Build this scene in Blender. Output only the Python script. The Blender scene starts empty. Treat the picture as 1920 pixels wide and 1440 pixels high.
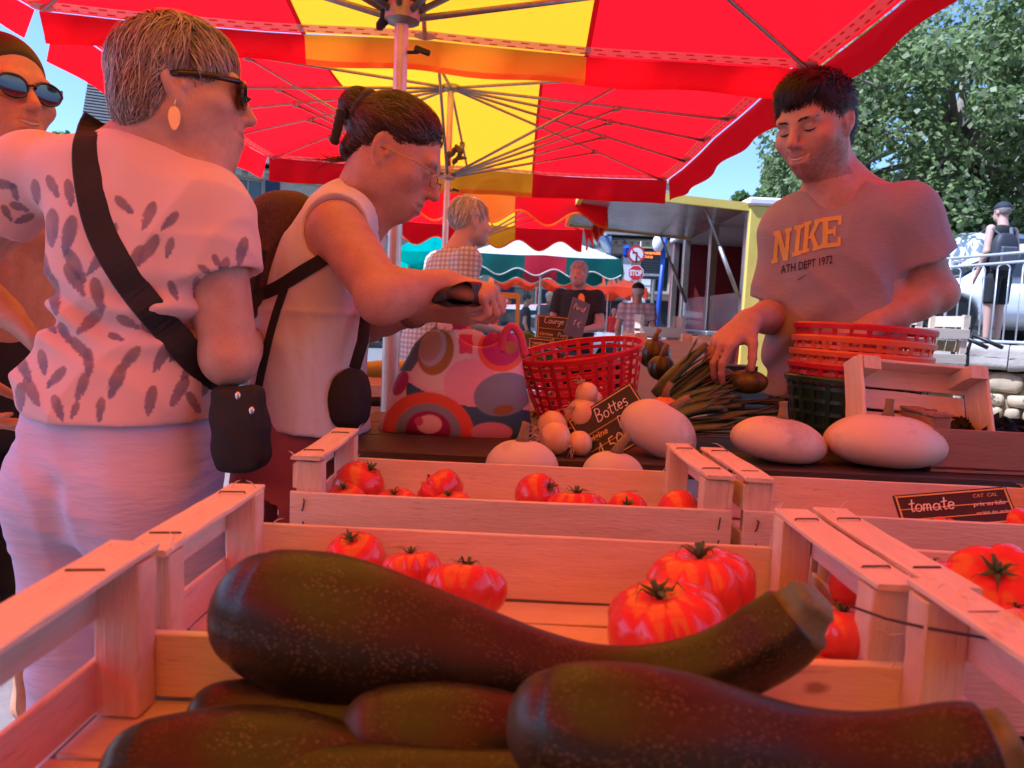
import bpy, bmesh, math, random
import numpy as np
from mathutils import Vector, Matrix, Quaternion
from mathutils.bvhtree import BVHTree
from mathutils import noise as mnoise
random.seed(7); rng = np.random.default_rng(7)
R = math.radians
scene = bpy.context.scene
COL = scene.collection

# ------------------------------------------------------------------ camera
CAM_H = 1.12; FPX = 1387.0; PITCH = R(5.0); ROLL = R(2.7)
_f = Vector((0, math.cos(PITCH), -math.sin(PITCH)))
_u0 = Vector((0, math.sin(PITCH), math.cos(PITCH))); _r0 = Vector((1, 0, 0))
_r = _r0*math.cos(ROLL) + _u0*math.sin(ROLL)
_u = -_r0*math.sin(ROLL) + _u0*math.cos(ROLL)
cam_d = bpy.data.cameras.new('camera'); cam = bpy.data.objects.new('camera', cam_d); COL.objects.link(cam)
_m = Matrix((_r, _u, -_f)).transposed().to_4x4(); _m.translation = Vector((0, 0, CAM_H)); cam.matrix_world = _m
cam_d.sensor_width = 36; cam_d.lens = 36*FPX/1920; cam_d.clip_start = 0.02; cam_d.clip_end = 2000
cam_d.dof.use_dof = True; cam_d.dof.focus_distance = 1.7; cam_d.dof.aperture_fstop = 9
scene.camera = cam
def P(x, y, Y):                 # a point of the photograph (1920 px wide) at Y metres in front of the camera
    d = _f + _r*((x-960)/FPX) + _u*((720-y)/FPX)
    return Vector((0, 0, CAM_H)) + d*(Y/d.y)
def G(x, y, z=0.0):             # ... where that sight line meets the height z
    d = _f + _r*((x-960)/FPX) + _u*((720-y)/FPX)
    return Vector((0, 0, CAM_H)) + d*((z-CAM_H)/d.z)

# ------------------------------------------------------------------ sky, sun, exposure
SUN_EL = R(57); SUN_AZ = R(251)          # clockwise from +Y: from the left, a little beyond the stall
world = bpy.data.worlds.new('World'); scene.world = world; world.use_nodes = True
wn = world.node_tree; wn.nodes.clear()
sky = wn.nodes.new('ShaderNodeTexSky'); sky.sky_type = 'NISHITA'; sky.sun_disc = False
sky.sun_elevation = SUN_EL; sky.sun_rotation = SUN_AZ; sky.air_density = 1.1; sky.dust_density = .6; sky.ozone_density = 2.5
bg = wn.nodes.new('ShaderNodeBackground'); bg.inputs[1].default_value = 0.13
wo = wn.nodes.new('ShaderNodeOutputWorld'); wn.links.new(sky.outputs[0], bg.inputs[0]); wn.links.new(bg.outputs[0], wo.inputs[0])
sd = bpy.data.lights.new('sun', 'SUN'); sd.energy = 5.0; sd.angle = R(0.5); sd.color = (1, .97, .93)
sun = bpy.data.objects.new('sun', sd); COL.objects.link(sun)
sdir = Vector((math.sin(SUN_AZ)*math.cos(SUN_EL), math.cos(SUN_AZ)*math.cos(SUN_EL), math.sin(SUN_EL)))
sun.rotation_euler = sdir.to_track_quat('Z', 'Y').to_euler(); sun.location = sdir*30
vs = scene.view_settings; vs.view_transform = 'Standard'; vs.look = 'None'; vs.gamma = 1; vs.use_curve_mapping = False
vs.exposure = .84
vs.use_white_balance = True; vs.white_balance_temperature = 5100; vs.white_balance_tint = 16
cy = scene.cycles
cy.use_denoising = True; cy.max_bounces = 10; cy.diffuse_bounces = 5; cy.glossy_bounces = 4; cy.transmission_bounces = 6
cy.transparent_max_bounces = 12; cy.sample_clamp_indirect = 6; cy.caustics_reflective = False; cy.caustics_refractive = False
cy.use_adaptive_sampling = True; cy.adaptive_threshold = 0.02

# ------------------------------------------------------------------ materials
MATS = {}
def mat(name, base=(.5, .5, .5), rough=.6, var=0.0, nscale=8.0, bump=0.0, bscale=40.0, metal=0.0, spec=.5,
        vcol=False, trans=None, sss=0.0, stretch=(1, 1, 1), second=None, sheen=0.0, emit=None, coat=0.0, alpha=1.0, detail=5.0, coords='Object'):
    if name in MATS: return MATS[name]
    m = bpy.data.materials.new(name); m.use_nodes = True; MATS[name] = m
    nt = m.node_tree; N = nt.nodes; L = nt.links; b = N['Principled BSDF']
    b.inputs['Roughness'].default_value = rough; b.inputs['Metallic'].default_value = metal
    b.inputs['Specular IOR Level'].default_value = spec
    if coat: b.inputs['Coat Weight'].default_value = coat; b.inputs['Coat Roughness'].default_value = .15
    if sheen: b.inputs['Sheen Weight'].default_value = sheen
    if sss:
        b.inputs['Subsurface Weight'].default_value = sss; b.inputs['Subsurface Radius'].default_value = (.012, .005, .003); b.inputs['Subsurface Scale'].default_value = 1
    if emit: b.inputs['Emission Color'].default_value = (*emit[:3], 1); b.inputs['Emission Strength'].default_value = emit[3]
    if alpha < 1: b.inputs['Alpha'].default_value = alpha
    tc = N.new('ShaderNodeTexCoord'); mp = N.new('ShaderNodeMapping'); mp.inputs['Scale'].default_value = stretch
    oi = N.new('ShaderNodeObjectInfo'); sc_ = N.new('ShaderNodeMath'); sc_.operation = 'MULTIPLY'; sc_.inputs[1].default_value = 37.0; L.new(oi.outputs['Random'], sc_.inputs[0])
    ad = N.new('ShaderNodeVectorMath'); ad.operation = 'ADD'; L.new(tc.outputs[coords], ad.inputs[0]); L.new(sc_.outputs[0], ad.inputs[1]); L.new(ad.outputs[0], mp.inputs[0])
    csock = None
    if vcol:
        a = N.new('ShaderNodeVertexColor'); a.layer_name = 'Col'; csock = a.outputs[0]
    if var or second:
        nz = N.new('ShaderNodeTexNoise'); nz.inputs['Scale'].default_value = nscale; nz.inputs['Detail'].default_value = detail; nz.inputs['Roughness'].default_value = .62
        L.new(mp.outputs[0], nz.inputs['Vector'])
        rp = N.new('ShaderNodeValToRGB'); rp.color_ramp.elements[0].position = .3; rp.color_ramp.elements[1].position = .72
        L.new(nz.outputs[0], rp.inputs[0])
        if vcol:
            lo, hi = 1-var, 1+var*.5
            rp.color_ramp.elements[0].color = (lo, lo, lo, 1); rp.color_ramp.elements[1].color = (hi, hi, hi, 1)
            mx = N.new('ShaderNodeMix'); mx.data_type = 'RGBA'; mx.blend_type = 'MULTIPLY'; mx.inputs[0].default_value = 1
            L.new(csock, mx.inputs[6]); L.new(rp.outputs[0], mx.inputs[7]); csock = mx.outputs[2]
        else:
            s2 = second or tuple(c*(1-var) for c in base)
            hi = base if second else tuple(min(1, c*(1+var*.6)) for c in base)
            rp.color_ramp.elements[0].color = (*s2, 1); rp.color_ramp.elements[1].color = (*hi, 1); csock = rp.outputs[0]
    if csock: L.new(csock, b.inputs['Base Color'])
    else: b.inputs['Base Color'].default_value = (*base, 1)
    if bump:
        bz = N.new('ShaderNodeTexNoise'); bz.inputs['Scale'].default_value = bscale; bz.inputs['Detail'].default_value = 4
        L.new(mp.outputs[0], bz.inputs['Vector'])
        bp = N.new('ShaderNodeBump'); bp.inputs['Strength'].default_value = min(1, bump); bp.inputs['Distance'].default_value = .004
        L.new(bz.outputs[0], bp.inputs['Height']); L.new(bp.outputs[0], b.inputs['Normal'])
    if trans:
        t = N.new('ShaderNodeBsdfTranslucent'); ms = N.new('ShaderNodeMixShader'); ms.inputs[0].default_value = trans[3]
        if csock and len(trans) > 4: L.new(csock, t.inputs[0])
        else: t.inputs[0].default_value = (*trans[:3], 1)
        L.new(b.outputs[0], ms.inputs[1]); L.new(t.outputs[0], ms.inputs[2]); L.new(ms.outputs[0], N['Material Output'].inputs[0])
    return m

# ------------------------------------------------------------------ mesh building
class MB:
    def __init__(s): s.v = []; s.f = []; s.c = None
    def add(s, vs, fs):
        o = len(s.v); s.v += [tuple(p) for p in vs]; s.f += [tuple(i+o for i in f) for f in fs]; return s
    def box(s, c, d, rot=None, bev=0.0):
        hx, hy, hz = d[0]/2, d[1]/2, d[2]/2; M = rot if rot is not None else Matrix.Identity(3); c = Vector(c)
        if bev <= 0:
            vs = [c + M @ Vector((x*hx, y*hy, z*hz)) for x in (-1, 1) for y in (-1, 1) for z in (-1, 1)]
            return s.add(vs, [(0, 1, 3, 2), (4, 6, 7, 5), (0, 4, 5, 1), (2, 3, 7, 6), (0, 2, 6, 4), (1, 5, 7, 3)])
        b = min(bev, hx*.9, hy*.9, hz*.9); vs = []; ix = {}
        for x in (-1, 1):
            for y in (-1, 1):
                for z in (-1, 1):
                    ix[x, y, z] = len(vs)
                    vs += [c + M @ Vector((x*hx, y*(hy-b), z*(hz-b))), c + M @ Vector((x*(hx-b), y*hy, z*(hz-b))), c + M @ Vector((x*(hx-b), y*(hy-b), z*hz))]
        fs = []
        q = [(-1, -1), (1, -1), (1, 1), (-1, 1)]
        for sg in (-1, 1):
            for ax in range(3):
                o = [k for k in range(3) if k != ax]; loop = []
                for a, bb in q:
                    t = [0, 0, 0]; t[ax] = sg; t[o[0]] = a; t[o[1]] = bb; loop.append(ix[tuple(t)]+ax)
                if (sg > 0) == (ax == 1): loop.reverse()
                fs.append(loop)
        for ax in range(3):
            o = [k for k in range(3) if k != ax]
            for a in (-1, 1):
                for bb in (-1, 1):
                    t0 = [0, 0, 0]; t0[o[0]] = a; t0[o[1]] = bb; t1 = list(t0); t0[ax] = -1; t1[ax] = 1
                    fs.append((ix[tuple(t0)]+o[0], ix[tuple(t1)]+o[0], ix[tuple(t1)]+o[1], ix[tuple(t0)]+o[1]))
        for k in ix.values(): fs.append((k, k+1, k+2))
        return s.add(vs, fs)
    def board(s, c, d, rot=None, bev=.0012, j=.0009):     # a rough sawn board: chamfered, with slightly uneven edges and a little warp
        c = Vector(c); M = rot if rot is not None else Matrix.Identity(3); ax = max(range(3), key=lambda i: d[i]); o = [i for i in range(3) if i != ax]; n = 10; h = [q/2 for q in d]; sd = random.uniform(0, 99); rings = []
        for i in range(n+1):
            t = i/n*2-1; ring = []; w = j*1.5*math.sin(t*2.2+sd)
            for a, b, ca, cb in ((1, 1, 0, 1), (1, 1, 1, 0), (-1, 1, 1, 0), (-1, 1, 0, 1), (-1, -1, 0, 1), (-1, -1, 1, 0), (1, -1, 1, 0), (1, -1, 0, 1)):
                v = [0, 0, 0]; v[ax] = t*h[ax]+(mnoise.noise((sd+a*3, b*5, ca)) * j*2.5 if i in (0, n) else 0); v[o[0]] = a*(h[o[0]]-ca*bev)+j*mnoise.noise((sd+i*1.7, a*7.1+b*3.3, 0))+(w if d[o[0]] < d[o[1]] else 0); v[o[1]] = b*(h[o[1]]-cb*bev)+j*mnoise.noise((sd+i*1.9, a*2.1+b*6.3, 5))+(w if d[o[1]] <= d[o[0]] else 0); ring.append(c+M @ Vector(v))
            rings.append(ring)
        return s.loft(rings)
    def loft(s, rings, cap=True, close=True):
        n = len(rings[0]); o = len(s.v)
        for r in rings: s.v += [tuple(p) for p in r]
        for i in range(len(rings)-1):
            for j in range(n if close else n-1):
                a = o+i*n+j; b = o+i*n+(j+1) % n; s.f.append((a, b, b+n, a+n))
        if cap and close:
            s.f.append(tuple(o+j for j in reversed(range(n)))); e = o+(len(rings)-1)*n; s.f.append(tuple(e+j for j in range(n)))
        return s
    def tube(s, pts, r, n=8, cap=True, flat=1.0, up=None):
        pts = [Vector(p) for p in pts]; rs = r if hasattr(r, '__len__') else [r]*len(pts); rings = []; prev = None
        for i, p in enumerate(pts):
            t = (pts[min(i+1, len(pts)-1)]-pts[max(i-1, 0)])
            t = t.normalized() if t.length > 1e-9 else Vector((0, 0, 1))
            if prev is None:
                a = Vector(up) if up is not None else (Vector((0, 0, 1)) if abs(t.z) < .9 else Vector((0, 1, 0)))
            else: a = prev
            a = (a - t*a.dot(t)).normalized(); prev = a; b = t.cross(a)
            rings.append([p + (a*math.cos(k*2*math.pi/n)*flat + b*math.sin(k*2*math.pi/n))*rs[i] for k in range(n)])
        return s.loft(rings, cap)
    def bar(s, a, b, w, h=None, up=(0, 0, 1)):
        a = Vector(a); b = Vector(b); d = b-a; t = d.normalized(); u = Vector(up)
        if abs(t.dot(u)) > .98: u = Vector((1, 0, 0))
        u = (u - t*u.dot(t)).normalized(); x = t.cross(u)
        return s.box((a+b)/2, (w, d.length, h or w), Matrix((x, t, u)).transposed())
    def lathe(s, prof, n=24, c=(0, 0, 0), M=None, lobes=None, cap=True):
        M = M or Matrix.Identity(3); c = Vector(c); rings = []
        for r, z in prof:
            ring = []
            for k in range(n):
                a = 2*math.pi*k/n; rr = r*(lobes(a, z) if lobes else 1); ring.append(c + M @ Vector((rr*math.cos(a), rr*math.sin(a), z)))
            rings.append(ring)
        return s.loft(rings, cap)
    def ell(s, c, r, M=None, n=12, m=8):
        prof = [(math.sin(math.pi*i/m) if 0 < i < m else .02, -math.cos(math.pi*i/m)) for i in range(m+1)]
        M = M or Matrix.Identity(3); D = Matrix.Diagonal(Vector(r)); return s.lathe(prof, n, c, M @ D)
    def quad(s, a, b, c, d): return s.add([a, b, c, d], [(0, 1, 2, 3)])
    def grid(s, fn, nu, nv, closeu=False):
        o = len(s.v); 
        for j in range(nv+1):
            for i in range(nu + (0 if closeu else 1)): s.v.append(tuple(fn(i/nu, j/nv)))
        w = nu if closeu else nu+1
        for j in range(nv):
            for i in range(nu):
                a = o+j*w+i; b = o+j*w+(i+1) % w; s.f.append((a, b, b+w, a+w))
        return s
    def plate(s, pts, th, nrm):
        nrm = Vector(nrm).normalized()*th; pts = [Vector(p) for p in pts]; n = len(pts)
        return s.add(pts+[p+nrm for p in pts], [tuple(reversed(range(n))), tuple(range(n, 2*n))] + [(i, (i+1) % n, (i+1) % n+n, i+n) for i in range(n)])

def mesh_np(name, V, F, col=None):
    me = bpy.data.meshes.new(name); V = np.asarray(V, np.float32); F = np.asarray(F, np.int32); k = F.shape[1]
    me.vertices.add(len(V)); me.vertices.foreach_set('co', V.ravel()); me.loops.add(F.size); me.loops.foreach_set('vertex_index', F.ravel())
    me.polygons.add(len(F)); me.polygons.foreach_set('loop_start', np.arange(0, F.size, k, dtype=np.int32)); me.update(calc_edges=True); me.validate()
    if col is not None: set_col(me, col)
    return me
def set_col(me, col):
    a = me.color_attributes.new('Col', 'FLOAT_COLOR', 'POINT'); c = np.ones((len(me.vertices), 4), np.float32); c[:, :3] = col; a.data.foreach_set('color', c.ravel())

def link(name, me, m, parent=None, smooth=False, loc=None):
    o = bpy.data.objects.new(name, me); COL.objects.link(o)
    if m is not None:
        for mm in (m if isinstance(m, (list, tuple)) else [m]): me.materials.append(mm)
    if smooth: me.polygons.foreach_set('use_smooth', np.ones(len(me.polygons), bool))
    if parent is not None:
        o.parent = parent
        if parent.get('_o'): o.matrix_parent_inverse = Matrix.Translation(parent['_o']).inverted()
    return o
def build(name, mb, m, parent=None, smooth=False, recalc=True, col=None, autosm=None):
    me = bpy.data.meshes.new(name); me.from_pydata([tuple(p) for p in mb.v], [], mb.f); me.update()
    if recalc:
        bm = bmesh.new(); bm.from_mesh(me); bmesh.ops.recalc_face_normals(bm, faces=bm.faces); bm.to_mesh(me); bm.free()
    if col is not None: set_col(me, col)
    o = link(name, me, m, parent, smooth)
    if autosm: me.set_sharp_from_angle(angle=R(autosm)); me.polygons.foreach_set('use_smooth', np.ones(len(me.polygons), bool))
    return o
def tag(o, label, cat, group=None, kind=None):
    o['label'] = label; o['category'] = cat
    if group: o['group'] = group
    if kind: o['kind'] = kind
    return o
def thing(name, label, cat, loc=(0, 0, 0), group=None):      # parts of it are built in world coordinates
    o = bpy.data.objects.new(name, None); COL.objects.link(o); o.empty_display_size = .05
    o.location = loc; o['_o'] = tuple(float(c) for c in loc); return tag(o, label, cat, group)
def struct(name, mb, m, smooth=False):
    o = build(name, mb, m, None, smooth); o['kind'] = 'structure'; return o
def proto(name, label, cat, group=None):                      # parts of it are built round the origin, then it is moved
    o = bpy.data.objects.new(name, None); COL.objects.link(o); o.empty_display_size = .05; return tag(o, label, cat, group)
def copy_tree(o, parent=None):
    c = o.copy(); COL.objects.link(c)
    if parent is not None: c.parent = parent
    for ch in list(o.children): copy_tree(ch, c)
    return c
def place(o, loc, rot=(0, 0, 0), s=1.0, label=None):
    o.location = loc; o.rotation_euler = rot; o.scale = (s, s, s) if not hasattr(s, '__len__') else s
    if label: o['label'] = label
    return o
def text_mesh(txt, size, bold=0.0, shear=0.0, sub=0, align='CENTER'):
    cu = bpy.data.curves.new('t', 'FONT'); cu.body = txt; cu.size = size; cu.offset = bold; cu.shear = shear; cu.align_x = align; cu.resolution_u = 3
    o = bpy.data.objects.new('t', cu); COL.objects.link(o); dg = bpy.context.evaluated_depsgraph_get(); dg.update()
    me = bpy.data.meshes.new_from_object(o.evaluated_get(dg)); bpy.data.objects.remove(o); bpy.data.curves.remove(cu)
    V = np.array([v.co[:] for v in me.vertices]) if len(me.vertices) else np.zeros((0, 3)); F = [tuple(p.vertices) for p in me.polygons]
    bpy.data.meshes.remove(me); return V, F

# ------------------------------------------------------------------ implicit surfaces for organic shapes
class SDF:
    def __init__(s, lo, hi, h):
        s.h = h; s.lo = np.array(lo, float); s.n = np.maximum(2, np.ceil((np.array(hi, float)-s.lo)/h).astype(int)+1)
        s.D = np.full(tuple(s.n), .08, np.float32)
    def blk(s, lo, hi, pad):
        a = np.clip(np.floor((np.asarray(lo)-pad-s.lo)/s.h).astype(int), 0, s.n); b = np.clip(np.ceil((np.asarray(hi)+pad-s.lo)/s.h).astype(int)+1, 0, s.n)
        if np.any(b <= a): return None, None
        sl = tuple(slice(a[i], b[i]) for i in range(3))
        g = [np.arange(a[i], b[i])*s.h+s.lo[i] for i in range(3)]
        return sl, np.stack(np.meshgrid(*g, indexing='ij'), -1).astype(np.float32)
    def comb(s, sl, d, k, op):
        D = s.D[sl]
        if op == 'u':
            if k > 0: hh = np.maximum(k-np.abs(D-d), 0)/k; s.D[sl] = np.minimum(D, d)-hh*hh*k*.25
            else: s.D[sl] = np.minimum(D, d)
        else:
            d = -d
            if k > 0: hh = np.maximum(k-np.abs(D-d), 0)/k; s.D[sl] = np.maximum(D, d)+hh*hh*k*.25
            else: s.D[sl] = np.maximum(D, d)
    def cap(s, a, b, ra, rb=None, k=.02, op='u', flat=None):
        a = np.array(a, float); b = np.array(b, float); rb = ra if rb is None else rb; r = max(ra, rb)
        sl, p = s.blk(np.minimum(a, b)-r, np.maximum(a, b)+r, k+.03)
        if sl is None: return s
        ba = b-a; pa = p-a; L = max(float(ba @ ba), 1e-12); t = np.clip((pa @ ba)/L, 0, 1)[..., None]; q = pa-t*ba
        if flat is not None:
            n = np.array(flat[0], float); n /= np.linalg.norm(n); q = q + (q @ n)[..., None]*n*(flat[1]-1)
        d = np.linalg.norm(q, axis=-1)-(ra+(rb-ra)*t[..., 0])
        s.comb(sl, d.astype(np.float32), k, op); return s
    def ell(s, c, r, M=None, k=.02, op='u'):
        c = np.array(c, float); r = np.array(r, float); mr = r.max(); sl, p = s.blk(c-mr, c+mr, k+.03)
        if sl is None: return s
        q = p-c
        if M is not None: q = q @ np.array(M)          # columns of M are the local axes
        k0 = np.linalg.norm(q/r, axis=-1); k1 = np.linalg.norm(q/(r*r), axis=-1); d = k0*(k0-1)/np.maximum(k1, 1e-6)
        d = np.where(k0 < 1e-4, -r.min(), d)
        s.comb(sl, d.astype(np.float32), k, op); return s
    def half(s, pt, nrm, k=.0, lo=None, hi=None):          # cut away the side the normal points to
        sl, p = s.blk(lo if lo is not None else s.lo, hi if hi is not None else s.lo+s.n*s.h, 0)
        if sl is None: return s
        n = np.array(nrm, float); n /= np.linalg.norm(n); d = -((p-np.array(pt, float)) @ n)
        s.comb(sl, d.astype(np.float32), k, 's'); return s
    def disp(s, fn, lo=None, hi=None):
        sl, p = s.blk(lo if lo is not None else s.lo, hi if hi is not None else s.lo+s.n*s.h, 0)
        m = np.abs(s.D[sl]) < .05; q = p[m]; s.D[sl][m] += fn(q).astype(np.float32); return s
    def mesh(s):
        D = s.D; S = D < 0; nx, ny, nz = D.shape
        # keep the border open-free
        cnt = np.zeros((nx-1, ny-1, nz-1), np.int8)
        for i in (0, 1):
            for j in (0, 1):
                for k in (0, 1): cnt += S[i:nx-1+i, j:ny-1+j, k:nz-1+k]
        act = (cnt > 0) & (cnt < 8); idx = np.full(act.shape, -1, np.int32); I = np.argwhere(act); idx[act] = np.arange(len(I))
        acc = np.zeros((len(I), 3)); w = np.zeros(len(I)); cs = [(i, j, k) for i in (0, 1) for j in (0, 1) for k in (0, 1)]
        for a in cs:
            for ax in range(3):
                if a[ax]: continue
                b = list(a); b[ax] = 1; da = D[I[:, 0]+a[0], I[:, 1]+a[1], I[:, 2]+a[2]]; db = D[I[:, 0]+b[0], I[:, 1]+b[1], I[:, 2]+b[2]]
                m = (da < 0) != (db < 0); t = da[m]/(da[m]-db[m]); pp = np.tile(np.array(a, float), (m.sum(), 1)); pp[:, ax] += t; acc[m] += pp; w[m] += 1
        V = (I+acc/w[:, None])*s.h+s.lo; F = []
        for ax in range(3):
            o = [q for q in range(3) if q != ax]
            n0 = [slice(None)]*3; n1 = [slice(None)]*3; n0[ax] = slice(0, -1); n1[ax] = slice(1, None)
            for q in o: n0[q] = slice(1, -1); n1[q] = slice(1, -1)
            A = S[tuple(n0)]; B = S[tuple(n1)]; E = np.argwhere(A != B)
            if not len(E): continue
            fl = A[E[:, 0], E[:, 1], E[:, 2]]
            base = E.copy(); 
            for q in o: base[:, q] += 1
            def cell(d0, d1):
                c = base.copy(); c[:, o[0]] += d0; c[:, o[1]] += d1; return idx[c[:, 0], c[:, 1], c[:, 2]]
            f = np.stack([cell(-1, -1), cell(0, -1), cell(0, 0), cell(-1, 0)], 1)
            if ax == 1: fl = ~fl
            f[~fl] = f[~fl][:, ::-1]; F.append(f)
        F = np.concatenate(F); F = F[(F >= 0).all(1)]; return V, F
    def at(s, Q):                # sampled distance (nearest) for given points
        i = np.clip(np.round((Q-s.lo)/s.h).astype(int), 0, s.n-1); return s.D[i[:, 0], i[:, 1], i[:, 2]]

def vnoise(Q, sc, seed=0):       # smooth value noise in numpy
    q = Q*sc+seed*17.3; i = np.floor(q).astype(np.int64); f = q-i; f = f*f*(3-2*f); out = 0
    for dx in (0, 1):
        for dy in (0, 1):
            for dz in (0, 1):
                h = ((i[:, 0]+dx)*73856093 ^ (i[:, 1]+dy)*19349663 ^ (i[:, 2]+dz)*83492791 ^ (seed*2654435)) & 0xffff
                h = (h*(h*h*15731+789221)+1376312589) & 0x7fffffff
                wgt = (f[:, 0] if dx else 1-f[:, 0])*(f[:, 1] if dy else 1-f[:, 1])*(f[:, 2] if dz else 1-f[:, 2]); out = out+wgt*(h/0x7fffffff*2-1)
    return out
def smooth_np(V, F, it=2, lam=.5):
    n = len(V); e = np.concatenate([F[:, [i, (i+1) % F.shape[1]]] for i in range(F.shape[1])]); deg = np.bincount(e.ravel(), minlength=n)
    for _ in range(it):
        s = np.zeros_like(V)
        for c in range(3): s[:, c] = np.bincount(e[:, 0], V[e[:, 1], c], n)+np.bincount(e[:, 1], V[e[:, 0], c], n)
        V = V+lam*(s/np.maximum(deg, 1)[:, None]-V)
    return V
def subdiv_np(V, F):             # one level of plain quad subdivision
    n = len(V); E = np.concatenate([F[:, [i, (i+1) % 4]] for i in range(4)]); Es = np.sort(E, 1); key = Es[:, 0].astype(np.int64)*n+Es[:, 1]
    u, inv = np.unique(key, return_inverse=True); mid = (V[u//n]+V[u % n])/2; fc = V[F].mean(1); m = len(F)
    ei = [n+inv[i*m:(i+1)*m] for i in range(4)]; ci = n+len(u)+np.arange(m)
    Fn = np.concatenate([np.stack([F[:, i], ei[i], ci, ei[i-1]], 1) for i in range(4)])
    return np.concatenate([V, mid, fc]), Fn
def sdf_obj(name, s, m, parent=None, sm=1, sub=0, colfn=None):
    V, F = s.mesh()
    if sm: V = smooth_np(V, F, sm)
    for _ in range(sub): V, F = subdiv_np(V, F); V = smooth_np(V, F, 1)
    me = mesh_np(name, V, F, colfn(V) if colfn else None); o = link(name, me, m, parent, True); return o
# ================================================================== ground
def ground():
    m = mat('paving', (.2, .185, .17), .9, second=(.14, .13, .12), nscale=9, bump=.7, bscale=60)
    g = MB(); g.grid(lambda u, v: (-400+800*u, -60+660*v, 0), 8, 8); struct('ground', g, m)
    a = mat('asphalt', (.075, .072, .07), .92, second=(.05, .048, .047), nscale=30, bump=.8, bscale=160)
    r = MB(); r.grid(lambda u, v: (-60+120*u, 24+9*v, .004), 6, 2); struct('road', r, a)
ground()

# ================================================================== market parasols
FAB = {}
def fabric(name, base, tr, mix=.62, rough=.42):
    m = mat('fabric_'+name, base, rough, var=.2, nscale=4, bump=.4, bscale=6, trans=(*tr, mix), spec=.35); FAB[name] = m; return m
fabric('red', (.6, .006, .016), (1.0, .002, .005), .85); fabric('yellow', (.75, .33, .01), (1.0, .33, .001), .8)
fabric('green', (.01, .10, .085), (.01, .16, .13), .35); fabric('cream', (.8, .78, .7), (.7, .66, .55), .4); fabric('orange', (.75, .09, .02), (.95, .11, .02))
fabric('teal', (.02, .42, .34), (.03, .55, .42), .5); fabric('wine', (.5, .02, .04), (.6, .02, .05), .4)
STEEL = mat('galvanised_steel', (.36, .35, .33), .42, var=.25, nscale=30, metal=.75)
POLE = mat('pole_steel', (.62, .6, .57), .38, var=.15, nscale=20, metal=.55)
def webbing_mat():
    m = mat('webbing', (.75, .68, .6), .7, trans=(.7, .45, .36, .45)); nt = m.node_tree; N = nt.nodes; L = nt.links; b = N['Principled BSDF']
    uv = N.new('ShaderNodeUVMap'); br = N.new('ShaderNodeTexBrick'); br.offset = .5; br.inputs['Color1'].default_value = (.72, .62, .52, 1); br.inputs['Color2'].default_value = (.72, .62, .52, 1)
    return m
WEB = webbing_mat(); SLIT = FAB['red']
KNOB = mat('black_plastic', (.012, .012, .013), .4)

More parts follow.
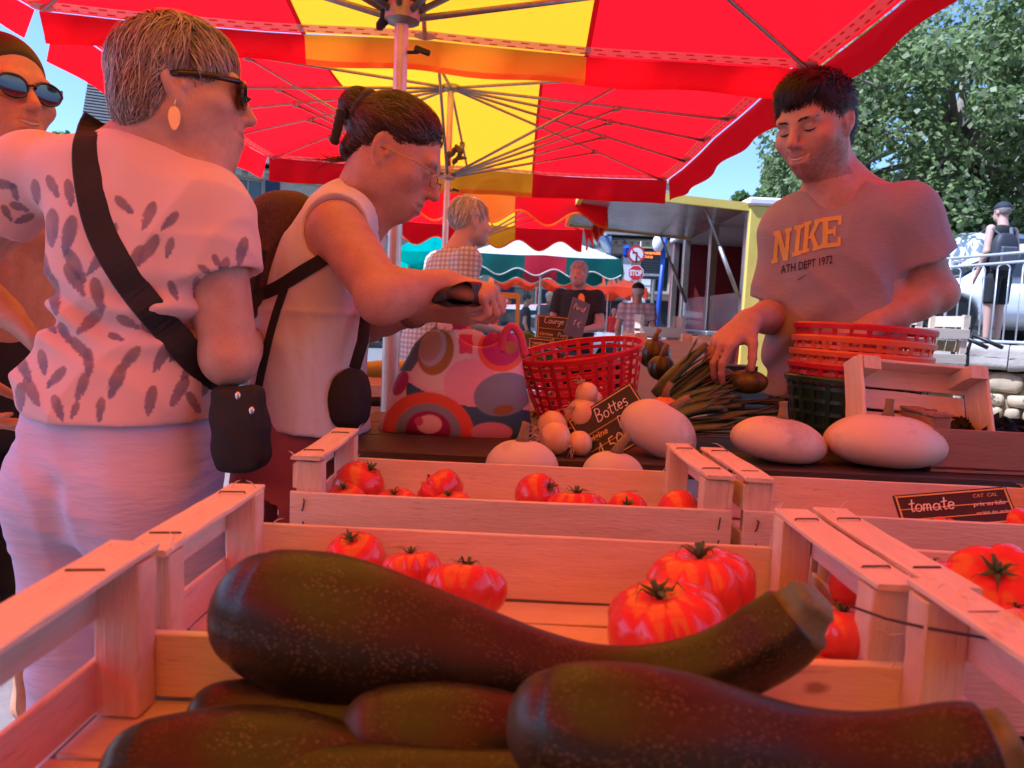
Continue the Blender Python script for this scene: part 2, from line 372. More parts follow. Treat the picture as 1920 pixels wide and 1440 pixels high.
def parasol(name, label, x0, x1, y0, y1, ze, rise, split, cols, val=.2, tilt=0.0, near=1.0, scallop=0.0, detail=True, runner_z=None, pole_r=.02, cx=None, group=None, hub=True, nribs=8, trim=None):
    cx = (x0+x1)/2 if cx is None else cx; cyy = (y0+y1)/2; hx = (x1-x0)/2; hy = (y1-y0)/2; mx = (x0+x1)/2
    t = thing(name, label, 'parasol', (cx, cyy, 0), group)
    def zf(x, y):
        u = abs((x-mx)/hx); v = abs((y-cyy)/hy); w = max(u, v); a = min(u, v)
        # cloth pulled to the corners, sagging between the ribs
        sag = -.045*math.sin(math.pi*min(1, a/max(w, 1e-3)))*w*(1-w*.35)
        return ze + tilt*(x-mx) + rise*(1-w**1.15) + sag*.6 + .006*mnoise.noise((x*2.1, y*2.3, 1.7))
    xs = [x0]+split+[x1]
    for k in range(len(xs)-1):
        a, b = xs[k], xs[k+1]; g = MB(); nu = max(6, int((b-a)/.12)); nv = 26
        g.grid(lambda u, v: ((a+(b-a)*u), y0+(y1-y0)*v, zf(a+(b-a)*u, y0+(y1-y0)*v)), nu, nv)
        build('panel', g, FAB[cols[k]], t, True)
        for yy, sg in ((y0, -1), (y1, 1)):
            def vf(u, v, yy=yy, sg=sg):
                x = a+(b-a)*u; d = (near if sg < 0 else 1)*val*(1 - (scallop*(.5+.5*math.cos(x*math.pi*2/.62)) if scallop else .05*math.sin(x*3)))*v
                return (x, yy+sg*(.012+.022*math.sin(x*9+yy)*v+.03*v), zf(x, yy)-d)
            g = MB(); g.grid(vf, nu*2, 4); vo = build('valance', g, FAB[cols[k]], t, True)
            if not trim: g = MB(); g.grid(lambda u, v, vf=vf, sg=sg: Vector(vf(u, .82+.2*v))+Vector((0, -sg*.003, 0)), nu*2, 1); build('hem', g, FAB[cols[k]], vo, True)
            if trim:
                g = MB(); n = nu*6; pts = [Vector(vf(i/n, 1)) for i in range(n+1)]; g.tube(pts, .012, 5); build('trim', g, FAB[trim], t, True)
    for xx, sg, c in ((x0, -1, cols[0]), (x1, 1, cols[-1])):
        def vs_(u, v, xx=xx, sg=sg):
            y = y0+(y1-y0)*u; d = val*(1 - (scallop*(.5+.5*math.cos(y*math.pi*2/.62)) if scallop else .05*math.sin(y*3)))*v
            return (xx+sg*(.012+.02*math.sin(y*8+xx)*v+.03*v), y, zf(xx, y)-d)
        g = MB(); g.grid(vs_, 44, 4); build('valance', g, FAB[c], t, True)
        if trim:
            g = MB(); pts = [Vector(vs_(i/90, 1)) for i in range(91)]; g.tube(pts, .012, 5); build('trim', g, FAB[trim], t, True)
    for q in split:
        g = MB(); g.grid(lambda u, v: (q-.012+.024*v, y0+(y1-y0)*u, zf(q, y0+(y1-y0)*u)-.004), 30, 1); build('seam', g, mat('dark_red_seam', (.2, .004, .008), .6, trans=(.35, .004, .008, .6)), t, True)
    if detail:   # the perforated webbing sewn along the edges, on the underside
        wv = .06
        for (ax, c, lo, hi) in (('x', y1-.05, x0+.05, x1-.05), ('x', y0+.05, x0+.05, x1-.05), ('y', x0+.05, y0+.05, y1-.05), ('y', x1-.05, y0+.05, y1-.05)):
            g = MB(); s_ = MB(); n = 40
            def pt(q, o, dz=-.006):
                x, y = (q, c+o) if ax == 'x' else (c+o, q); return Vector((x, y, zf(x, y)+dz))
            g.grid(lambda u, v: pt(lo+(hi-lo)*u, (v-.5)*wv), n, 1)
            wb = build('webbing', g, WEB, t, True)
            m_ = int((hi-lo)/.085)
            for i in range(m_):
                for o in (-.016, .016):
                    q = lo+(hi-lo)*(i+.25+(.25 if o > 0 else 0))/m_
                    s_.quad(pt(q, o-.004, -.0085), pt(q+.038, o-.004, -.0085), pt(q+.038, o+.004, -.0085), pt(q, o+.004, -.0085))
            so = build('slit_row', s_, mat('webbing_slit', (.45, .015, .02), .6, trans=(.8, .02, .03, .5)), wb); so['kind'] = 'stuff'
    if hub:
        top = Vector((cx, cyy, zf(mx, cyy)-.04)); rz = runner_z or ze-.25
        p = MB(); p.tube([(cx, cyy, 0), (cx, cyy, 1.25)], pole_r*1.28, 14); p.tube([(cx, cyy, 1.25), (cx, cyy, top.z)], pole_r, 14); build('pole', p, POLE, t, autosm=40)
        p = MB(); p.lathe([(pole_r+.004, -.03), (pole_r+.03, -.02), (pole_r+.03, .02), (pole_r+.004, .03)], 12, (cx, cyy, rz)); build('runner', p, STEEL, t, autosm=40)
        p = MB(); p.lathe([(pole_r+.02, -.02), (pole_r+.045, -.012), (pole_r+.045, .015), (.01, .03)], 12, top); build('top_hub', p, STEEL, t, autosm=40)
        if detail:
            p = MB(); kz = rz-.1; p.tube([(cx+pole_r, cyy, kz), (cx+pole_r+.03, cyy-.005, kz)], .005, 8); p.box((cx+pole_r+.04, cyy-.006, kz+.004), (.045, .01, .016), Matrix.Rotation(.3, 3, 'Y'), .003); build('clamp_knob', p, KNOB, t, autosm=40)
        rr = .0105 if detail else .012
        dirs = [(-1, -1), (0, -1), (1, -1), (1, 0), (1, 1), (0, 1), (-1, 1), (-1, 0)]
        if nribs == 12: dirs += [(-1, -.4), (1, -.4), (1, .4), (-1, .4)]
        for dx, dy in dirs:
            e = Vector((mx+dx*(hx-.06), cyy+dy*(hy-.06), 0)); e.z = zf(e.x, e.y)-.03; pts = []
            for i in range(9):
                q = top.lerp(e, i/8); q.z = min(q.z, zf(q.x, q.y)-.02); pts.append(q)
            p = MB(); p.tube(pts, rr, 8); rb = build('rib', p, STEEL, t, True)
            j = pts[5]; p = MB(); p.tube([(cx+dx*.03, cyy+dy*.03, rz), j-Vector((0, 0, .012))], rr*.9, 8); build('strut', p, STEEL, t, True)
            if detail:
                p = MB(); p.box(j-Vector((0, 0, .008)), (.045, .045, .04), Matrix.Rotation(math.atan2(dy, dx), 3, 'Z'), .006); build('joint', p, STEEL, rb)
                p = MB(); p.lathe([(.012, -.004), (.05, -.002), (.05, .003), (.012, .004)], 14, e+Vector((0, 0, .012))); build('corner_patch', p, WEB, rb, autosm=40)
    return t
X0, X1 = -2.32, 1.36; SPL = [-1.06, .28]
parasol('market_parasol', 'large red and yellow parasol nearest the viewer, over the tomato crates', X0, X1, .55, 3.62, 2.415, .3, SPL, ['red', 'yellow', 'red'], .125, -.027, runner_z=1.93, pole_r=.019, cx=-.345, group='red and yellow parasols of the vegetable stall')
parasol('market_parasol', 'red and yellow parasol behind the nearest one, its steel ribs all in view', X0+.02, X1-.04, 3.74, 6.85, 2.46, .28, [-1.25, .1], ['red', 'yellow', 'red'], .2, -.01, .2, runner_z=2.1, pole_r=.022, cx=-.52, group='red and yellow parasols of the vegetable stall', nribs=12)
parasol('market_parasol', 'red and yellow parasol at the viewer\'s back end of the stall', X0, X1, -2.6, .68, 2.37, .3, SPL, ['red', 'yellow', 'red'], .2, -.027, detail=False, runner_z=2.02, cx=-.4, group='red and yellow parasols of the vegetable stall')  # out of view: added, overlapping the next one, to keep sun off the crates
parasol('market_parasol', 'unseen red and yellow parasol added two places behind the viewer to cut fill light', X0, X1, -5.9, -2.75, 2.46, .3, SPL, ['red', 'yellow', 'red'], .2, -.02, detail=False, runner_z=2.02, cx=-.4, group='red and yellow parasols of the vegetable stall')  # out of view: added to cut neutral fill and send in red light
parasol('market_parasol', 'smaller red and yellow parasol with wavy gold-edged valance behind the grey haired man', -1.75, .95, 8.3, 11.2, 2.5, .35, [-.62, -.06], ['red', 'yellow', 'red'], .32, 0, 1.0, .45, detail=False, runner_z=2.15, cx=-.55, group='red and yellow parasols of the vegetable stall', trim='yellow')
# ================================================================== the stall: tables and crates
WOOD = mat('poplar_wood', (.74, .62, .52), .62, second=(.66, .52, .42), nscale=7, stretch=(1, 1, 9), bump=.25, bscale=60)
WOODX = mat('poplar_wood_long_grain', (.76, .64, .54), .62, second=(.66, .53, .43), nscale=8, stretch=(1.2, 9, 9), bump=.25, bscale=40)
WOODY = mat('poplar_wood_rail', (.77, .63, .5), .65, second=(.67, .52, .4), nscale=8, stretch=(9, 1.2, 9), bump=.35, bscale=40)
PINE = mat('pine_post', (.60, .45, .32), .65, second=(.74, .6, .47), nscale=9, stretch=(14, 3, 1.0), bump=.4, bscale=30)
PLANK = mat('dark_table_plank', (.075, .045, .03), .55, second=(.035, .022, .016), nscale=12, stretch=(1, 10, 10), bump=.4, bscale=30)
WIRE = mat('rusty_staple_wire', (.09, .06, .05), .5, metal=.6)
PALE = mat('pale_crate_wood', (.6, .54, .42), .7, second=(.5, .44, .33), nscale=8, stretch=(1.2, 9, 9))

def add_knots(m):       # sparse brown knots and thin dark streaks in the board
    nt = m.node_tree; N = nt.nodes; L = nt.links; b = N['Principled BSDF']; mp = [n for n in N if n.type == 'MAPPING'][0]; src = b.inputs['Base Color'].links[0].from_socket
    m2 = N.new('ShaderNodeMapping'); m2.inputs['Scale'].default_value = [3.2 if s > 2 else 1.5 for s in mp.inputs['Scale'].default_value]; L.new(mp.inputs[0].links[0].from_socket, m2.inputs[0])
    v = N.new('ShaderNodeTexVoronoi'); v.inputs['Scale'].default_value = 4.2; L.new(m2.outputs[0], v.inputs['Vector']); nz = N.new('ShaderNodeTexNoise'); nz.inputs['Scale'].default_value = 30; L.new(m2.outputs[0], nz.inputs['Vector'])
    a = N.new('ShaderNodeMath'); a.operation = 'MULTIPLY_ADD'; a.inputs[1].default_value = .07; L.new(nz.outputs[0], a.inputs[0]); L.new(v.outputs['Distance'], a.inputs[2])
    r = N.new('ShaderNodeValToRGB'); r.color_ramp.elements[0].position = .075; r.color_ramp.elements[0].color = (.8, .8, .8, 1); r.color_ramp.elements[1].position = .125; r.color_ramp.elements[1].color = (0, 0, 0, 1); L.new(a.outputs[0], r.inputs[0])
    mx = N.new('ShaderNodeMix'); mx.data_type = 'RGBA'; L.new(r.outputs[0], mx.inputs[0]); L.new(src, mx.inputs[6]); mx.inputs[7].default_value = (.24, .14, .08, 1)
    s = N.new('ShaderNodeTexNoise'); s.inputs['Scale'].default_value = 14; s.inputs['Detail'].default_value = 7; m3 = N.new('ShaderNodeMapping'); m3.inputs['Scale'].default_value = [q*1.7 for q in mp.inputs['Scale'].default_value]; L.new(mp.inputs[0].links[0].from_socket, m3.inputs[0]); L.new(m3.outputs[0], s.inputs['Vector'])
    r2 = N.new('ShaderNodeValToRGB'); r2.color_ramp.elements[0].position = .62; r2.color_ramp.elements[0].color = (0, 0, 0, 1); r2.color_ramp.elements[1].position = .74; r2.color_ramp.elements[1].color = (.6, .6, .6, 1); L.new(s.outputs[0], r2.inputs[0])
    m4 = N.new('ShaderNodeMix'); m4.data_type = 'RGBA'; L.new(r2.outputs[0], m4.inputs[0]); L.new(mx.outputs[2], m4.inputs[6]); m4.inputs[7].default_value = (.42, .28, .19, 1); L.new(m4.outputs[2], b.inputs['Base Color'])
for m_ in (WOODX, WOODY, PINE, PALE): add_knots(m_)
def jit(a): return random.uniform(-a, a)
def crate(label, x0, x1, y0, y1, z0, ph=.12, bh=.066, bhb=None, loc=None, rot=0.0, group='wooden produce crates', wood=None, gap=.03, pw=.034, staples=True, cap=True, name='wooden_crate', slot=False):
    w = x1-x0; d = y1-y0; c = Vector(((x0+x1)/2, (y0+y1)/2, z0)); t = proto(name, label, 'crate', group)
    wx = wood or WOODX; wy = wood or WOODY; wp = PINE if wood is None else wood
    for k in range(4):          # bottom slats
        b = MB(); sw = d/4-.006; b.board((0, -d/2+d*(k+.5)/4, .004), (w-.012, sw, .006), Matrix.Rotation(jit(.004), 3, 'Z')); build('bottom_slat', b, wx, t)
    bh0 = bh
    for sy in (-1, 1):
        bh = bh0 if sy < 0 or bhb is None else bhb
        b = MB(); b.board((0, sy*(d/2-.003), .01+bh/2), (w, .006, bh), Matrix.Rotation(jit(.004), 3, 'Y')); lb = build('side_board', b, wx, t)
        if staples:
            for sx in (-1, 1):
                for zz in (.3, .75):
                    s = MB(); y = sy*(d/2+.0008); x = sx*(w/2-.017); a = jit(.5); z = .01+bh*zz
                    s.tube([(x-.001, y, z-.008), (x-.001+a*.004, y+sy*.0022, z-.006), (x+a*.006, y+sy*.0024, z+.006), (x+.001, y, z+.008)], .0011, 5); build('staple', s, WIRE, lb)
    for sx in (-1, 1):
        for sy in (-1, 1):
            b = MB(); h = ph+jit(.002)-.004; b.board((sx*(w/2-.006-pw/2), sy*(d/2-.0062-pw*.4), .008+h/2), (pw, pw*.8, h), Matrix.Rotation(jit(.02), 3, 'Z')); build('post', b, wp, t)
        lo = .042; up = ph-lo-gap-.012
        b = MB(); b.board((sx*(w/2-.003), 0, .01+lo/2), (.006, d-.013, lo), None); build('end_board', b, wy, t)
        b = MB(); b.board((sx*(w/2-.003), 0, ph-up/2), (.0065, d-.012, up), Matrix.Rotation(jit(.006), 3, 'X')); build('end_board', b, wy, t)
        if cap:
            b = MB(); b.board((sx*(w/2-.019), 0, ph+.0072), (.04, d+.002, .006), Matrix.Rotation(jit(.012), 3, 'Z') @ Matrix.Rotation(jit(.008), 3, 'X')); r_ = build('rail', b, wy, t)
            for yy in (-.33, .3):
                s = MB(); y = yy*d; x = sx*(w/2-.019); s.tube([(x-.014, y, ph+.010), (x-.013, y, ph+.0118), (x+.012, y+.004, ph+.0118), (x+.013, y+.004, ph+.0100)], .001, 5); build('staple', s, WIRE, r_)
    if staples:
        g = MB(); rg = random.Random(int(abs(x0*1000+y0*777)))
        for k in range(16):
            sx, sy = rg.choice((-1, 1)), rg.choice((-1, 1)); p = Vector((sx*(w/2-rg.uniform(0, .05)), sy*(d/2-rg.uniform(0, .02)), rg.choice((ph+.010, .01+bh)))); e = p+Vector((rg.uniform(-.02, .02), rg.uniform(-.02, .02), rg.uniform(.001, .012))); g.tube([p, p.lerp(e, .5)+Vector((0, 0, .002)), e], [.0007, .0005, .0002], 4)
        build('splinters', g, wx, t)['kind'] = 'stuff'
    place(t, loc if loc is not None else c, rot if hasattr(rot, '__len__') else (0, 0, rot)); return t

Z1 = .795
crate('wooden crate in the foreground holding the big dark courgettes', -.318, .365, .235, .583, .79, .125, .054, group='wooden crates of the front row')
crate('wooden crate of ribbed tomatoes right behind the courgettes', -.317, .347, .592, .838, .787, .12, .052, .076, group='wooden crates of the front row')
crate('wooden tomato crate at the right edge, with a clear plastic sheet on its rail',   .36, .95, .592, .85, .788, .118, .075, rot=-.02, group='wooden crates of the front row')
crate('wooden crate with a few smooth tomatoes below the patterned shopping bag', -.295, .308, .99, 1.25, .793, .118, .07, rot=.006, group='wooden crates of the second row')
crate('wooden crate with a knot in its board and a black price card inside',   .325, .92, .985, 1.245, .79, .12, .075, rot=-.012, group='wooden crates of the second row')
# trestle tables below
def table(label, x0, x1, y0, y1, z, m, nplank=3):
    t = thing('trestle_table', label, 'table', ((x0+x1)/2, (y0+y1)/2, 0)); d = (y1-y0)/nplank
    for k in range(nplank):
        b = MB(); b.box(((x0+x1)/2, y0+d*(k+.5), z-.014), (x1-x0, d-.004, .028), None, .003); build('plank', b, m, t)
    for x in (x0+.12, x1-.12):
        for y in (y0+.06, y1-.06):
            b = MB(); b.box((x, y, (z-.03)/2), (.032, .032, z-.03), None, .003); build('leg', b, STEEL, t)
        b = MB(); b.box((x, (y0+y1)/2, z-.045), (.03, y1-y0-.2, .03)); build('crossbar', b, STEEL, t)
    return t
table('front display table under the tomato and courgette crates', -.33, 1.4, .05, 1.37, .783, PLANK, 4)
ZB = .862
table('dark wooden table behind the crates, under the patterned bag and the white squashes', -.36, 1.35, 1.376, 1.93, ZB, PLANK, 3)

# ------------------------------------------------------------------ courgettes
def courgette_mat():
    m = mat('courgette_skin', (.021, .022, .008), .36, var=.4, nscale=22, spec=.38); nt = m.node_tree; N = nt.nodes; L = nt.links; b = N['Principled BSDF']
    tc = N.new('ShaderNodeTexCoord'); uv = N.new('ShaderNodeAttribute'); uv.attribute_name = 'along'
    mp = N.new('ShaderNodeMapping'); mp.inputs['Scale'].default_value = (1, 1, 1); L.new(uv.outputs['Vector'], mp.inputs[0])
    v = N.new('ShaderNodeTexVoronoi'); v.inputs['Scale'].default_value = 230; v.inputs['Randomness'].default_value = 1; L.new(mp.outputs[0], v.inputs['Vector'])
    r1 = N.new('ShaderNodeValToRGB'); r1.color_ramp.elements[0].position = .16; r1.color_ramp.elements[0].color = (1, 1, 1, 1); r1.color_ramp.elements[1].position = .36; r1.color_ramp.elements[1].color = (0, 0, 0, 1); L.new(v.outputs['Distance'], r1.inputs[0])
    n1 = N.new('ShaderNodeTexNoise'); n1.inputs['Scale'].default_value = 24; n1.inputs['Detail'].default_value = 6; L.new(mp.outputs[0], n1.inputs['Vector'])
    r2 = N.new('ShaderNodeValToRGB'); r2.color_ramp.elements[0].position = .36; r2.color_ramp.elements[1].position = .58; L.new(n1.outputs[0], r2.inputs[0])
    mu = N.new('ShaderNodeMath'); mu.operation = 'MULTIPLY'; L.new(r1.outputs[0], mu.inputs[0]); L.new(r2.outputs[0], mu.inputs[1])
    mx = N.new('ShaderNodeMix'); mx.data_type = 'RGBA'; L.new(mu.outputs[0], mx.inputs[0])
    src = b.inputs['Base Color'].links[0].from_socket; L.new(src, mx.inputs[6]); mx.inputs[7].default_value = (.13, .105, .048, 1)
    # pale end near the blossom scar
    at = N.new('ShaderNodeVertexColor'); at.layer_name = 'Col'; m2 = N.new('ShaderNodeMix'); m2.data_type = 'RGBA'; L.new(at.outputs[0], m2.inputs[0]); L.new(mx.outputs[2], m2.inputs[6]); m2.inputs[7].default_value = (.08, .075, .045, 1)
    L.new(m2.outputs[2], b.inputs['Base Color']); bp = N.new('ShaderNodeBump'); bp.inputs['Strength'].default_value = .25; bp.inputs['Distance'].default_value = .002; L.new(n1.outputs[0], bp.inputs['Height']); L.new(bp.outputs[0], b.inputs['Normal'])
    return m
CSKIN = courgette_mat(); CSTEM = mat('courgette_stem', (.07, .11, .04), .75, second=(.17, .17, .08), nscale=30, bump=.8, bscale=60)
def catmull(pts, rs, n):
    out = []; ro = []; m = len(pts)
    for i in range(m-1):
        p0, p1, p2, p3 = pts[max(i-1, 0)], pts[i], pts[i+1], pts[min(i+2, m-1)]; r0, r1, r2, r3 = rs[max(i-1, 0)], rs[i], rs[i+1], rs[min(i+2, m-1)]
        for k in range(n):
            t = k/n; f = lambda a, b, c, d: .5*((2*b)+(c-a)*t+(2*a-5*b+4*c-d)*t*t+(3*b-a-3*c+d)*t**3); out.append(f(p0, p1, p2, p3)); ro.append(max(.001, f(r0, r1, r2, r3)))
    return out+[pts[-1]], ro+[rs[-1]]
def courgette(label, spine, stem=None, group='dark green courgettes', name='courgette', skin=None):
    pts = [Vector(p) for p, r in spine]; rs = [r for p, r in spine]; c, r = catmull(pts, rs, 7)
    # round the blossom end
    d0 = (c[0]-c[1]).normalized(); R0 = r[0]; n0 = 7; cap = []; cr = []
    for i in range(n0):
        a = math.pi/2*(1-i/n0); cap.append(c[0]+d0*R0*.7*math.sin(a)); cr.append(max(.002, R0*math.cos(a)))
    c = cap+c; r = cr+r
    if not stem:
        d1 = (c[-1]-c[-2]).normalized(); R1 = r[-1]
        for i in range(1, 7): a = math.pi/2*i/6; c.append(pts[-1]+d1*R1*.8*math.sin(a)); r.append(max(.002, R1*math.cos(a)))
    for _ in range(6): r = r[:1]+[(r[i-1]+2*r[i]+r[i+1])/4 for i in range(1, len(r)-1)]+r[-1:]
    n = 40; rings = []; L = 0; al = []; prev = Vector((0, 0, 1)); col = []
    for i, p in enumerate(c):
        t = (c[min(i+1, len(c)-1)]-c[max(i-1, 0)]).normalized(); a = (prev-t*prev.dot(t)).normalized(); prev = a; b = t.cross(a)
        if i: L += (c[i]-c[i-1]).length
        ring = []
        for k in range(n):
            q = 2*math.pi*k/n; s_ = i/len(c); rid = 1+.012*math.cos(q*5)*(.4+1.6*s_)+.006*math.cos(q*11+i*.07)+.006*mnoise.noise((math.cos(q)*2, math.sin(q)*2, L*14))
            ring.append(p+(a*math.cos(q)+b*math.sin(q))*r[i]*rid); al.append((L*1.1, math.cos(q)*.11, math.sin(q)*.11)); w = max(0, 1-L/.02)*.9; col.append((w, w, w))
        rings.append(ring)
    t_ = thing(name, label, 'courgette', tuple(pts[len(pts)//2]-Vector((0, 0, max(rs)))), group)
    m = MB(); m.loft(rings); o = build('skin', m, skin or CSKIN, t_, True, recalc=True, col=np.array(col)); at = o.data.attributes.new('along', 'FLOAT_VECTOR', 'POINT'); at.data.foreach_set('vector', np.array(al, np.float32).ravel())
    if stem:
        e = pts[-1]; d = (Vector(stem)-e); rings = []; ro = rs[-1]; a = (Vector((0, 0, 1))-d.normalized()*d.normalized().z).normalized(); b = d.normalized().cross(a)
        for i in range(9):
            u = i/8; rr = ro*(1.0, 1.03, .93, .8, .73, .69, .68, .7, .5)[i]; lb = (.02, .05, .08, .1, .11, .11, .1, .08, .05)[i]
            rings.append([e+d*(u-.12 if i < 8 else .9)+(a*math.cos(k*math.pi/12)+b*math.sin(k*math.pi/12))*rr*(1+lb*math.cos(k*math.pi/12*5)+.03*mnoise.noise((k*.9, i*.8, ro*99))) for k in range(24)])
        m = MB(); m.loft(rings); build('stem', m, CSTEM, t_, True)
    return t_
def sp(lst, Y, k=1.0): return [(P(x, y, (Y if not hasattr(Y, '__len__') else Y[0]+(Y[1]-Y[0])*i/(len(lst)-1))), r*(Y if not hasattr(Y, '__len__') else Y[0]+(Y[1]-Y[0])*i/(len(lst)-1))/FPX*k) for i, (x, y, r) in enumerate(lst)]
courgette('largest courgette, lying across the crate with its thick stem to the right',
          sp([(478, 1142, 114), (530, 1155, 130), (600, 1175, 143), (700, 1198, 136), (800, 1217, 115), (900, 1240, 98), (1000, 1264, 84), (1100, 1283, 77), (1200, 1284, 74), (1300, 1265, 71), (1380, 1235, 72), (1450, 1193, 76), (1492, 1160, 68)], (.53, .51)), stem=P(1536, 1112, .505))
courgette('dark courgette nearest the viewer at the lower right, stem cut by the frame',
          sp([(1022, 1357, 106), (1060, 1363, 121), (1110, 1370, 130), (1200, 1378, 132), (1300, 1392, 126), (1400, 1407, 110), (1500, 1420, 96), (1600, 1425, 90), (1700, 1420, 89), (1800, 1402, 86), (1850, 1394, 78)], (.40, .38)), stem=P(1915, 1375, .375))
courgette('dark courgette tucked between the largest one and the nearest one',
          sp([(692, 1377, 86), (730, 1380, 97), (800, 1388, 110), (900, 1400, 112), (1000, 1415, 100), (1150, 1440, 80)], (.455, .47)))
courgette('orange tinged courgette at the lower left corner of the crate',
          sp([(256, 1448, 96), (320, 1446, 108), (420, 1448, 126), (540, 1458, 128), (660, 1475, 110), (760, 1490, 90)], (.43, .44)))
for i, (xa, xb, y, lab) in enumerate([(-.2, .2, .50, 'courgette at the bottom of the crate, under the largest one'), (-.22, .16, .42, 'courgette at the bottom of the crate, under the tucked one'), (-.15, .22, .335, 'courgette at the bottom of the crate, under the nearest one')]):
    courgette(lab, [((xa, y, .828), .026), ((xa+.06, y, .83), .03), ((0, y+.004, .83), .029), ((xb-.05, y, .829), .024), ((xb, y, .828), .018)])

# ------------------------------------------------------------------ tomatoes
TSKIN = mat('tomato_skin', (.60, .028, .012), .2, second=(.68, .06, .014), nscale=1.6, detail=2, spec=.5, coat=.1)
TSKIN2 = mat('tomato_skin_orange', (.72, .085, .015), .2, second=(.62, .035, .012), nscale=1.6, detail=2, spec=.5, coat=.1)
CAL = mat('tomato_calyx', (.07, .12, .03), .7)
def tomato_proto(kind):
    m = MB(); n = 72 if kind else 32; prof = []; K = 20
    for i in range(K+1):
        a = math.pi*i/K; r = math.sin(a); z = -math.cos(a)
        if kind: r = r**.82; z = z*.72
        dip = max(0, z-.2)
        prof.append((max(.015, r), z*(1.0 if not kind else 1)-.22*(1-r)**2*(1 if z > 0 else .4)))
    if kind == 1: lob = lambda a, z: 1+.13*(abs(math.cos(5*a+.6*math.sin(a)))**.7-.6)*(1.25 if z > .2 else .8)+.05*math.cos(2*a+1)
    elif kind == 2: lob = lambda a, z: 1+.11*(abs(math.cos(4*a+.9*math.sin(2*a)))**.7-.6)*(1.25 if z > .2 else .8)+.06*math.cos(a*2)+.03*math.cos(3*a)
    else: lob = lambda a, z: 1+.012*math.cos(3*a+1)+.01*math.cos(5*a)
    m.lathe(prof, n, lobes=lob); sk = m
    c = MB(); top = prof[-1][1]+.03
    for k in range(6):
        a = k*math.pi/3+jit(.3); L = random.uniform(.3, .5); d = Vector((math.cos(a), math.sin(a), 0)); pts = []; rs = []
        for i in range(6):
            u = i/5; pts.append(d*(.04+L*u)+Vector((0, 0, top+.04+.2*math.sin(u*2.4)*random.uniform(.6, 1.4)-.05*u))); rs.append(.055*(1-u*.85)*(.6+.8*math.sin(math.pi*min(1, u+.25))))
        c.tube(pts, rs, 5, flat=.4)
    c.tube([(0, 0, top-.05), (.02, .01, top+.12), (.06, .04, top+.28)], [.06, .05, .055], 7)
    return sk, c
TP = {}
for k in (0, 1, 2):
    a, c = tomato_proto(k); t = proto('tomato', 'x', 'tomato'); build('flesh', a, TSKIN if k != 1 else TSKIN2, t, True); build('calyx', c, CAL, t, True); TP[k] = t
def tomato(label, kind, px, py, Y, wpx, tilt=(0, 0), group='red tomatoes in the crates', yaw=None, pos=None, r=None):
    t = copy_tree(TP[kind]); p = pos or P(px, py, Y); rr = r or wpx*Y/FPX/2
    place(t, p, (tilt[0], tilt[1], random.uniform(0, 6) if yaw is None else yaw), rr, label); t['group'] = group; return t
TT = [ # in the crate behind the courgettes
 ('smooth red tomato half hidden behind the top of the largest courgette', 0, 665, 1052, .79, 118, (.2, -.3)),
 ('ribbed tomato between the hidden smooth one and the wide ribbed one', 1, 772, 1068, .755, 108, (-.2, .1)),
 ('wide ribbed tomato peeping over the waist of the largest courgette', 2, 872, 1105, .705, 152, (-.35, .15)),
 ('large ribbed orange red tomato against the back board, dark stem on top', 1, 1315, 1098, .745, 204, (-.12, 0)),
 ('large ribbed tomato with thick green stem, in front of the other large one', 2, 1248, 1178, .655, 240, (-.25, .05)),
 ('ribbed orange tomato behind the stem of the largest courgette', 1, 1580, 1190, .645, 150, (.1, .25)),
 ('low tomato with spiky stem beside the crate\'s right post', 2, 1560, 1275, .612, 96, (-.3, .1)),
 ('low orange tomato in the right corner next to the post', 1, 1652, 1283, .612, 92, (-.2, .1)),
 # in the crate at the right edge
 ('dark red tomato seen through the gap under the doubled rails', 0, 1660, 1185, .70, 118, (.3, .4)),
 ('dark red tomato behind the upper part of the doubled rails', 0, 1612, 1100, .76, 110, (.2, .2)),
 ('ribbed tomato in the right crate, left of the big pear shaped one', 1, 1752, 1095, .745, 120, (.2, .5)),
 ('big pear shaped tomato in the right crate', 2, 1868, 1105, .715, 190, (.5, -.5)),
 ('small orange tomato at the right frame edge, under the big one', 1, 1905, 1165, .66, 90, (.1, .2)),
 # second row, left crate
 ('tomato with long curled calyx at the left end of the second crate', 0, 672, 912, 1.13, 100, (.15, .55)),
 ('low tomato in front of the long curled calyx one', 0, 648, 944, 1.06, 80, (.0, .3)),
 ('low orange tomato hidden by the front board, right of the left end', 1, 742, 945, 1.06, 78, (-.2, .2)),
 ('tomato whose black calyx faces the viewer in the second crate', 2, 826, 922, 1.12, 96, (-.95, .05)),
 ('low tomato hiding below the one whose calyx faces the viewer', 1, 845, 950, 1.05, 80, (-.1, .2)),
 ('tall smooth tomato in the middle of the second crate', 0, 1008, 930, 1.09, 88, (.1, .9)),
 ('flat tomato with upright calyx right of the tall one', 2, 1082, 958, 1.05, 116, (-.15, .1)),
 ('plain tomato third from the right end of the second crate', 0, 1176, 962, 1.07, 82, (.3, .8)),
 ('plain tomato at the right end of the second crate', 0, 1276, 964, 1.06, 92, (.2, -.9)),
 # second row, right crate
 ('tomato of which only the dark calyx shows over the board', 2, 1541, 1000, 1.06, 84, (-.1, .1)),
 ('orange tomato lying behind the black price card', 1, 1750, 985, 1.14, 108, (.1, .1)),
 ('tomato right of the black price card, at the frame edge', 0, 1912, 990, 1.1, 82, (.1, -.5)),
]
for a in TT: tomato(*a)
for t in TP.values():
    for ch in list(t.children): bpy.data.objects.remove(ch)
    bpy.data.objects.remove(t)

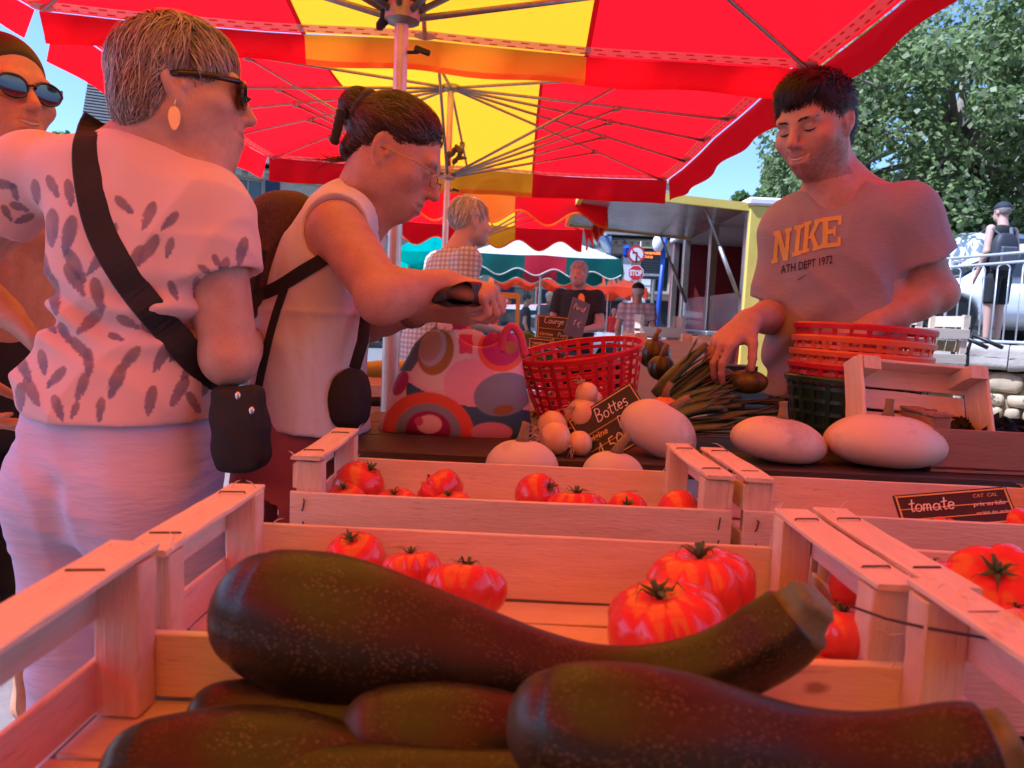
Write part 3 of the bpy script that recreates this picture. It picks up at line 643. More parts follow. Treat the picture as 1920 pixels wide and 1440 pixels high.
# ------------------------------------------------------------------ white squashes, onions
SQ = mat('white_squash_skin', (.72, .62, .52), .42, second=(.64, .53, .43), nscale=6, spec=.4, bump=.2, bscale=14)
def dirt(m, col, sc, lo, hi):
    nt = m.node_tree; N = nt.nodes; L = nt.links; b = N['Principled BSDF']; src = b.inputs['Base Color'].links[0].from_socket; n = N.new('ShaderNodeTexNoise'); n.inputs['Scale'].default_value = sc; n.inputs['Detail'].default_value = 9; n.inputs['Roughness'].default_value = .7; L.new([q for q in N if q.type == 'MAPPING'][0].outputs[0], n.inputs['Vector'])
    r = N.new('ShaderNodeValToRGB'); r.color_ramp.elements[0].position = lo; r.color_ramp.elements[0].color = (0, 0, 0, 1); r.color_ramp.elements[1].position = hi; r.color_ramp.elements[1].color = (.75, .75, .75, 1); L.new(n.outputs[0], r.inputs[0]); mx = N.new('ShaderNodeMix'); mx.data_type = 'RGBA'; L.new(r.outputs[0], mx.inputs[0]); L.new(src, mx.inputs[6]); mx.inputs[7].default_value = (*col, 1); L.new(mx.outputs[2], b.inputs['Base Color'])
dirt(SQ, (.34, .24, .16), 9, .54, .70)
SQS = mat('squash_stem', (.3, .22, .1), .8, second=(.16, .13, .06), nscale=30, bump=.7, bscale=80)
def squash(label, px, py, Y, wpx, hpx, tilt=(0, 0), stem_tilt=.2, seed=0, base=ZB, lobes=.02):
    rx = wpx*Y/FPX/2; rz = hpx*Y/FPX/2; c = P(px, py, Y); c.z = max(c.z, base+rz*.98)
    t = thing('white_squash', label, 'squash', (c.x, c.y, c.z-rz), 'white squashes'); M = Matrix.Rotation(tilt[1], 3, 'Y') @ Matrix.Rotation(tilt[0], 3, 'X')
    m = MB(); K = 22; prof = []
    for i in range(K+1):
        a = math.pi*i/K; r = math.sin(a)**.9; z = -math.cos(a); prof.append((max(.01, rx*r*(1-.12*z)), rz*z-rz*.12*(1-r)**3*(1 if z > 0 else -1)))
    m.lathe(prof, 48, c, Matrix.Diagonal((1, .68, 1)) @ M, lambda a, z: 1+lobes*(abs(math.cos(4*a+seed))-.6)+.02*math.cos(2*a+seed)+.012*math.cos(3*a+z*40)); build('flesh', m, SQ, t, True)
    s = MB(); top = c+M @ Vector((0, 0, rz*.86)); d = M @ Vector((stem_tilt, 0, 1)); h = .036
    s.tube([top, top+d*h*.4, top+d*h*.8+M @ Vector((stem_tilt*.01, 0, 0)), top+d*h+M @ Vector((stem_tilt*.025, 0, 0))], [.013, .009, .008, .009], 8); build('stem', s, SQS, t, True); return t
squash('tall egg shaped white squash leaning on the price card', 1236, 812, 1.46, 150, 104, (0, .5), .3, 1)
squash('pale squash behind the front crate, left of the onions, only its top showing', 978, 868, 1.315, 140, 92, (0, 0), .1, 2, base=.783)
squash('pale squash top with curved stem in front of the price card', 1150, 884, 1.315, 120, 80, (0, .1), .3, 3, base=.783)
squash('white squash in the middle, left of the widest one', 1458, 846, 1.455, 182, 88, (0, .12), -.1, 4, lobes=.03)
squash('widest white squash, with short stem on top', 1658, 840, 1.455, 226, 104, (0, .03), 0, 5, lobes=.035)
ONI = mat('onion_skin', (.66, .36, .16), .3, second=(.75, .52, .3), nscale=9, stretch=(4, 4, 1), spec=.5); ROOT = mat('onion_root', (.5, .36, .25), .8); ONT = mat('onion_neck', (.35, .34, .14), .6)
def onion(label, px, py, Y, wpx, ang=0.0, neck=(.5, 0, -.3), group='onions in the bunch'):
    r = wpx*Y/FPX/2; c = P(px, py, Y); c.z = max(c.z, ZB+r*.95); t = thing('onion', label, 'onion', (c.x, c.y, c.z-r), group); d = Vector(neck).normalized(); q = d.to_track_quat('Z', 'Y').to_matrix()
    m = MB(); m.lathe([(.003, -r*.95), (r*.4, -r*.86), (r*.8, -r*.55), (r, -.05*r), (r*.9, r*.4), (r*.55, r*.75), (r*.28, r*.98), (r*.2, r*1.2)], 24, c, q); build('bulb', m, ONI, t, True)
    m = MB(); m.tube([c+d*r*1.15, c+d*r*1.7+Vector((0, .01, -.004)), c+d*r*2.4+Vector((0, .02, -.01))], [r*.2, r*.17, r*.1], 7); build('neck', m, ONT, t, True)
    m = MB(); b = c-d*r*.95
    for k in range(16):
        e = (-d+Vector((jit(.9), jit(.9), jit(.9)))).normalized(); L = random.uniform(.4, 1.1)*r; m.tube([b, b+e*L*.5+Vector((jit(.004),)*3), b+e*L+Vector((0, 0, -.2*r))], [.0009, .0008, .0004], 4)
    ro = build('roots', m, ROOT, t); ro['kind'] = 'stuff'
onion('onion at the lower left of the bunch, roots spread to the left', 1040, 832, 1.42, 66, neck=(.7, .5, -.1))
onion('onion lying behind the lower left one, roots toward the bag', 1036, 800, 1.50, 62, neck=(.8, .5, .1))
onion('onion in the middle of the bunch, beside the red basket', 1092, 778, 1.52, 66, neck=(.6, .6, -.4))
onion('topmost onion of the bunch, dark root tuft to its left', 1100, 737, 1.53, 44, neck=(.5, .2, -.8))
onion('small onion hidden under the topmost one', 1113, 748, 1.56, 34, neck=(.4, .4, -.8))
onion('onion under the price card, neck behind the card', 1086, 838, 1.42, 50, neck=(.6, .7, .1))
RX = Vector((1, 0, 0)); RY = Vector((0, 1, 0)); RZ = Vector((0, 0, 1))
# ================================================================== people: tools
def SDF_loft(s, st, X, Yd, k=.02, op='u', cap_r=.03, power=2.0):
    """elliptical tube: stations (centre, half width along X, half depth along Yd), running along the line first -> last"""
    C = np.array([list(c) for c, a, b in st], float); A = np.array([a for c, a, b in st]); B = np.array([b for c, a, b in st])
    n = len(st); tt = np.linspace(0, n-1, (n-1)*8+1)
    def cr(v):
        out = []
        for t in tt:
            i = min(int(t), n-2); f = t-i; p0, p1, p2, p3 = v[max(i-1, 0)], v[i], v[i+1], v[min(i+2, n-1)]
            out.append(.5*(2*p1+(p2-p0)*f+(2*p0-5*p1+4*p2-p3)*f*f+(3*p1-p0-3*p2+p3)*f**3))
        return np.array(out)
    C, A, B = cr(C), cr(A), cr(B); D = C[-1]-C[0]; D /= np.linalg.norm(D); T = (C-C[0]) @ D; T = np.maximum.accumulate(T+np.arange(len(T))*1e-7)
    r = max(A.max(), B.max()); sl, p = s.blk(C.min(0)-r, C.max(0)+r, k+.03)
    if sl is None: return
    X = np.array(X, float); Yd = np.array(Yd, float); t = (p-C[0]) @ D
    c = np.stack([np.interp(t, T, C[:, i]) for i in range(3)], -1); a = np.interp(t, T, A); b = np.interp(t, T, B)
    q = p-c; u = np.abs(q @ X)/a; v = np.abs(q @ Yd)/b
    if power != 2.0: rr = (u**power+v**power)**(1/power); d = (rr-1)*np.minimum(a, b)*.92
    else:
        k0 = np.sqrt(u*u+v*v); k1 = np.sqrt((u/a)**2+(v/b)**2); d = k0*(k0-1)/np.maximum(k1, 1e-5); d = np.where(k0 < 1e-3, -np.minimum(a, b), d)
    e = np.maximum(T[0]-t, t-T[-1]); dd = np.where((e > -cap_r) & (d > -cap_r), np.sqrt(np.maximum(e+cap_r, 0)**2+np.maximum(d+cap_r, 0)**2)-cap_r, np.maximum(d, e))
    s.comb(sl, dd.astype(np.float32), k, op)
SDF.loft = SDF_loft
def frame(fwd, up=(0, 0, 1)):       # head / hand frame: columns right, forward, up
    f = Vector(fwd).normalized(); u = Vector(up); u = (u-f*u.dot(f)).normalized(); r = f.cross(u); return Matrix((r, f, u)).transposed()
def head_sdf(S, pos, M, s=1.0, female=False, jaw=1.0, nose=1.0, smile=0.0, cheek=0.0, eyes=True):
    W = lambda x, y, z: pos + M @ Vector((x, y, z))*s
    E = lambda c, r, k=.02, op='u', R_=None: S.ell(W(*c), [q*s for q in r], M if R_ is None else M @ R_, k*s, op)
    E((0, -.016, .036), (.074, .094, .084)); E((0, .012, -.005), (.067, .076, .088), .03)
    E((0, .03, -.058), (.056*jaw, .06, .05), .03); E((0, .064, -.094), (.024*jaw, .024, .02), .025)
    for x in (-1, 1):
        E((x*.046, .05, -.022), (.024+cheek*.006, .026+cheek*.006, .024), .025)
        E((x*.05*jaw, .0, -.055), (.018, .03, .03), .03)
    S.cap(W(-.04, .079, .026), W(.04, .079, .026), .0125*s, None, .018*s)
    if eyes:
        for x in (-1, 1):
            E((x*.033, .097, .004), (.0165, .016, .0105), .012, 's'); E((x*.032, .0735, .003), (.0145, .0145, .0125), .004)
    n = nose
    S.cap(W(0, .088, .014), W(0, .094+.017*n, -.026), .0085*s, .0115*s, .016*s); E((0, .092+.018*n, -.029), (.0115, .0115, .0095), .008)
    for x in (-1, 1):
        E((x*.0125, .094, -.034), (.0085, .012, .0082), .006); E((x*.0075, .103, -.0415), (.0042, .006, .004), .003, 's')
    E((0, .078, -.064), (.03, .02, .022), .02)
    for sg, z, r in ((1, -.0585, .0062), (-1, -.0715, .0072)):
        pts = [W(-.024-.004*smile, .085, -.065+.009*smile), W(-.012, .0935, z), W(.012, .0935, z), W(.024+.004*smile, .085, -.065+.009*smile)]
        for a, b, ra, rb in ((0, 1, .35, 1), (1, 2, 1, 1), (2, 3, 1, .35)): S.cap(pts[a], pts[b], r*s*ra, r*s*rb, .006*s)
    pts = [W(-.026-.006*smile, .088, -.0645+.011*smile), W(-.011, .1015, -.0648), W(.011, .1015, -.0648), W(.026+.006*smile, .088, -.0645+.011*smile)]
    for a in range(3): S.cap(pts[a], pts[a+1], .0026*s*(1+smile*.6), None, .003*s, 's')
    for x in (-1, 1): S.cap(W(x*.019, .099, -.036), W(x*(.036+.004*smile), .083, -.062), .0022*s, .0016*s, (.005+.003*smile)*s, 's')
    for x in (-1, 1):   # ears
        q = Matrix.Rotation(x*.32, 3, 'Z') @ Matrix.Rotation(.22, 3, 'X'); c = (x*.0755, -.014, .0)
        E(c, (.009, .0205, .0315), .006, 'u', q); E((x*.0845, -.008, .004), (.008, .0125, .0205), .003, 's', q); E((x*.0775, .004, -.006), (.006, .007, .009), .004, 'u', q)
        E((x*.074, -.004, -.029), (.0065, .009, .011), .006, 'u')
def arm_sdf(S, sh, el, wr, r=(.052, .044, .042, .03), k=.018):
    sh, el, wr = Vector(sh), Vector(el), Vector(wr); m = sh.lerp(el, .5)
    S.cap(sh, el, r[0], r[1], k); f = el.lerp(wr, .28); S.cap(el, f, r[1]*.93, r[2], k); S.cap(f, wr, r[2], r[3], k)
    S.ell(el+((el-sh).normalized()-(wr-el).normalized())*r[1]*.22, (r[1]*.9,)*3, None, k)
def hand_sdf(S, wr, M, s=1.0, curl=(.5, .5, .5, .5), thumb=.5, side=1, spread=.06):
    """hand frame: x toward the thumb, y along the fingers, z out of the back of the hand"""
    wr = Vector(wr); W = lambda v: wr + M @ Vector((v[0]*side, v[1], v[2]))*s
    kn = [(.030, .088, .004), (.010, .093, .006), (-.010, .089, .004), (-.028, .080, .0)]
    for x in kn: S.cap(W((x[0]*.55, .0, 0)), W(x), .0165*s, .0115*s, .014*s)
    S.ell(W((.018, .035, -.008)), (.02*s, .03*s, .014*s), M, .015*s); S.ell(W((-.016, .04, -.006)), (.016*s, .032*s, .013*s), M, .015*s)
    Ls = [(.042, .026, .022), (.046, .029, .023), (.043, .027, .022), (.034, .021, .019)]
    tips = []
    for i in range(4):
        p = Vector(kn[i]); a = 0; sp_ = (1.5-i)*spread
        for j in range(3):
            a += curl[i]*(1.0, 1.25, .8)[j]; d = Vector((math.sin(sp_), math.cos(a)*math.cos(sp_), -math.sin(a))); q = p+d*Ls[i][j]
            r0 = (.0098, .0088, .0080)[j]*(1 if i < 3 else .88); r1 = (.0088, .0080, .0068)[j]*(1 if i < 3 else .88)
            S.cap(W(p), W(q), r0*s, r1*s, .0035*s); p = q
        tips.append((W(p), (M @ Vector((d.x*side, d.y, d.z))).normalized()))
    p = Vector((.022, .022, -.004)); d = Vector((.75, .62, -.25)).normalized(); d2 = Vector((.75-.6*thumb, .66, -.2-.5*thumb)).normalized(); q = p+d*.04; r_ = q+d2*.032; e = r_+Vector((d2.x-.15*thumb, d2.y, d2.z-.1)).normalized()*.026
    S.cap(W(p), W(q), .0155*s, .012*s, .012*s); S.cap(W(q), W(r_), .0112*s, .0102*s, .004*s); S.cap(W(r_), W(e), .0102*s, .0078*s, .004*s)
    return tips
def SKIN(name, base, var=.1): return mat(name, base,   .5, vcol=True, var=var, nscale=42, bump=.3, bscale=210, spec=.4, sss=.0)
def face_col(V, pos, M, s, base, lip=(.42, .13, .12), brow=None, stub=0.0, red=.12):
    q = (V-np.array(pos)) @ np.array(M)/s; c = np.tile(np.array(base, float), (len(V), 1)); x, y, z = q.T; bl = vnoise(V, 22, 31); c *= (1+.07*vnoise(V, 60, 8))[:, None]; c[:, 1:] *= (1-.10*bl)[:, None]; c *= (1-.06*(vnoise(V, 190, 12) > .5))[:, None]
    h = (np.abs(q) < .2).all(1)
    lipm = h & (y > .082) & (np.abs(x) < .026) & (z < -.0545) & (z > -.079); w = np.clip(1-(np.abs(x)/.027)**2, 0, 1)*lipm; c += (np.array(lip)-c)*(w*.65)[:, None]
    ck = h*np.exp(-(((np.abs(x)-.045)/.022)**2+((z+.028)/.022)**2))*(y > .02); c += (np.array((base[0]*1.02, base[1]*.78, base[2]*.76))-c)*(ck*red*3).clip(0, 1)[:, None]
    ns = h*np.exp(-((x/.018)**2+((z+.03)/.016)**2))*(y > .09); c[:, 1:] *= (1-.16*ns)[:, None]
    if stub:
        st = h*(y > -.01)*np.clip((-.04-z)/.02, 0, 1)*np.clip((np.abs(x)+.012-(z > -.075)*.0)/.02, .45, 1)*(z > -.125)
        st = np.maximum(st, h*(y > -.01)*(y < .045)*np.clip((.005-z)/.03, 0, 1)*(np.abs(x) > .05)*(z > -.12)); mo = h*(y > .085)*(z < -.043)*(z > -.056)*(np.abs(x) < .03); st = np.maximum(st*(1-lipm*.9), mo*.8)
        gr = .75+.35*vnoise(V, 220, 3); c += (np.array((.1, .06, .04))-c)*(st*stub*gr).clip(0, 1)[:, None]
    return c
def hair_strands(name, parent, pos, M, s, n, root, flow, length, cols, lift=.004, width=.0016, cen=(0, -.016, .036), rad=(.077, .097, .087), seg=7, m=None, wave=0.0, seed=1, droop=0.0):
    rg = random.Random(seed); V = []; F = []; C = []; cen = Vector(cen); cnt = 0; tries = 0
    while cnt < n and tries < n*30:
        tries += 1; z = rg.uniform(-1, 1); a = rg.uniform(0, 2*math.pi); q = math.sqrt(1-z*z); d = Vector((q*math.cos(a), q*math.sin(a), z)); p = cen+Vector((d.x*rad[0], d.y*rad[1], d.z*rad[2]))
        if not root(p): continue
        cnt += 1; L = length(p)*rg.uniform(.75, 1.2); st = L/seg; pts = [p]; lf = lift*rg.uniform(.2, 1.6); ph = rg.uniform(0, 6); f0 = None
        for i in range(seg):
            f = Vector(flow(p)); f += Vector((rg.gauss(0, .06), rg.gauss(0, .06), rg.gauss(0, .06))); 
            if wave: f += Vector((math.sin(i*1.5+ph), math.cos(i*1.3+ph), math.sin(i*1.7+ph*2)))*wave
            nrm = Vector(((p.x-cen.x)/rad[0]**2, (p.y-cen.y)/rad[1]**2, (p.z-cen.z)/rad[2]**2)).normalized(); f = (f-nrm*f.dot(nrm)); f = f.normalized() if f.length > 1e-6 else Vector((0, -1, 0))
            p = p+f*st; e = p-cen; k = math.sqrt((e.x/rad[0])**2+(e.y/rad[1])**2+(e.z/rad[2])**2); tgt = 1+lf/.085*math.sin(min(1, (i+1)/seg*1.3)*math.pi*.62)+droop*(i/seg)**2
            p = cen+e*(tgt/k); pts.append(p)
        col = rg.choice(cols); b = rg.uniform(.75, 1.2); o = len(V)
        for i, p in enumerate(pts):
            t = (pts[min(i+1, seg)]-pts[max(i-1, 0)]).normalized(); nrm = (p-cen).normalized(); sd = t.cross(nrm).normalized()*width*(1-.85*(i/seg)**2)*rg.uniform(.9, 1.1); up_ = nrm*width*.35*(1-i/seg)
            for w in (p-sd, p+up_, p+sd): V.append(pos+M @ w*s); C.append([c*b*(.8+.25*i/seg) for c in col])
        for i in range(seg):
            a = o+i*3; F += [(a, a+1, a+4, a+3), (a+1, a+2, a+5, a+4)]
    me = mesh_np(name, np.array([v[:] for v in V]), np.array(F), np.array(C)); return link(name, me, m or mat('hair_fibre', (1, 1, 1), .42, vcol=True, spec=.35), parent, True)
def ribbon_on(name, parent, m, bvh, pxs, width, off=.004, steps=40, thick=.0025, Ydef=1.3):
    """a strap lying on a surface: follows photograph points, found on the surface along the sight line"""
    o = Vector((0, 0, CAM_H)); L = []; 
    for i in range(steps+1):
        t = i/steps*(len(pxs)-1); k = min(int(t), len(pxs)-2); f = t-k; p0, p1, p2, p3 = pxs[max(k-1, 0)], pxs[k], pxs[k+1], pxs[min(k+2, len(pxs)-1)]
        cx = [.5*(2*p1[j]+(p2[j]-p0[j])*f+(2*p0[j]-5*p1[j]+4*p2[j]-p3[j])*f*f+(3*p1[j]-p0[j]-3*p2[j]+p3[j])*f**3) for j in range(2)]
        d = (P(cx[0], cx[1], 1.0)-o).normalized(); h = bvh.ray_cast(o, d)
        L.append((h[0], h[1]) if h[0] is not None else (None, d))
    last = Ydef; pts = []
    for (p, nn), in zip(L):
        if p is None: p = o+nn*(last/nn.y); nrm = -nn
        else: last = p.y; nrm = -(p-o).normalized()*.6+nn*(1 if nn.dot(p-o) < 0 else -1)*.6
        pts.append((p, nrm.normalized()))
    for _ in range(3):
        pts = [pts[0]]+[((pts[i-1][0]+pts[i][0]*2+pts[i+1][0])/4, ((pts[i-1][1]+pts[i][1]*2+pts[i+1][1])).normalized()) for i in range(1, len(pts)-1)]+[pts[-1]]
    g = MB(); rings = []
    for i, (p, nr) in enumerate(pts):
        t = (pts[min(i+1, len(pts)-1)][0]-pts[max(i-1, 0)][0]).normalized(); sd = t.cross(nr).normalized()*width/2; q = p+nr*off; rings.append([q-sd, q-sd*.9+nr*thick, q+sd*.9+nr*thick, q+sd])
    g.loft(rings); return build(name, g, m, parent)
def bvh_of(*objs):
    vs = []; fs = []
    for o in objs:
        b = len(vs); vs += [v.co.copy() for v in o.data.vertices]; fs += [tuple(i+b for i in p.vertices) for p in o.data.polygons]
    return BVHTree.FromPolygons(vs, fs)
def folds(q, amp, dirs, seed=0, sc=1.0):
    out = np.zeros(len(q))
    for (d, f) in dirs:
        d = np.array(d, float); w = q @ d*f+2.2*vnoise(q, 5*sc, seed+3); out += amp*(np.abs(np.sin(w))**.7-.6)*np.clip(.5+1.2*vnoise(q, 4*sc, seed+9), 0, 1)
    return out+amp*.7*vnoise(q, 11*sc, seed)
LENS = mat('sunglass_lens', (.012, .008, .012), .06, spec=.8, coat=.6); TORT = mat('tortoise_frame', (.012, .008, .008), .18, second=(.04, .02, .012), nscale=60, spec=.6); GOLD = mat('gold_wire', (.5, .3, .14), .3, metal=.9)
def glasses(parent, pos, M, s, kind, name='sunglasses', temple=None):
    W = lambda x, y, z: pos+M @ Vector((x, y, z))*s; sun = kind != 'wire'; fm = temple or (TORT if sun else GOLD)
    rx, rz = (.029, .024) if sun else (.024, .014); fr = MB(); th = .0028 if sun else .0013
    for x in (-1, 1):
        ring = []; n = 24
        for k in range(n):
            a = 2*math.pi*k/n; ex = math.cos(a); ez = math.sin(a); px_ = x*.034+rx*ex*(1+.08*(ez > 0)*x*ex); pz = .0+rz*ez*(1 if ez < 0 else .85); py = .103-.22*abs(px_)**1.0*.35; ring.append(W(px_, py, pz))
        fr.tube(ring+[ring[0]], th, 6); 
        l = MB(); l.add(ring+[W(x*.034, .0975, 0)], [(k, (k+1) % n, n) for k in range(n)]); build('lens', l, LENS if sun else mat('clear_lens', (.9, .9, .9), .03, alpha=.08, spec=.6), parent, True)
        e = W(x*.066, .094, .012); tp = MB(); tp.tube([e, W(x*.0775, .05, .010), W(x*.081, .006, .006), W(x*.078, -.03, .0)], th*1.25 if sun else .0013, 6, flat=1.5 if sun else 1); build('temple', tp, fm, parent, True)
        fr.tube([W(x*.06, .098, .01), e], th*1.2, 6)
    fr.tube([W(-.008, .104, .004), W(0, .109, .007), W(.008, .104, .004)], th, 6); build('glasses_frame', fr, fm, parent, True)

def person(label, loc, group=None): return thing('person', label, 'person', loc, group)
def bb(pts, pad): a = np.array([list(p) for p in pts]); return a.min(0)-pad, a.max(0)+pad

def sleeve(S, sh, el, f, ra, rb, k=.035, cuff=.006, cl=.03):
    """a short sleeve: grown on its own grid, cut square at the hem, hollowed, then merged with the garment"""
    T = SDF(S.lo, S.lo+(S.n-1)*S.h, S.h); sh = Vector(sh); el = Vector(el); e = sh.lerp(el, f); d = (el-sh).normalized(); T.D = T.D[:S.n[0], :S.n[1], :S.n[2]]; T.n = np.array(T.D.shape)
    if tuple(T.n) != tuple(S.n): T.D = np.full(tuple(S.n), .08, np.float32); T.n = S.n.copy()
    T.cap(sh, e+d*.03, ra, rb, 0)
    if cuff: T.cap(e-d*cl, e+d*.03, rb+cuff, rb+cuff, .003)
    T.half(e, d, .003); T.cap(e-d*.004, e+d*.06, rb*.78, rb*.80, .003, 's')
    D = S.D; dd = T.D; hh = np.maximum(k-np.abs(D-dd), 0)/k; w = np.minimum(D, dd)-hh*hh*k*.25
    # no bulge at the open end
    S.D = w.astype(np.float32); return e, d

def hair_on(name, parent, cap, pos, M, s, n, flow, length, cols, lift=.006, width=.0013, seg=7, seed=1, wave=0.0, jitter=.12, m=None, droop=0.0):
    """strands that start all over the hair cap and follow it; past its edge they hang free"""
    rg = random.Random(seed); bv = bvh_of(cap); vs_ = cap.data.vertices; nv = len(vs_); Mi = M.transposed(); V = []; F = []; C = []
    for _ in range(n):
        v = vs_[rg.randrange(nv)]; p = v.co.copy(); lf = lift*rg.uniform(.15, 1.5); L = length(Mi @ (p-pos)/s)*rg.uniform(.7, 1.25)*s; st = L/seg; ph = rg.uniform(0, 6); pts = []; j = Vector((rg.gauss(0, jitter), rg.gauss(0, jitter), rg.gauss(0, jitter))); nr = v.normal.copy()
        pts.append((p+nr*.001, nr))
        for i in range(seg):
            q = Mi @ (p-pos)/s; f = Vector(flow(q))+j
            if wave: f += Vector((math.sin(i*1.5+ph), math.cos(i*1.3+ph), math.sin(i*1.7+ph*2)))*wave
            f = M @ f; f = f-nr*f.dot(nr); f = f.normalized() if f.length > 1e-6 else RZ*-1
            p = p+f*st; h = bv.find_nearest(p)
            if h[0] is not None:
                d = p-h[0]; tl = lf*math.sin(min(1, (i+1)/seg*1.25)*math.pi*.6)
                if d.length < .008 and abs(f.dot(h[1])) < .8: nr = (h[1]*.6+nr*.4).normalized(); p = h[0]+h[1]*.001; pts.append((p+h[1]*(tl+.001), nr)); continue
            p = p-RZ*droop*st; pts.append((p+nr*lf*.5, nr))
        col = rg.choice(cols); b = rg.uniform(.75, 1.2); o = len(V)
        for i, (p, nr_) in enumerate(pts):
            t = (pts[min(i+1, seg)][0]-pts[max(i-1, 0)][0]); t = t.normalized() if t.length > 1e-7 else RZ; sd = t.cross(nr_); sd = (sd.normalized() if sd.length > 1e-6 else RX)*width*(1-.85*(i/seg)**2); up_ = nr_*width*.4*(1-i/seg)
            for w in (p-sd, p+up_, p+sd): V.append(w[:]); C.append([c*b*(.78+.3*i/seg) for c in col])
        for i in range(seg):
            a = o+i*3; F += [(a, a+1, a+4, a+3), (a+1, a+2, a+5, a+4)]
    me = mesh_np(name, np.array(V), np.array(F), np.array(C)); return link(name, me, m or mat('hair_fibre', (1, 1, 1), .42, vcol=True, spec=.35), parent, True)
# ================================================================== woman in the feather print shirt (seen from behind)
WHITE_TROUSER = mat('white_crinkle_cotton', (.62, .57, .78), .8, var=.06, nscale=6, bump=.6, bscale=26, stretch=(1, 1, 5))
def woman_feather():
    t = person('short haired woman in a feather print shirt and white trousers, seen from behind', (-.62, 1.32, 0)); base = (.54, .31, .24)
    hp = P(350, 180, 1.30); M = frame((.93, .30, -.03), (-.05, .06, 1)); s = .95
    nb = P(285, 262, 1.30); shl = P(62, 318, 1.36); shr = P(392, 388, 1.27)
    el_l = P(-95, 500, 1.40); wr_l = P(15, 590, 1.40); el_r = P(430, 664, 1.27); wr_r = P(470, 640, 1.52)
    lo, hi = bb([hp, nb, shl, shr, el_l, wr_l, el_r, wr_r, P(230, 900, 1.3)], .16); hi[2] = hp.z+.15
    S = SDF(lo, hi, .0048); head_sdf(S, hp, M, s, female=True, cheek=.6, smile=.5, nose=.9)
    S.cap(hp+M @ Vector((0, -.028, -.05)), nb+Vector((0, .015, 0)), .056, .062, .03); S.ell(hp+M @ Vector((0, .035, -.098)), (.042, .045, .03), M, .03)
    X = (shr-shl).normalized(); X.z = 0; X.normalize(); Yd = Vector((-X.y, X.x, 0))
    S.loft([(P(240, 780, 1.32), .11, .08), (P(262, 640, 1.32), .125, .09), (P(260, 450, 1.31), .155, .1), (P(262, 340, 1.31), .15, .085), (P(280, 275, 1.305), .075, .06)], X, Yd, .03)
    for sh in (shl, shr): S.cap(nb-Vector((0, 0, .03)), sh, .05, .055, .05)
    arm_sdf(S, shl, el_l, wr_l, (.052, .044, .04, .029)); arm_sdf(S, shr, el_r, wr_r, (.052, .047, .042, .03))
    hand_sdf(S, wr_l, frame((.75, -.1, -.65), (-.55, -.55, -.6)), .92, (.3, .35, .4, .45), .3, side=1); hand_sdf(S, wr_r, frame((.3, .9, .1), (0, -.2, 1)), .9, (.6,)*4, .5, side=-1)
    sdf_obj('body', S, SKIN('skin_rosy', base), t, 1, 0, lambda V: face_col(V, hp, M, s, base))
    # shirt
    lo, hi = bb([shl, shr, P(-40, 430, 1.3), P(15, 800, 1.35), P(440, 800, 1.3)], .2); hi[2] = nb.z+.05; lo[2] = P(230, 792, 1.3).z-.03
    S = SDF(lo, hi, .0052)
    hemC = P(226, 800, 1.32)
    S.loft([(hemC, .183, .135), (P(234, 715, 1.32), .172, .13), (P(262, 620, 1.32), .146, .112), (P(268, 500, 1.31), .156, .115), (P(262, 395, 1.31), .174, .108), (P(262, 318, 1.31), .15, .088), (P(278, 262, 1.305), .092, .068)], X, Yd, .02, power=2.3)
    for sh in (shl, shr): S.cap(nb-Vector((0, 0, .045)), sh-Vector((0, 0, .008)), .055, .066, .05)
    sleeve(S, shl, el_l, .44, .066, .071, .03); sleeve(S, shr, el_r, .46, .064, .069, .03)
    # neckline: a wide scoop round the neck
    S.ell(nb+Vector((.01, .04, .07)), (.105, .11, .085), None, .01, 's')
    S.disp(lambda q: folds(q, .009, [((.55, 0, 1), 30), ((-.7, 0, .7), 24)], 4)+.011*np.exp(-((q[:, 2]-P(240, 590, 1.3).z)/.05)**2)*np.sin(q[:, 2]*95+q[:, 0]*22+3*vnoise(q, 7, 2)))
    S.half(P(225, 782, 1.3), (.02, 0, -1), .003)
    FE = [(70, 360, 80, 40), (97, 428, 95, 62), (100, 350, 70, 40), (132, 362, 85, 44), (128, 442, 100, 66), (85, 505, 55, 48), (143, 500, 60, 62), (185, 490, 130, 54), (235, 385, 40, 40), (278, 405, 120, 48), (280, 470, 125, 58), (318, 415, 130, 40),
          (143, 525, 65, 60), (100, 555, 85, 62), (185, 555, 80, 60), (226, 540, 60, 56), (80, 500, 80, 56), (318, 465, 100, 34), (322, 545, 70, 34), (253, 490, 115, 56), (170, 603, 145, 56), (120, 625, 60, 40), (150, 655, 50, 50), (78, 680, 80, 42), (168, 680, 95, 46), (105, 708, 130, 44), (215, 632, 25, 28), (240, 605, 30, 42), (285, 618, 30, 40), (242, 675, 130, 54), (300, 670, 125, 54), (60, 735, 60, 52), (150, 725, 115, 48), (220, 715, 105, 60), (333, 735, 120, 54), (285, 752, 95, 50), (360, 690, 125, 50), (108, 765, 65, 44), (190, 768, 95, 40), (365, 755, 60, 40), (36, 745, 85, 46), (355, 622, 60, 30), (140, 770, 110, 30), (45, 690, 70, 50), (370, 540, 90, 36), (385, 720, 115, 40), (180, 405, 100, 40), (205, 445, 115, 52), (95, 610, 45, 34), (330, 660, 120, 40),
          (8, 346, 10, 42), (36, 388, 20, 34), (45, 410, 160, 34), (385, 506, 45, 26), (418, 505, 110, 40), (455, 472, 100, 48), (405, 490, 60, 26), (15, 400, 60, 30), (30, 360, 80, 30)]
    FEp = [(x+3*jit(1), y, R(a+8*jit(1)), L*.6, L*.175+2) for x, y, a, L in FE]
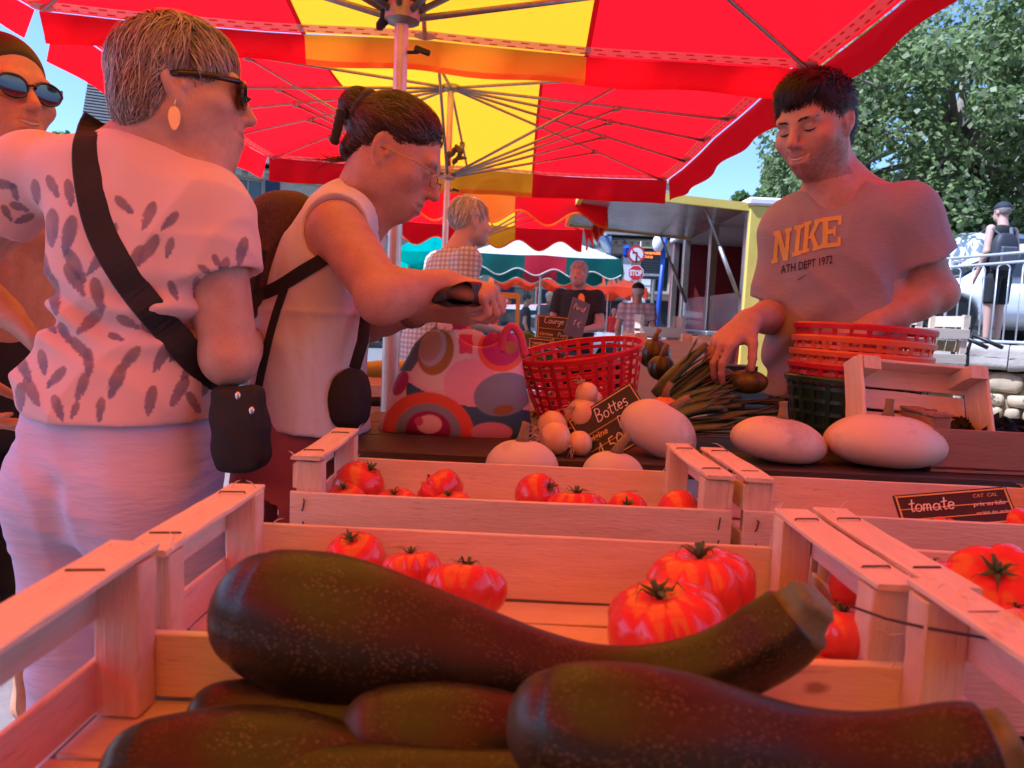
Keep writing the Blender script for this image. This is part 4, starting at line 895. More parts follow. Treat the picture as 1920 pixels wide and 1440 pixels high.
    def scol(V):
        d = V-np.array([0, 0, CAM_H]); w = d @ np.array(_f); px = 960+FPX*(d @ np.array(_r))/w; py = 720-FPX*(d @ np.array(_u))/w
        c = np.tile(np.array((.74, .50, .49)), (len(V), 1)); nz = vnoise(V, 260, 1); nz2 = vnoise(V, 60, 5)
        for x, y, a, L, wd in FEp:
            u = (px-x)*math.cos(a)-(py-y)*math.sin(a)*1; u = (px-x)*math.cos(a)+(py-y)*math.sin(a); v = -(px-x)*math.sin(a)+(py-y)*math.cos(a)
            k = (u/L); prof = np.sqrt(np.clip(1-k*k, 0, 1))*(1-.28*k); e = np.abs(v)/(wd*np.maximum(prof, .05))+.42*nz*np.clip(.25+k, 0, 1.2)+.10*nz
            m = np.clip((1.08-e)*4, 0, 1)*(np.abs(k) < 1.02); dark = np.stack([.17+.10*nz2-.05*k, .125+.03*nz2-.02*k, .19+.05*k], 1); c += (dark-c)*(m*.85)[:, None]
        return c
    sh_m = mat('feather_print_jersey', (1, 1, 1), .85, vcol=True, var=.03, nscale=5, bump=.15, bscale=300, sheen=.2)
    shirt = sdf_obj('shirt', S, sh_m, t, 1, 1, scol)
    # trousers
    lo, hi = bb([P(10, 770, 1.32), P(440, 1300, 1.32), P(230, 1400, 1.32)], .2); lo[2] = .03
    S = SDF(lo, hi, .0075); pc = P(228, 905, 1.33)
    S.loft([(P(226, 985, 1.34), .156, .13), (P(226, 900, 1.33), .178, .15), (P(229, 820, 1.33), .176, .135), (P(232, 745, 1.33), .166, .12)], X, Yd, .02, power=2.4)
    for sx in (-1, 1):
        hip = pc+X*sx*.088-Vector((0, 0, .06)); an = Vector((hip.x+sx*.015, hip.y+.02, .06)); kn = hip.lerp(an, .5)
        S.loft([(an, .085, .09), (kn, .088, .092), (hip.lerp(an, .2), .098, .112), (hip, .1, .12)], X, Yd, .03)
        S.ell(pc+X*sx*.075-Yd*.055-Vector((0, 0, .02)), (.095, .085, .1), None, .04)
    S.cap(pc-Yd*.15-Vector((0, 0, .18)), pc-Yd*.155+Vector((0, 0, .02)), .012, .008, .03, 's')
    S.disp(lambda q: folds(q, .0045, [((.3, 0, 1), 40), ((1, .2, .15), 34)], 11)+.0016*np.sin(q[:, 2]*210+3*vnoise(q, 14, 6))*np.clip(vnoise(q, 20, 8)+.5, 0, 1))
    sdf_obj('trousers', S, WHITE_TROUSER, t, 1, 0)
    for sx in (-1, 1):
        f = MB(); c = pc+X*sx*.1; f.ell((c.x, c.y+.06, .035), (.045, .12, .035), None, 14, 8); build('shoe', f, mat('tan_leather', (.3, .17, .09), .5), t, True)
    # hair: cap and strands
    cen = (0, -.02, .04); rad = (.078, .098, .084)
    lo, hi = bb([hp], .17); S = SDF(lo, hi, .005); S.ell(hp+M @ Vector(cen), rad, M, 0); S.ell(hp+M @ Vector((0, -.055, -.02)), (.068, .055, .06), M, .02)
    S.half(hp+M @ Vector((0, .075, .06)), M @ Vector((0, 1, -.25)), .01); S.half(hp+M @ Vector((0, .04, .012)), M @ Vector((0, .75, -1)), .012); S.half(hp+M @ Vector((0, -.03, -.055)), M @ Vector((0, .2, -1)), .01)
    for sx in (-1, 1): S.ell(hp+M @ Vector((sx*.08, -.008, -.012)), (.03, .026, .04), M, .008, 's')
    hc = [(.34, .27, .22), (.24, .19, .165), (.46, .39, .32), (.19, .15, .13), (.5, .44, .38), (.28, .2, .15)]
    hc_o = sdf_obj('hair', S, mat('grey_blonde_hair_base', (.24, .185, .155), .6, var=.4, nscale=90), t, 2)
    def flow(p): return (p.x*2.5, (.75 if p.y > .01 else -.35)+(.6 if p.z > .1 else 0), -1.1 if p.z < .1 else -.3)
    hair_on('hair_strand', t, hc_o, hp, M, s, 6500, flow, lambda p: .06+.015*(p.z > .06)-.03*(p.z < -.02), hc, .008, .0012, 7, 3, jitter=.22, droop=.5)
    g = thing; glasses(t, hp+M @ Vector((0, -.002, .006)), M, s, 'sun')
    e = MB(); q = hp+M @ Vector((.081, -.006, -.047)); a = M @ Vector((0, 1, 0))
    e.tube([q+Vector((0, 0, .012)), q+Vector((0, -.004, .004)), q], .0007, 5); pts = []
    for k in range(12):
        u = 2*math.pi*k/12; pts.append(q+a*(.009*math.sin(u)*(1+.2*math.cos(u)))+Vector((0, -.003, -.018+.019*math.cos(u))))
    e.plate(pts, .0012, (0, -1, 0)); build('earring', e, mat('silver_earring', (.8, .72, .66), .25, metal=.7), t)
    # shoulder bag and strap
    b = thing('shoulder_bag', 'black cloth shoulder bag on a wide strap across the feather print shirt', 'bag', tuple(P(455, 880, 1.25)))
    blk = mat('black_webbing', (.012, .010, .011), .75, var=.2, nscale=40, bump=.4, bscale=400)
    bv = bvh_of(shirt); ribbon_on('strap', b, blk, bv, [(186, 226), (168, 262), (168, 330), (190, 430), (238, 520), (300, 600), (360, 670), (415, 740), (445, 790)], .048, .004, 60)
    S = SDF(*bb([P(400, 730, 1.24), P(500, 890, 1.24)], .08), .005); c0 = P(448, 800, 1.235)
    S.loft([(P(456, 884, 1.235), .038, .03), (P(454, 850, 1.235), .043, .034), (P(450, 790, 1.235), .044, .034), (P(444, 722, 1.24), .04, .024)], RX, RY, .01, power=5, cap_r=.012)
    S.disp(lambda q: .002*vnoise(q, 26, 3)+.0012*np.sin(q[:, 2]*120+q[:, 0]*90)); sdf_obj('pouch', S, blk, b, 1)
    for px_, py_ in ((446, 742), (472, 770)):
        z = MB(); z.ell(P(px_, py_, 1.195), (.005, .004, .007)); build('zip_pull', z, mat('chrome', (.7, .7, .7), .25, metal=1), b, True)
    return t
woman_feather()

# ================================================================== woman with glasses bending over the shopping bag
def woman_glasses():
    t = person('dark haired woman with wire glasses and white sleeveless blouse bending over the patterned bag', (-.45, 1.6, 0)); base = (.52, .27, .20)
    Y = 1.58; hp = P(740, 298, Y); M = frame((.87, -.04, -.44), (.45, .02, .9)); s = .98
    nb = P(668, 395, Y+.01); sr = P(634, 428, Y-.11); sl = P(660, 415, Y+.16)
    el_r = P(718, 556, Y-.20); wr_r = P(838, 533, Y-.14); el_l = P(690, 600, Y+.12); wr_l = P(800, 578, Y-.02)
    lo, hi = bb([hp, nb, sr, sl, el_r, wr_r, el_l, wr_l, P(900, 560, Y-.1), P(560, 800, Y)], .14); lo[2] = P(560, 700, Y).z
    S = SDF(lo, hi, .0045); head_sdf(S, hp, M, s, female=True, nose=1.05, jaw=.98)
    S.cap(hp+M @ Vector((0, -.03, -.04)), nb, .053, .06, .03); S.cap(hp+M @ Vector((0, .03, -.085)), P(690, 420, Y), .035, .04, .03)
    ax = (P(655, 385, Y)-P(585, 700, Y)).normalized(); X = Vector((ax.z, 0, -ax.x)).normalized(); Yd = RY.copy()
    S.loft([(P(585, 800, Y+.02), .1, .15), (P(592, 650, Y+.02), .095, .135), (P(615, 520, Y+.02), .09, .15), (P(640, 425, Y+.02), .075, .15), (P(668, 385, Y+.02), .05, .08)], X, Yd, .03)
    arm_sdf(S, sr, el_r, wr_r, (.056, .046, .042, .029), .02); arm_sdf(S, sl, el_l, wr_l, (.052, .044, .04, .029), .02)
    # the hands over the black purse
    hand_sdf(S, wr_r, frame((.92, -.05, -.18), (.15, -.35, .92)), .95, (.8, .95, 1.0, 1.0), .7, side=-1, spread=.02)
    hand_sdf(S, wr_l, frame((.95, -.12, -.05), (.02, -.55, -.8)), .95, (.35, .4, .42, .5), .5, side=1, spread=.06)
    body = sdf_obj('body', S, SKIN('skin_tan', base), t, 1, 0, lambda V: face_col(V, hp, M, s, base, lip=(.36, .12, .10)))
    # blouse
    lo, hi = bb([P(470, 820, Y), P(720, 830, Y), sr, sl, nb], .17); hi[2] = nb.z+.07
    S = SDF(lo, hi, .005)
    S.loft([(P(588, 812, Y+.02), .13, .18), (P(580, 740, Y+.02), .124, .17), (P(585, 640, Y+.02), .117, .155), (P(600, 560, Y+.02), .112, .155), (P(622, 480, Y+.02), .104, .165), (P(645, 420, Y+.02), .086, .155), (P(662, 378, Y+.02), .066, .12)], X, Yd, .02)
    S.cap(sr+Vector((0, 0, .01)), nb+Vector((-.02, -.02, .0)), .062, .058, .04); S.cap(sl, nb, .058, .058, .04)
    d = (el_r-sr).normalized(); S.cap(sr+d*.005-RY*.045+X*.0, sr+d*.02-RY*.2, .066, .08, .004, 's'); S.cap(sl+RY*.05, sl+RY*.2, .066, .07, .006, 's')
    S.cap(nb+X*.035+ax*.02, nb+X*.05+ax*.14, .072, .1, .008, 's')
    rz = P(600, 585, Y).z
    S.disp(lambda q: folds(q, .0052, [((.9, .4, .15), 40), ((.2, .9, .1), 36)], 21)+.0022*np.sin(q[:, 0]*170+q[:, 1]*160)*np.clip((rz-q[:, 2])/.06, 0, 1)*np.exp(-np.clip((rz-q[:, 2]), 0, 1)/.09)-.004*np.exp(-((q[:, 2]-rz)/.006)**2))
    S.half(P(588, 796, Y), (-.12, 0, -1), .003)
    blouse = sdf_obj('blouse', S, mat('white_cotton_blouse', (.76, .70, .74), .85, var=.04, nscale=6, bump=.3, bscale=90, trans=(.8, .7, .7, .12)), t, 1)
    # trousers
    S = SDF(*bb([P(430, 760, Y), P(700, 760, Y), Vector((-.6, Y, .05)), Vector((-.25, Y, .05))], .16), .008); pc = P(560, 830, Y+.02)
    S.loft([(pc-Vector((0, 0, .1)), .13, .17), (pc, .135, .175), (pc+Vector((0, 0, .12)), .115, .155)], RX, RY, .02)
    for sy in (-1, 1):
        hip = pc+RY*sy*.085-Vector((.01, 0, .08)); an = Vector((hip.x-.04, hip.y, .07)); S.loft([(an, .06, .06), (hip.lerp(an, .5), .075, .075), (hip, .105, .1)], RX, RY, .03)
    S.disp(lambda q: folds(q, .003, [((.5, .2, 1), 40)], 31)); sdf_obj('trousers', S, mat('dusty_red_trousers', (.34, .085, .08), .85, var=.12, nscale=8, bump=.3, bscale=200), t, 1)
    for sy in (-1, 1):
        f = MB(); f.ell((pc.x+.03, pc.y+sy*.09, .035), (.12, .045, .035), None, 14, 8); build('shoe', f, mat('dark_leather', (.05, .035, .03), .5), t, True)
    # hair
    cen = (0, -.016, .04); rad = (.079, .1, .086); S = SDF(*bb([hp], .19), .0048); S.ell(hp+M @ Vector(cen), rad, M, 0)
    S.ell(hp+M @ Vector((0, -.118, .052)), (.042, .034, .04), M, .012); S.ell(hp+M @ Vector((0, -.07, -.03)), (.05, .035, .035), M, .02)
    S.half(hp+M @ Vector((0, .075, .07)), M @ Vector((0, 1, -.35)), .03); S.half(hp+M @ Vector((0, .05, .034)), M @ Vector((0, .62, -1)), .025); S.half(hp+M @ Vector((0, -.03, -.045)), M @ Vector((0, .4, -1)), .012)
    for sx in (-1, 1): S.ell(hp+M @ Vector((sx*.08, -.011, -.008)), (.03, .029, .043), M, .008, 's')
    hm = mat('dark_brown_hair_base', (.035, .018, .012), .55, var=.35, nscale=70); hc_o = sdf_obj('hair', S, hm, t, 2)
    hc = [(.045, .022, .014), (.03, .014, .01), (.07, .036, .022), (.16, .11, .085), (.05, .026, .017)]
    hair_on('hair_strand', t, hc_o, hp, M, s, 5200, lambda p: (-p.x*3, -1, (.3 if p.z < .05 else -.1)), lambda p: .06, hc, .004, .0009, 8, 5, wave=.4, jitter=.2)
    S2 = [(.03, .015, .01), (.05, .026, .018)]
    hair_strands('hair_strand', t, hp+M @ Vector((0, -.118, .052)), M, s, 420, lambda p: True, lambda p: (p.z*14, .3, -p.x*14), lambda p: .06, S2, .004, .0012, (0, 0, 0), (.043, .036, .042), 7, seed=6)
    w = MB(); 
    for k in range(26):
        a = hp+M @ Vector((jit(.03), -.085, -.045)); w.tube([a, a+M @ Vector((jit(.01), -.03, -.02+jit(.01))), a+M @ Vector((jit(.02), -.07+jit(.02), -.03+jit(.03)))], [.0008, .0006, .0003], 4)
    build('loose_hair', w, hm, t)['kind'] = 'stuff'
    bc = hp+M @ Vector((0, -.118, .052)); S = SDF(*bb([bc], .1), .004)
    for k in range(14): a = k*2*math.pi/14; q = bc+M @ Vector((.037*math.cos(a), .016, .037*math.sin(a))); S.ell(q, (.016+.005*math.sin(k*5), .016, .016+.005*math.cos(k*7)), M, .006)
    for k in range(5): q = bc+M @ Vector((.045, -.01+.004*k, -.03-.014*k)); S.ell(q, (.009, .012, .009), M, .005)
    sdf_obj('scrunchie', S, mat('black_velvet', (.008, .007, .008), .8, sheen=.3), t, 1)
    glasses(t, hp+M @ Vector((0, .004, -.004)), M, s, 'wire')
    eb = MB(); 
    for x in (-1, 1):
        eb.tube([hp+M @ Vector((x*.014, .0925, .018))*s, hp+M @ Vector((x*.032, .091, .026))*s, hp+M @ Vector((x*.05, .074, .022))*s], [.002, .0026, .001], 5, flat=.6)
    build('eyebrow', eb, hm, t, True)
    wt = MB(); wp = el_l.lerp(wr_l, .78); d = (wr_l-el_l).normalized(); wt.lathe([(.034, -.011), (.0375, -.009), (.0375, .009), (.034, .011)], 20, wp, d.to_track_quat('Z', 'Y').to_matrix()); build('wristwatch', wt, mat('brown_strap', (.16, .06, .03), .5), t, autosm=40)
    # black purse in her hands
    p = thing('purse', 'small black leather purse held open in both hands above the bag', 'purse', tuple(P(865, 556, Y-.17))); S = SDF(*bb([P(810, 560, Y-.13), P(905, 545, Y-.13)], .07), .004)
    S.loft([(P(812, 560, Y-.14), .012, .03), (P(850, 558, Y-.16), .018, .04), (P(885, 550, Y-.17), .024, .045), (P(900, 547, Y-.17), .022, .04)], RZ, RY, .01, power=3, cap_r=.01); S.disp(lambda q: .003*vnoise(q, 40, 4)); sdf_obj('pouch', S, mat('black_leather', (.014, .009, .008), .4, bump=.4, bscale=120), p, 1)
    # backpack with its straps
    b = thing('backpack', 'dark maroon speckled backpack on the back of the woman with glasses', 'backpack', tuple(P(520, 560, Y))); pk = mat('maroon_speckled_cloth', (.045, .014, .016), .8, second=(.12, .06, .055), nscale=260, bump=.3, bscale=300)
    S = SDF(*bb([P(440, 380, Y), P(590, 620, Y)], .14), .006); S.loft([(P(500, 600, Y+.03), .055, .1), (P(500, 540, Y+.03), .075, .125), (P(512, 470, Y+.03), .08, .13), (P(542, 400, Y+.03), .062, .115), (P(566, 362, Y+.03), .03, .07)], X, Yd, .01, power=2.6)
    S.disp(lambda q: folds(q, .004, [((.6, .2, -.8), 45)], 41)); sdf_obj('pouch', S, pk, b, 1)
    blk = MATS['black_webbing']; bv = bvh_of(blouse)
    ribbon_on('strap', b, blk, bv, [(470, 560), (520, 540), (570, 508), (612, 484)], .026, .004, 20, Ydef=Y-.13); ribbon_on('strap', b, blk, bv, [(535, 540), (515, 600), (500, 660), (486, 728)], .016, .004, 20, Ydef=Y-.13)
    pp = [(497, 470), (482, 520), (470, 570)]; g = MB(); g.tube([P(x, y, Y-.12) for x, y in pp], .006, 6); build('strap', g, blk, b)
    hb = thing('handbag', 'dark handbag strap and pouch hanging in front of the woman with glasses', 'bag', tuple(P(655, 760, Y-.02))); g = MB(); g.tube([P(688, 580, Y-.06), P(680, 640, Y-.1), P(665, 690, Y-.12)], .012, 8, flat=.4); build('strap', g, blk, hb, True)
    S = SDF(*bb([P(620, 690, Y-.05), P(690, 800, Y-.05)], .09), .006); S.loft([(P(655, 805, Y-.06), .035, .06), (P(655, 740, Y-.06), .042, .065), (P(663, 685, Y-.06), .02, .05)], RX, RY, .01, power=3); sdf_obj('pouch', S, mat('dark_canvas', (.02, .014, .018), .8), hb, 1)
woman_glasses()
# ================================================================== the vendor
def vendor():
    t = person('dark haired vendor in a lettered grey T-shirt, smiling down at the stall', (.8, 1.9, 0)); base = (.50, .27, .20)
    Y = 1.85; hp = P(1528, 238, Y); M = frame((-.72, -.60, -.30), (-.2, -.1, .95)); s = 1.0
    nb = P(1572, 356, Y+.05); shr = P(1478, 428, 1.95); shl = P(1694, 398, 1.80); elr = P(1452, 592, 1.97); wrr = P(1404, 602, 1.76); ell_ = P(1752, 548, 1.80); wrl = P(1632, 612, 1.76)
    f = Vector((-.42, -.9, 0)).normalized(); X = Vector((-f.y, f.x, 0)); X = (shl-shr); X.z = 0; X.normalize(); Yd = Vector((-X.y, X.x, 0))
    lo, hi = bb([hp, nb, shr, shl, elr, wrr, ell_, wrl, P(1340, 650, 1.7), P(1560, 640, 1.55)], .13)
    S = SDF(lo, hi, .0046); head_sdf(S, hp, M, s, jaw=1.0, nose=1.2, smile=1.2, cheek=.8)
    S.cap(hp+M @ Vector((0, -.025, -.05)), nb, .056, .062, .025); S.cap(hp+M @ Vector((0, .015, -.075)), nb+Vector((-.03, -.05, -.02)), .042, .05, .03)
    S.loft([(P(1570, 640, Y+.03), .15, .09), (P(1572, 450, Y+.03), .15, .09), (P(1574, 365, Y+.03), .08, .06)], X, Yd, .03)
    for sh in (shr, shl): S.cap(nb, sh, .05, .055, .05)
    arm_sdf(S, shr, elr, wrr, (.05, .043, .041, .029)); arm_sdf(S, shl, ell_, wrl, (.053, .047, .044, .031))
    hand_sdf(S, wrr, frame((-.72, -.25, -.62), (-.45, -.45, .75)), 1.03, (.42, .5, .52, .5), .6, side=-1, spread=.07)
    hand_sdf(S, wrl, frame((-.85, -.25, -.45), (-.3, -.3, .9)), 1.0, (.4,)*4, .4, side=1)
    sdf_obj('body', S, SKIN('skin_vendor', base), t, 1, 0, lambda V: face_col(V, hp, M, s, base, lip=(.4, .15, .13), stub=.62))
    # T-shirt
    lo, hi = bb([shr, shl, P(1400, 560, 1.98), P(1770, 500, 1.76), P(1430, 760, Y), P(1700, 760, Y)], .15); hi[2] = nb.z+.04
    S = SDF(lo, hi, .0052)
    S.loft([(P(1556, 770, Y+.04), .172, .115), (P(1560, 690, Y+.04), .166, .112), (P(1566, 600, Y+.04), .158, .112), (P(1570, 500, Y+.04), .166, .115), (P(1572, 425, Y+.04), .168, .105), (P(1573, 378, Y+.045), .12, .082), (P(1574, 345, Y+.05), .08, .066)], X, Yd, .02, power=2.3)
    for sh in (shr, shl): S.cap(nb-Vector((0, 0, .03)), sh-Vector((0, 0, .006)), .055, .066, .05)
    sleeve(S, shr, elr, .80, .068, .068, .03, 0); sleeve(S, shl, ell_, .62, .074, .084, .03, 0)
    S.ell(nb+Vector((-.035, -.065, .05)), (.082, .082, .072), None, .008, 's'); S.cap(nb, nb+Vector((-.02, -.02, .2)), .07, .075, .004, 's')
    c0 = np.array(P(1500, 560, Y-.06))
    S.disp(lambda q: folds(q, .0065, [((.75, 0, .65), 30), ((.95, .1, .25), 24)], 51)+.008*np.sin((q-c0) @ np.array((.8, 0, -.6))*75+2*vnoise(q, 5, 8))*np.clip((P(1500, 540, Y).z-q[:, 2])/.12, 0, 1))
    S.half(P(1560, 752, Y), (0, 0, -1), .003)
    tee = mat('heather_grey_jersey', (.34, .295, .335), .85, second=(.27, .23, .265), nscale=140, bump=.2, bscale=350, sheen=.15, stretch=(.4, .4, 3)); shirt = sdf_obj('t_shirt', S, tee, t, 1)
    bv = bvh_of(shirt); o = Vector((0, 0, CAM_H))
    def onto(px, py, off):
        d = (P(px, py, 1)-o).normalized(); h = bv.ray_cast(o, d); p = h[0] if h[0] is not None else o+d*(Y-.1)/d.y; return p-d*off
    def stroke_print(name, m, strokes, off=.0022):   # strokes: quads in photograph points, laid onto the cloth
        g = MB()
        for q in strokes:
            q = [Vector((a, b, 0)) for a, b in q]; n = max(1, int(max((q[1]-q[0]).length, (q[2]-q[3]).length)/6)); k = max(1, int(max((q[3]-q[0]).length, (q[2]-q[1]).length)/6))
            def fn(u, v, q=q):
                p = q[0].lerp(q[1], u).lerp(q[3].lerp(q[2], u), v); return onto(p.x, p.y, off)
            g.grid(fn, n, k)
        return build(name, g, m, t)
    def letters(lst, org, ex, ey): # stroke quads in letter space -> photograph points
        out = []
        for q in lst: out.append([(org[0]+ex[0]*x+ey[0]*y, org[1]+ex[1]*x+ey[1]*y) for x, y in q])
        return out
    B = lambda x0, y0, x1, y1: [(x0, y0), (x1, y0), (x1, y1), (x0, y1)]; Dg = lambda x0, x1, y0, x2, x3, y1: [(x0, y0), (x1, y0), (x3, y1), (x2, y1)]
    Nn = [B(.08, 0, .3, 1), B(0, 0, .38, .12), B(0, .88, .25, 1), Dg(.08, .34, 1, .66, .92, 0), B(.7, 0, .92, 1), B(.62, .88, 1, 1)]
    Ii = [B(.3, 0, .7, 1), B(.08, 0, .92, .14), B(.08, .86, .92, 1)]
    Kk = [B(.08, 0, .32, 1), B(0, 0, .42, .12), B(0, .88, .42, 1), Dg(.3, .52, .42, .66, .92, .95), Dg(.38, .6, .55, .7, .96, .05), B(.58, .88, 1, 1), B(.62, 0, 1.04, .12)]
    Ee = [B(.08, 0, .34, 1), B(0, 0, .95, .14), B(0, .86, .95, 1), B(.3, .44, .7, .58), B(.8, 0, .95, .3), B(.8, .7, .95, 1), B(.6, .36, .7, .66)]
    org = mat('orange_shirt_print', (.66, .42, .06), .7); st = []
    for L, x0, y0, w, h, sl in ((Nn, 1446, 495, 34, -61, 14), (Ii, 1483, 482, 20, -58, 15), (Kk, 1502, 476, 35, -59, 14), (Ee, 1538, 466, 40, -58, 6)):
        st += letters(L, (x0, y0), (w, -w*.24 if L is not Ee else -w*.12), (sl*.35, h))
    stroke_print('print', org, st)
    V, F = text_mesh('ATH DEPT 1972', 1.0, .012, align='LEFT'); wd = V[:, 0].max(); g = MB(); g.add([onto(1464+(x/wd)*97, 513-(x/wd)*20-(y/.7)*15, .002) for x, y, z in V], F); build('print', g, mat('dark_shirt_print', (.03, .012, .02), .7), t)
    stroke_print('print', MATS['dark_shirt_print'], [[(1494, 525), (1504, 519), (1506, 518.5), (1497, 525)], [(1504, 519), (1514, 511), (1515, 510), (1506, 518.5)]])
    # trousers
    S = SDF(*bb([P(1440, 760, Y), P(1690, 760, Y), Vector((.6, Y, .05)), Vector((1.0, Y, .05))], .17), .009); pc = P(1560, 790, Y+.04)
    S.loft([(pc-Vector((0, 0, .12)), .165, .12), (pc, .168, .12), (pc+Vector((0, 0, .1)), .155, .11)], X, Yd, .02)
    for sx in (-1, 1):
        hip = pc+X*sx*.085-Vector((0, 0, .1)); an = Vector((hip.x, hip.y, .07)); S.loft([(an, .06, .065), (hip.lerp(an, .5), .07, .075), (hip, .095, .105)], X, Yd, .03)
    sdf_obj('trousers', S, mat('dark_denim', (.03, .035, .06), .85, var=.2, nscale=20), t, 1)
    for sx in (-1, 1):
        m_ = MB(); c = pc+X*sx*.09+f*.05; m_.ell((c.x, c.y, .04), (.05, .13, .04), None, 14, 8); build('shoe', m_, MATS['dark_leather'], t, True)
    # hair
    cen = (0, -.016, .042); rad = (.081, .1, .088); S = SDF(*bb([hp], .17), .0048); S.ell(hp+M @ Vector(cen), rad, M, 0); S.ell(hp+M @ Vector((0, .035, .085)), (.058, .055, .042), M, .02); S.ell(hp+M @ Vector((0, -.055, -.01)), (.066, .05, .06), M, .02)
    S.half(hp+M @ Vector((0, .098, .06)), M @ Vector((0, 1, -.1)), .008); S.half(hp+M @ Vector((0, .05, .052)), M @ Vector((0, .25, -1)), .008, np.array(hp)-.2, np.array(hp)+.2) if False else None
    S.cap(hp+M @ Vector((-.05, .1, .02)), hp+M @ Vector((.05, .1, .02)), .042, .042, .006, 's'); S.ell(hp+M @ Vector((0, .055, -.03)), (.12, .062, .075), M, .008, 's'); S.half(hp+M @ Vector((0, -.04, -.05)), M @ Vector((0, .35, -1)), .01); S.disp(lambda q: .004*vnoise(q, 55, 3))
    for sx in (-1, 1): S.ell(hp+M @ Vector((sx*.08, -.008, -.012)), (.03, .024, .04), M, .008, 's'); S.ell(hp+M @ Vector((sx*.055, .085, .05)), (.03, .03, .028), M, .012, 's')
    hm = mat('near_black_hair_base', (.018, .010, .008), .5, var=.3, nscale=80); hc_o = sdf_obj('hair', S, hm, t, 2)
    hc = [(.022, .012, .009), (.014, .008, .006), (.04, .02, .014)]
    hair_on('hair_strand', t, hc_o, hp, M, s, 5000, lambda p: (p.x*3+.5, .9 if p.z > .06 else -.1, -.35 if p.z > .09 else -1), lambda p: .026+(.016 if p.y > .03 else 0), hc, .008, .0009, 6, 9, jitter=.4)
    eb = MB(); ey = MB()
    for x in (-1, 1):
        for k in range(46):
            u = k/45; a = Vector((x*(.012+.040*u), .0965-.019*u*u, .0215+.0035*math.sin(u*2.8))); eb.tube([hp+M @ (a+Vector((0, 0, jit(.003))))*s, hp+M @ (a+Vector((x*.005, .0012, .001+jit(.002))))*s], [.0010, .0004], 4)
        ey.tube([hp+M @ Vector((x*(.019+.027*u), .0855+.003*math.sin(u*math.pi)-.006*u, -.0015-.0035*math.sin(u*math.pi)))*s for u in (0, .25, .5, .75, 1)], [.0008, .0021, .0026, .0021, .0008], 5)
    build('eyebrow', eb, hm, t); build('eyelashes', ey, hm, t)
    te = MB(); te.tube([hp+M @ Vector((x, .0988-abs(x)*.12, -.0645+abs(x)*.16))*s for x in (-.017, -.009, 0, .009, .017)], [.001, .0026, .0028, .0026, .001], 6, flat=1.2); build('teeth', te, mat('teeth', (.5, .45, .4), .3), t, True)
    # small wooden peg in his hand
    k_ = thing('wooden_pegs', 'pair of pale wooden label pegs held in the vendor\'s hanging hand', 'pegs', tuple(P(1376, 665, 1.74)))
    for dx in (-9, 8):
        g = MB(); g.bar(P(1382+dx*.2, 642, 1.735), P(1372+dx, 680, 1.735), .009, .006); build('peg', g, WOOD, k_)
vendor()

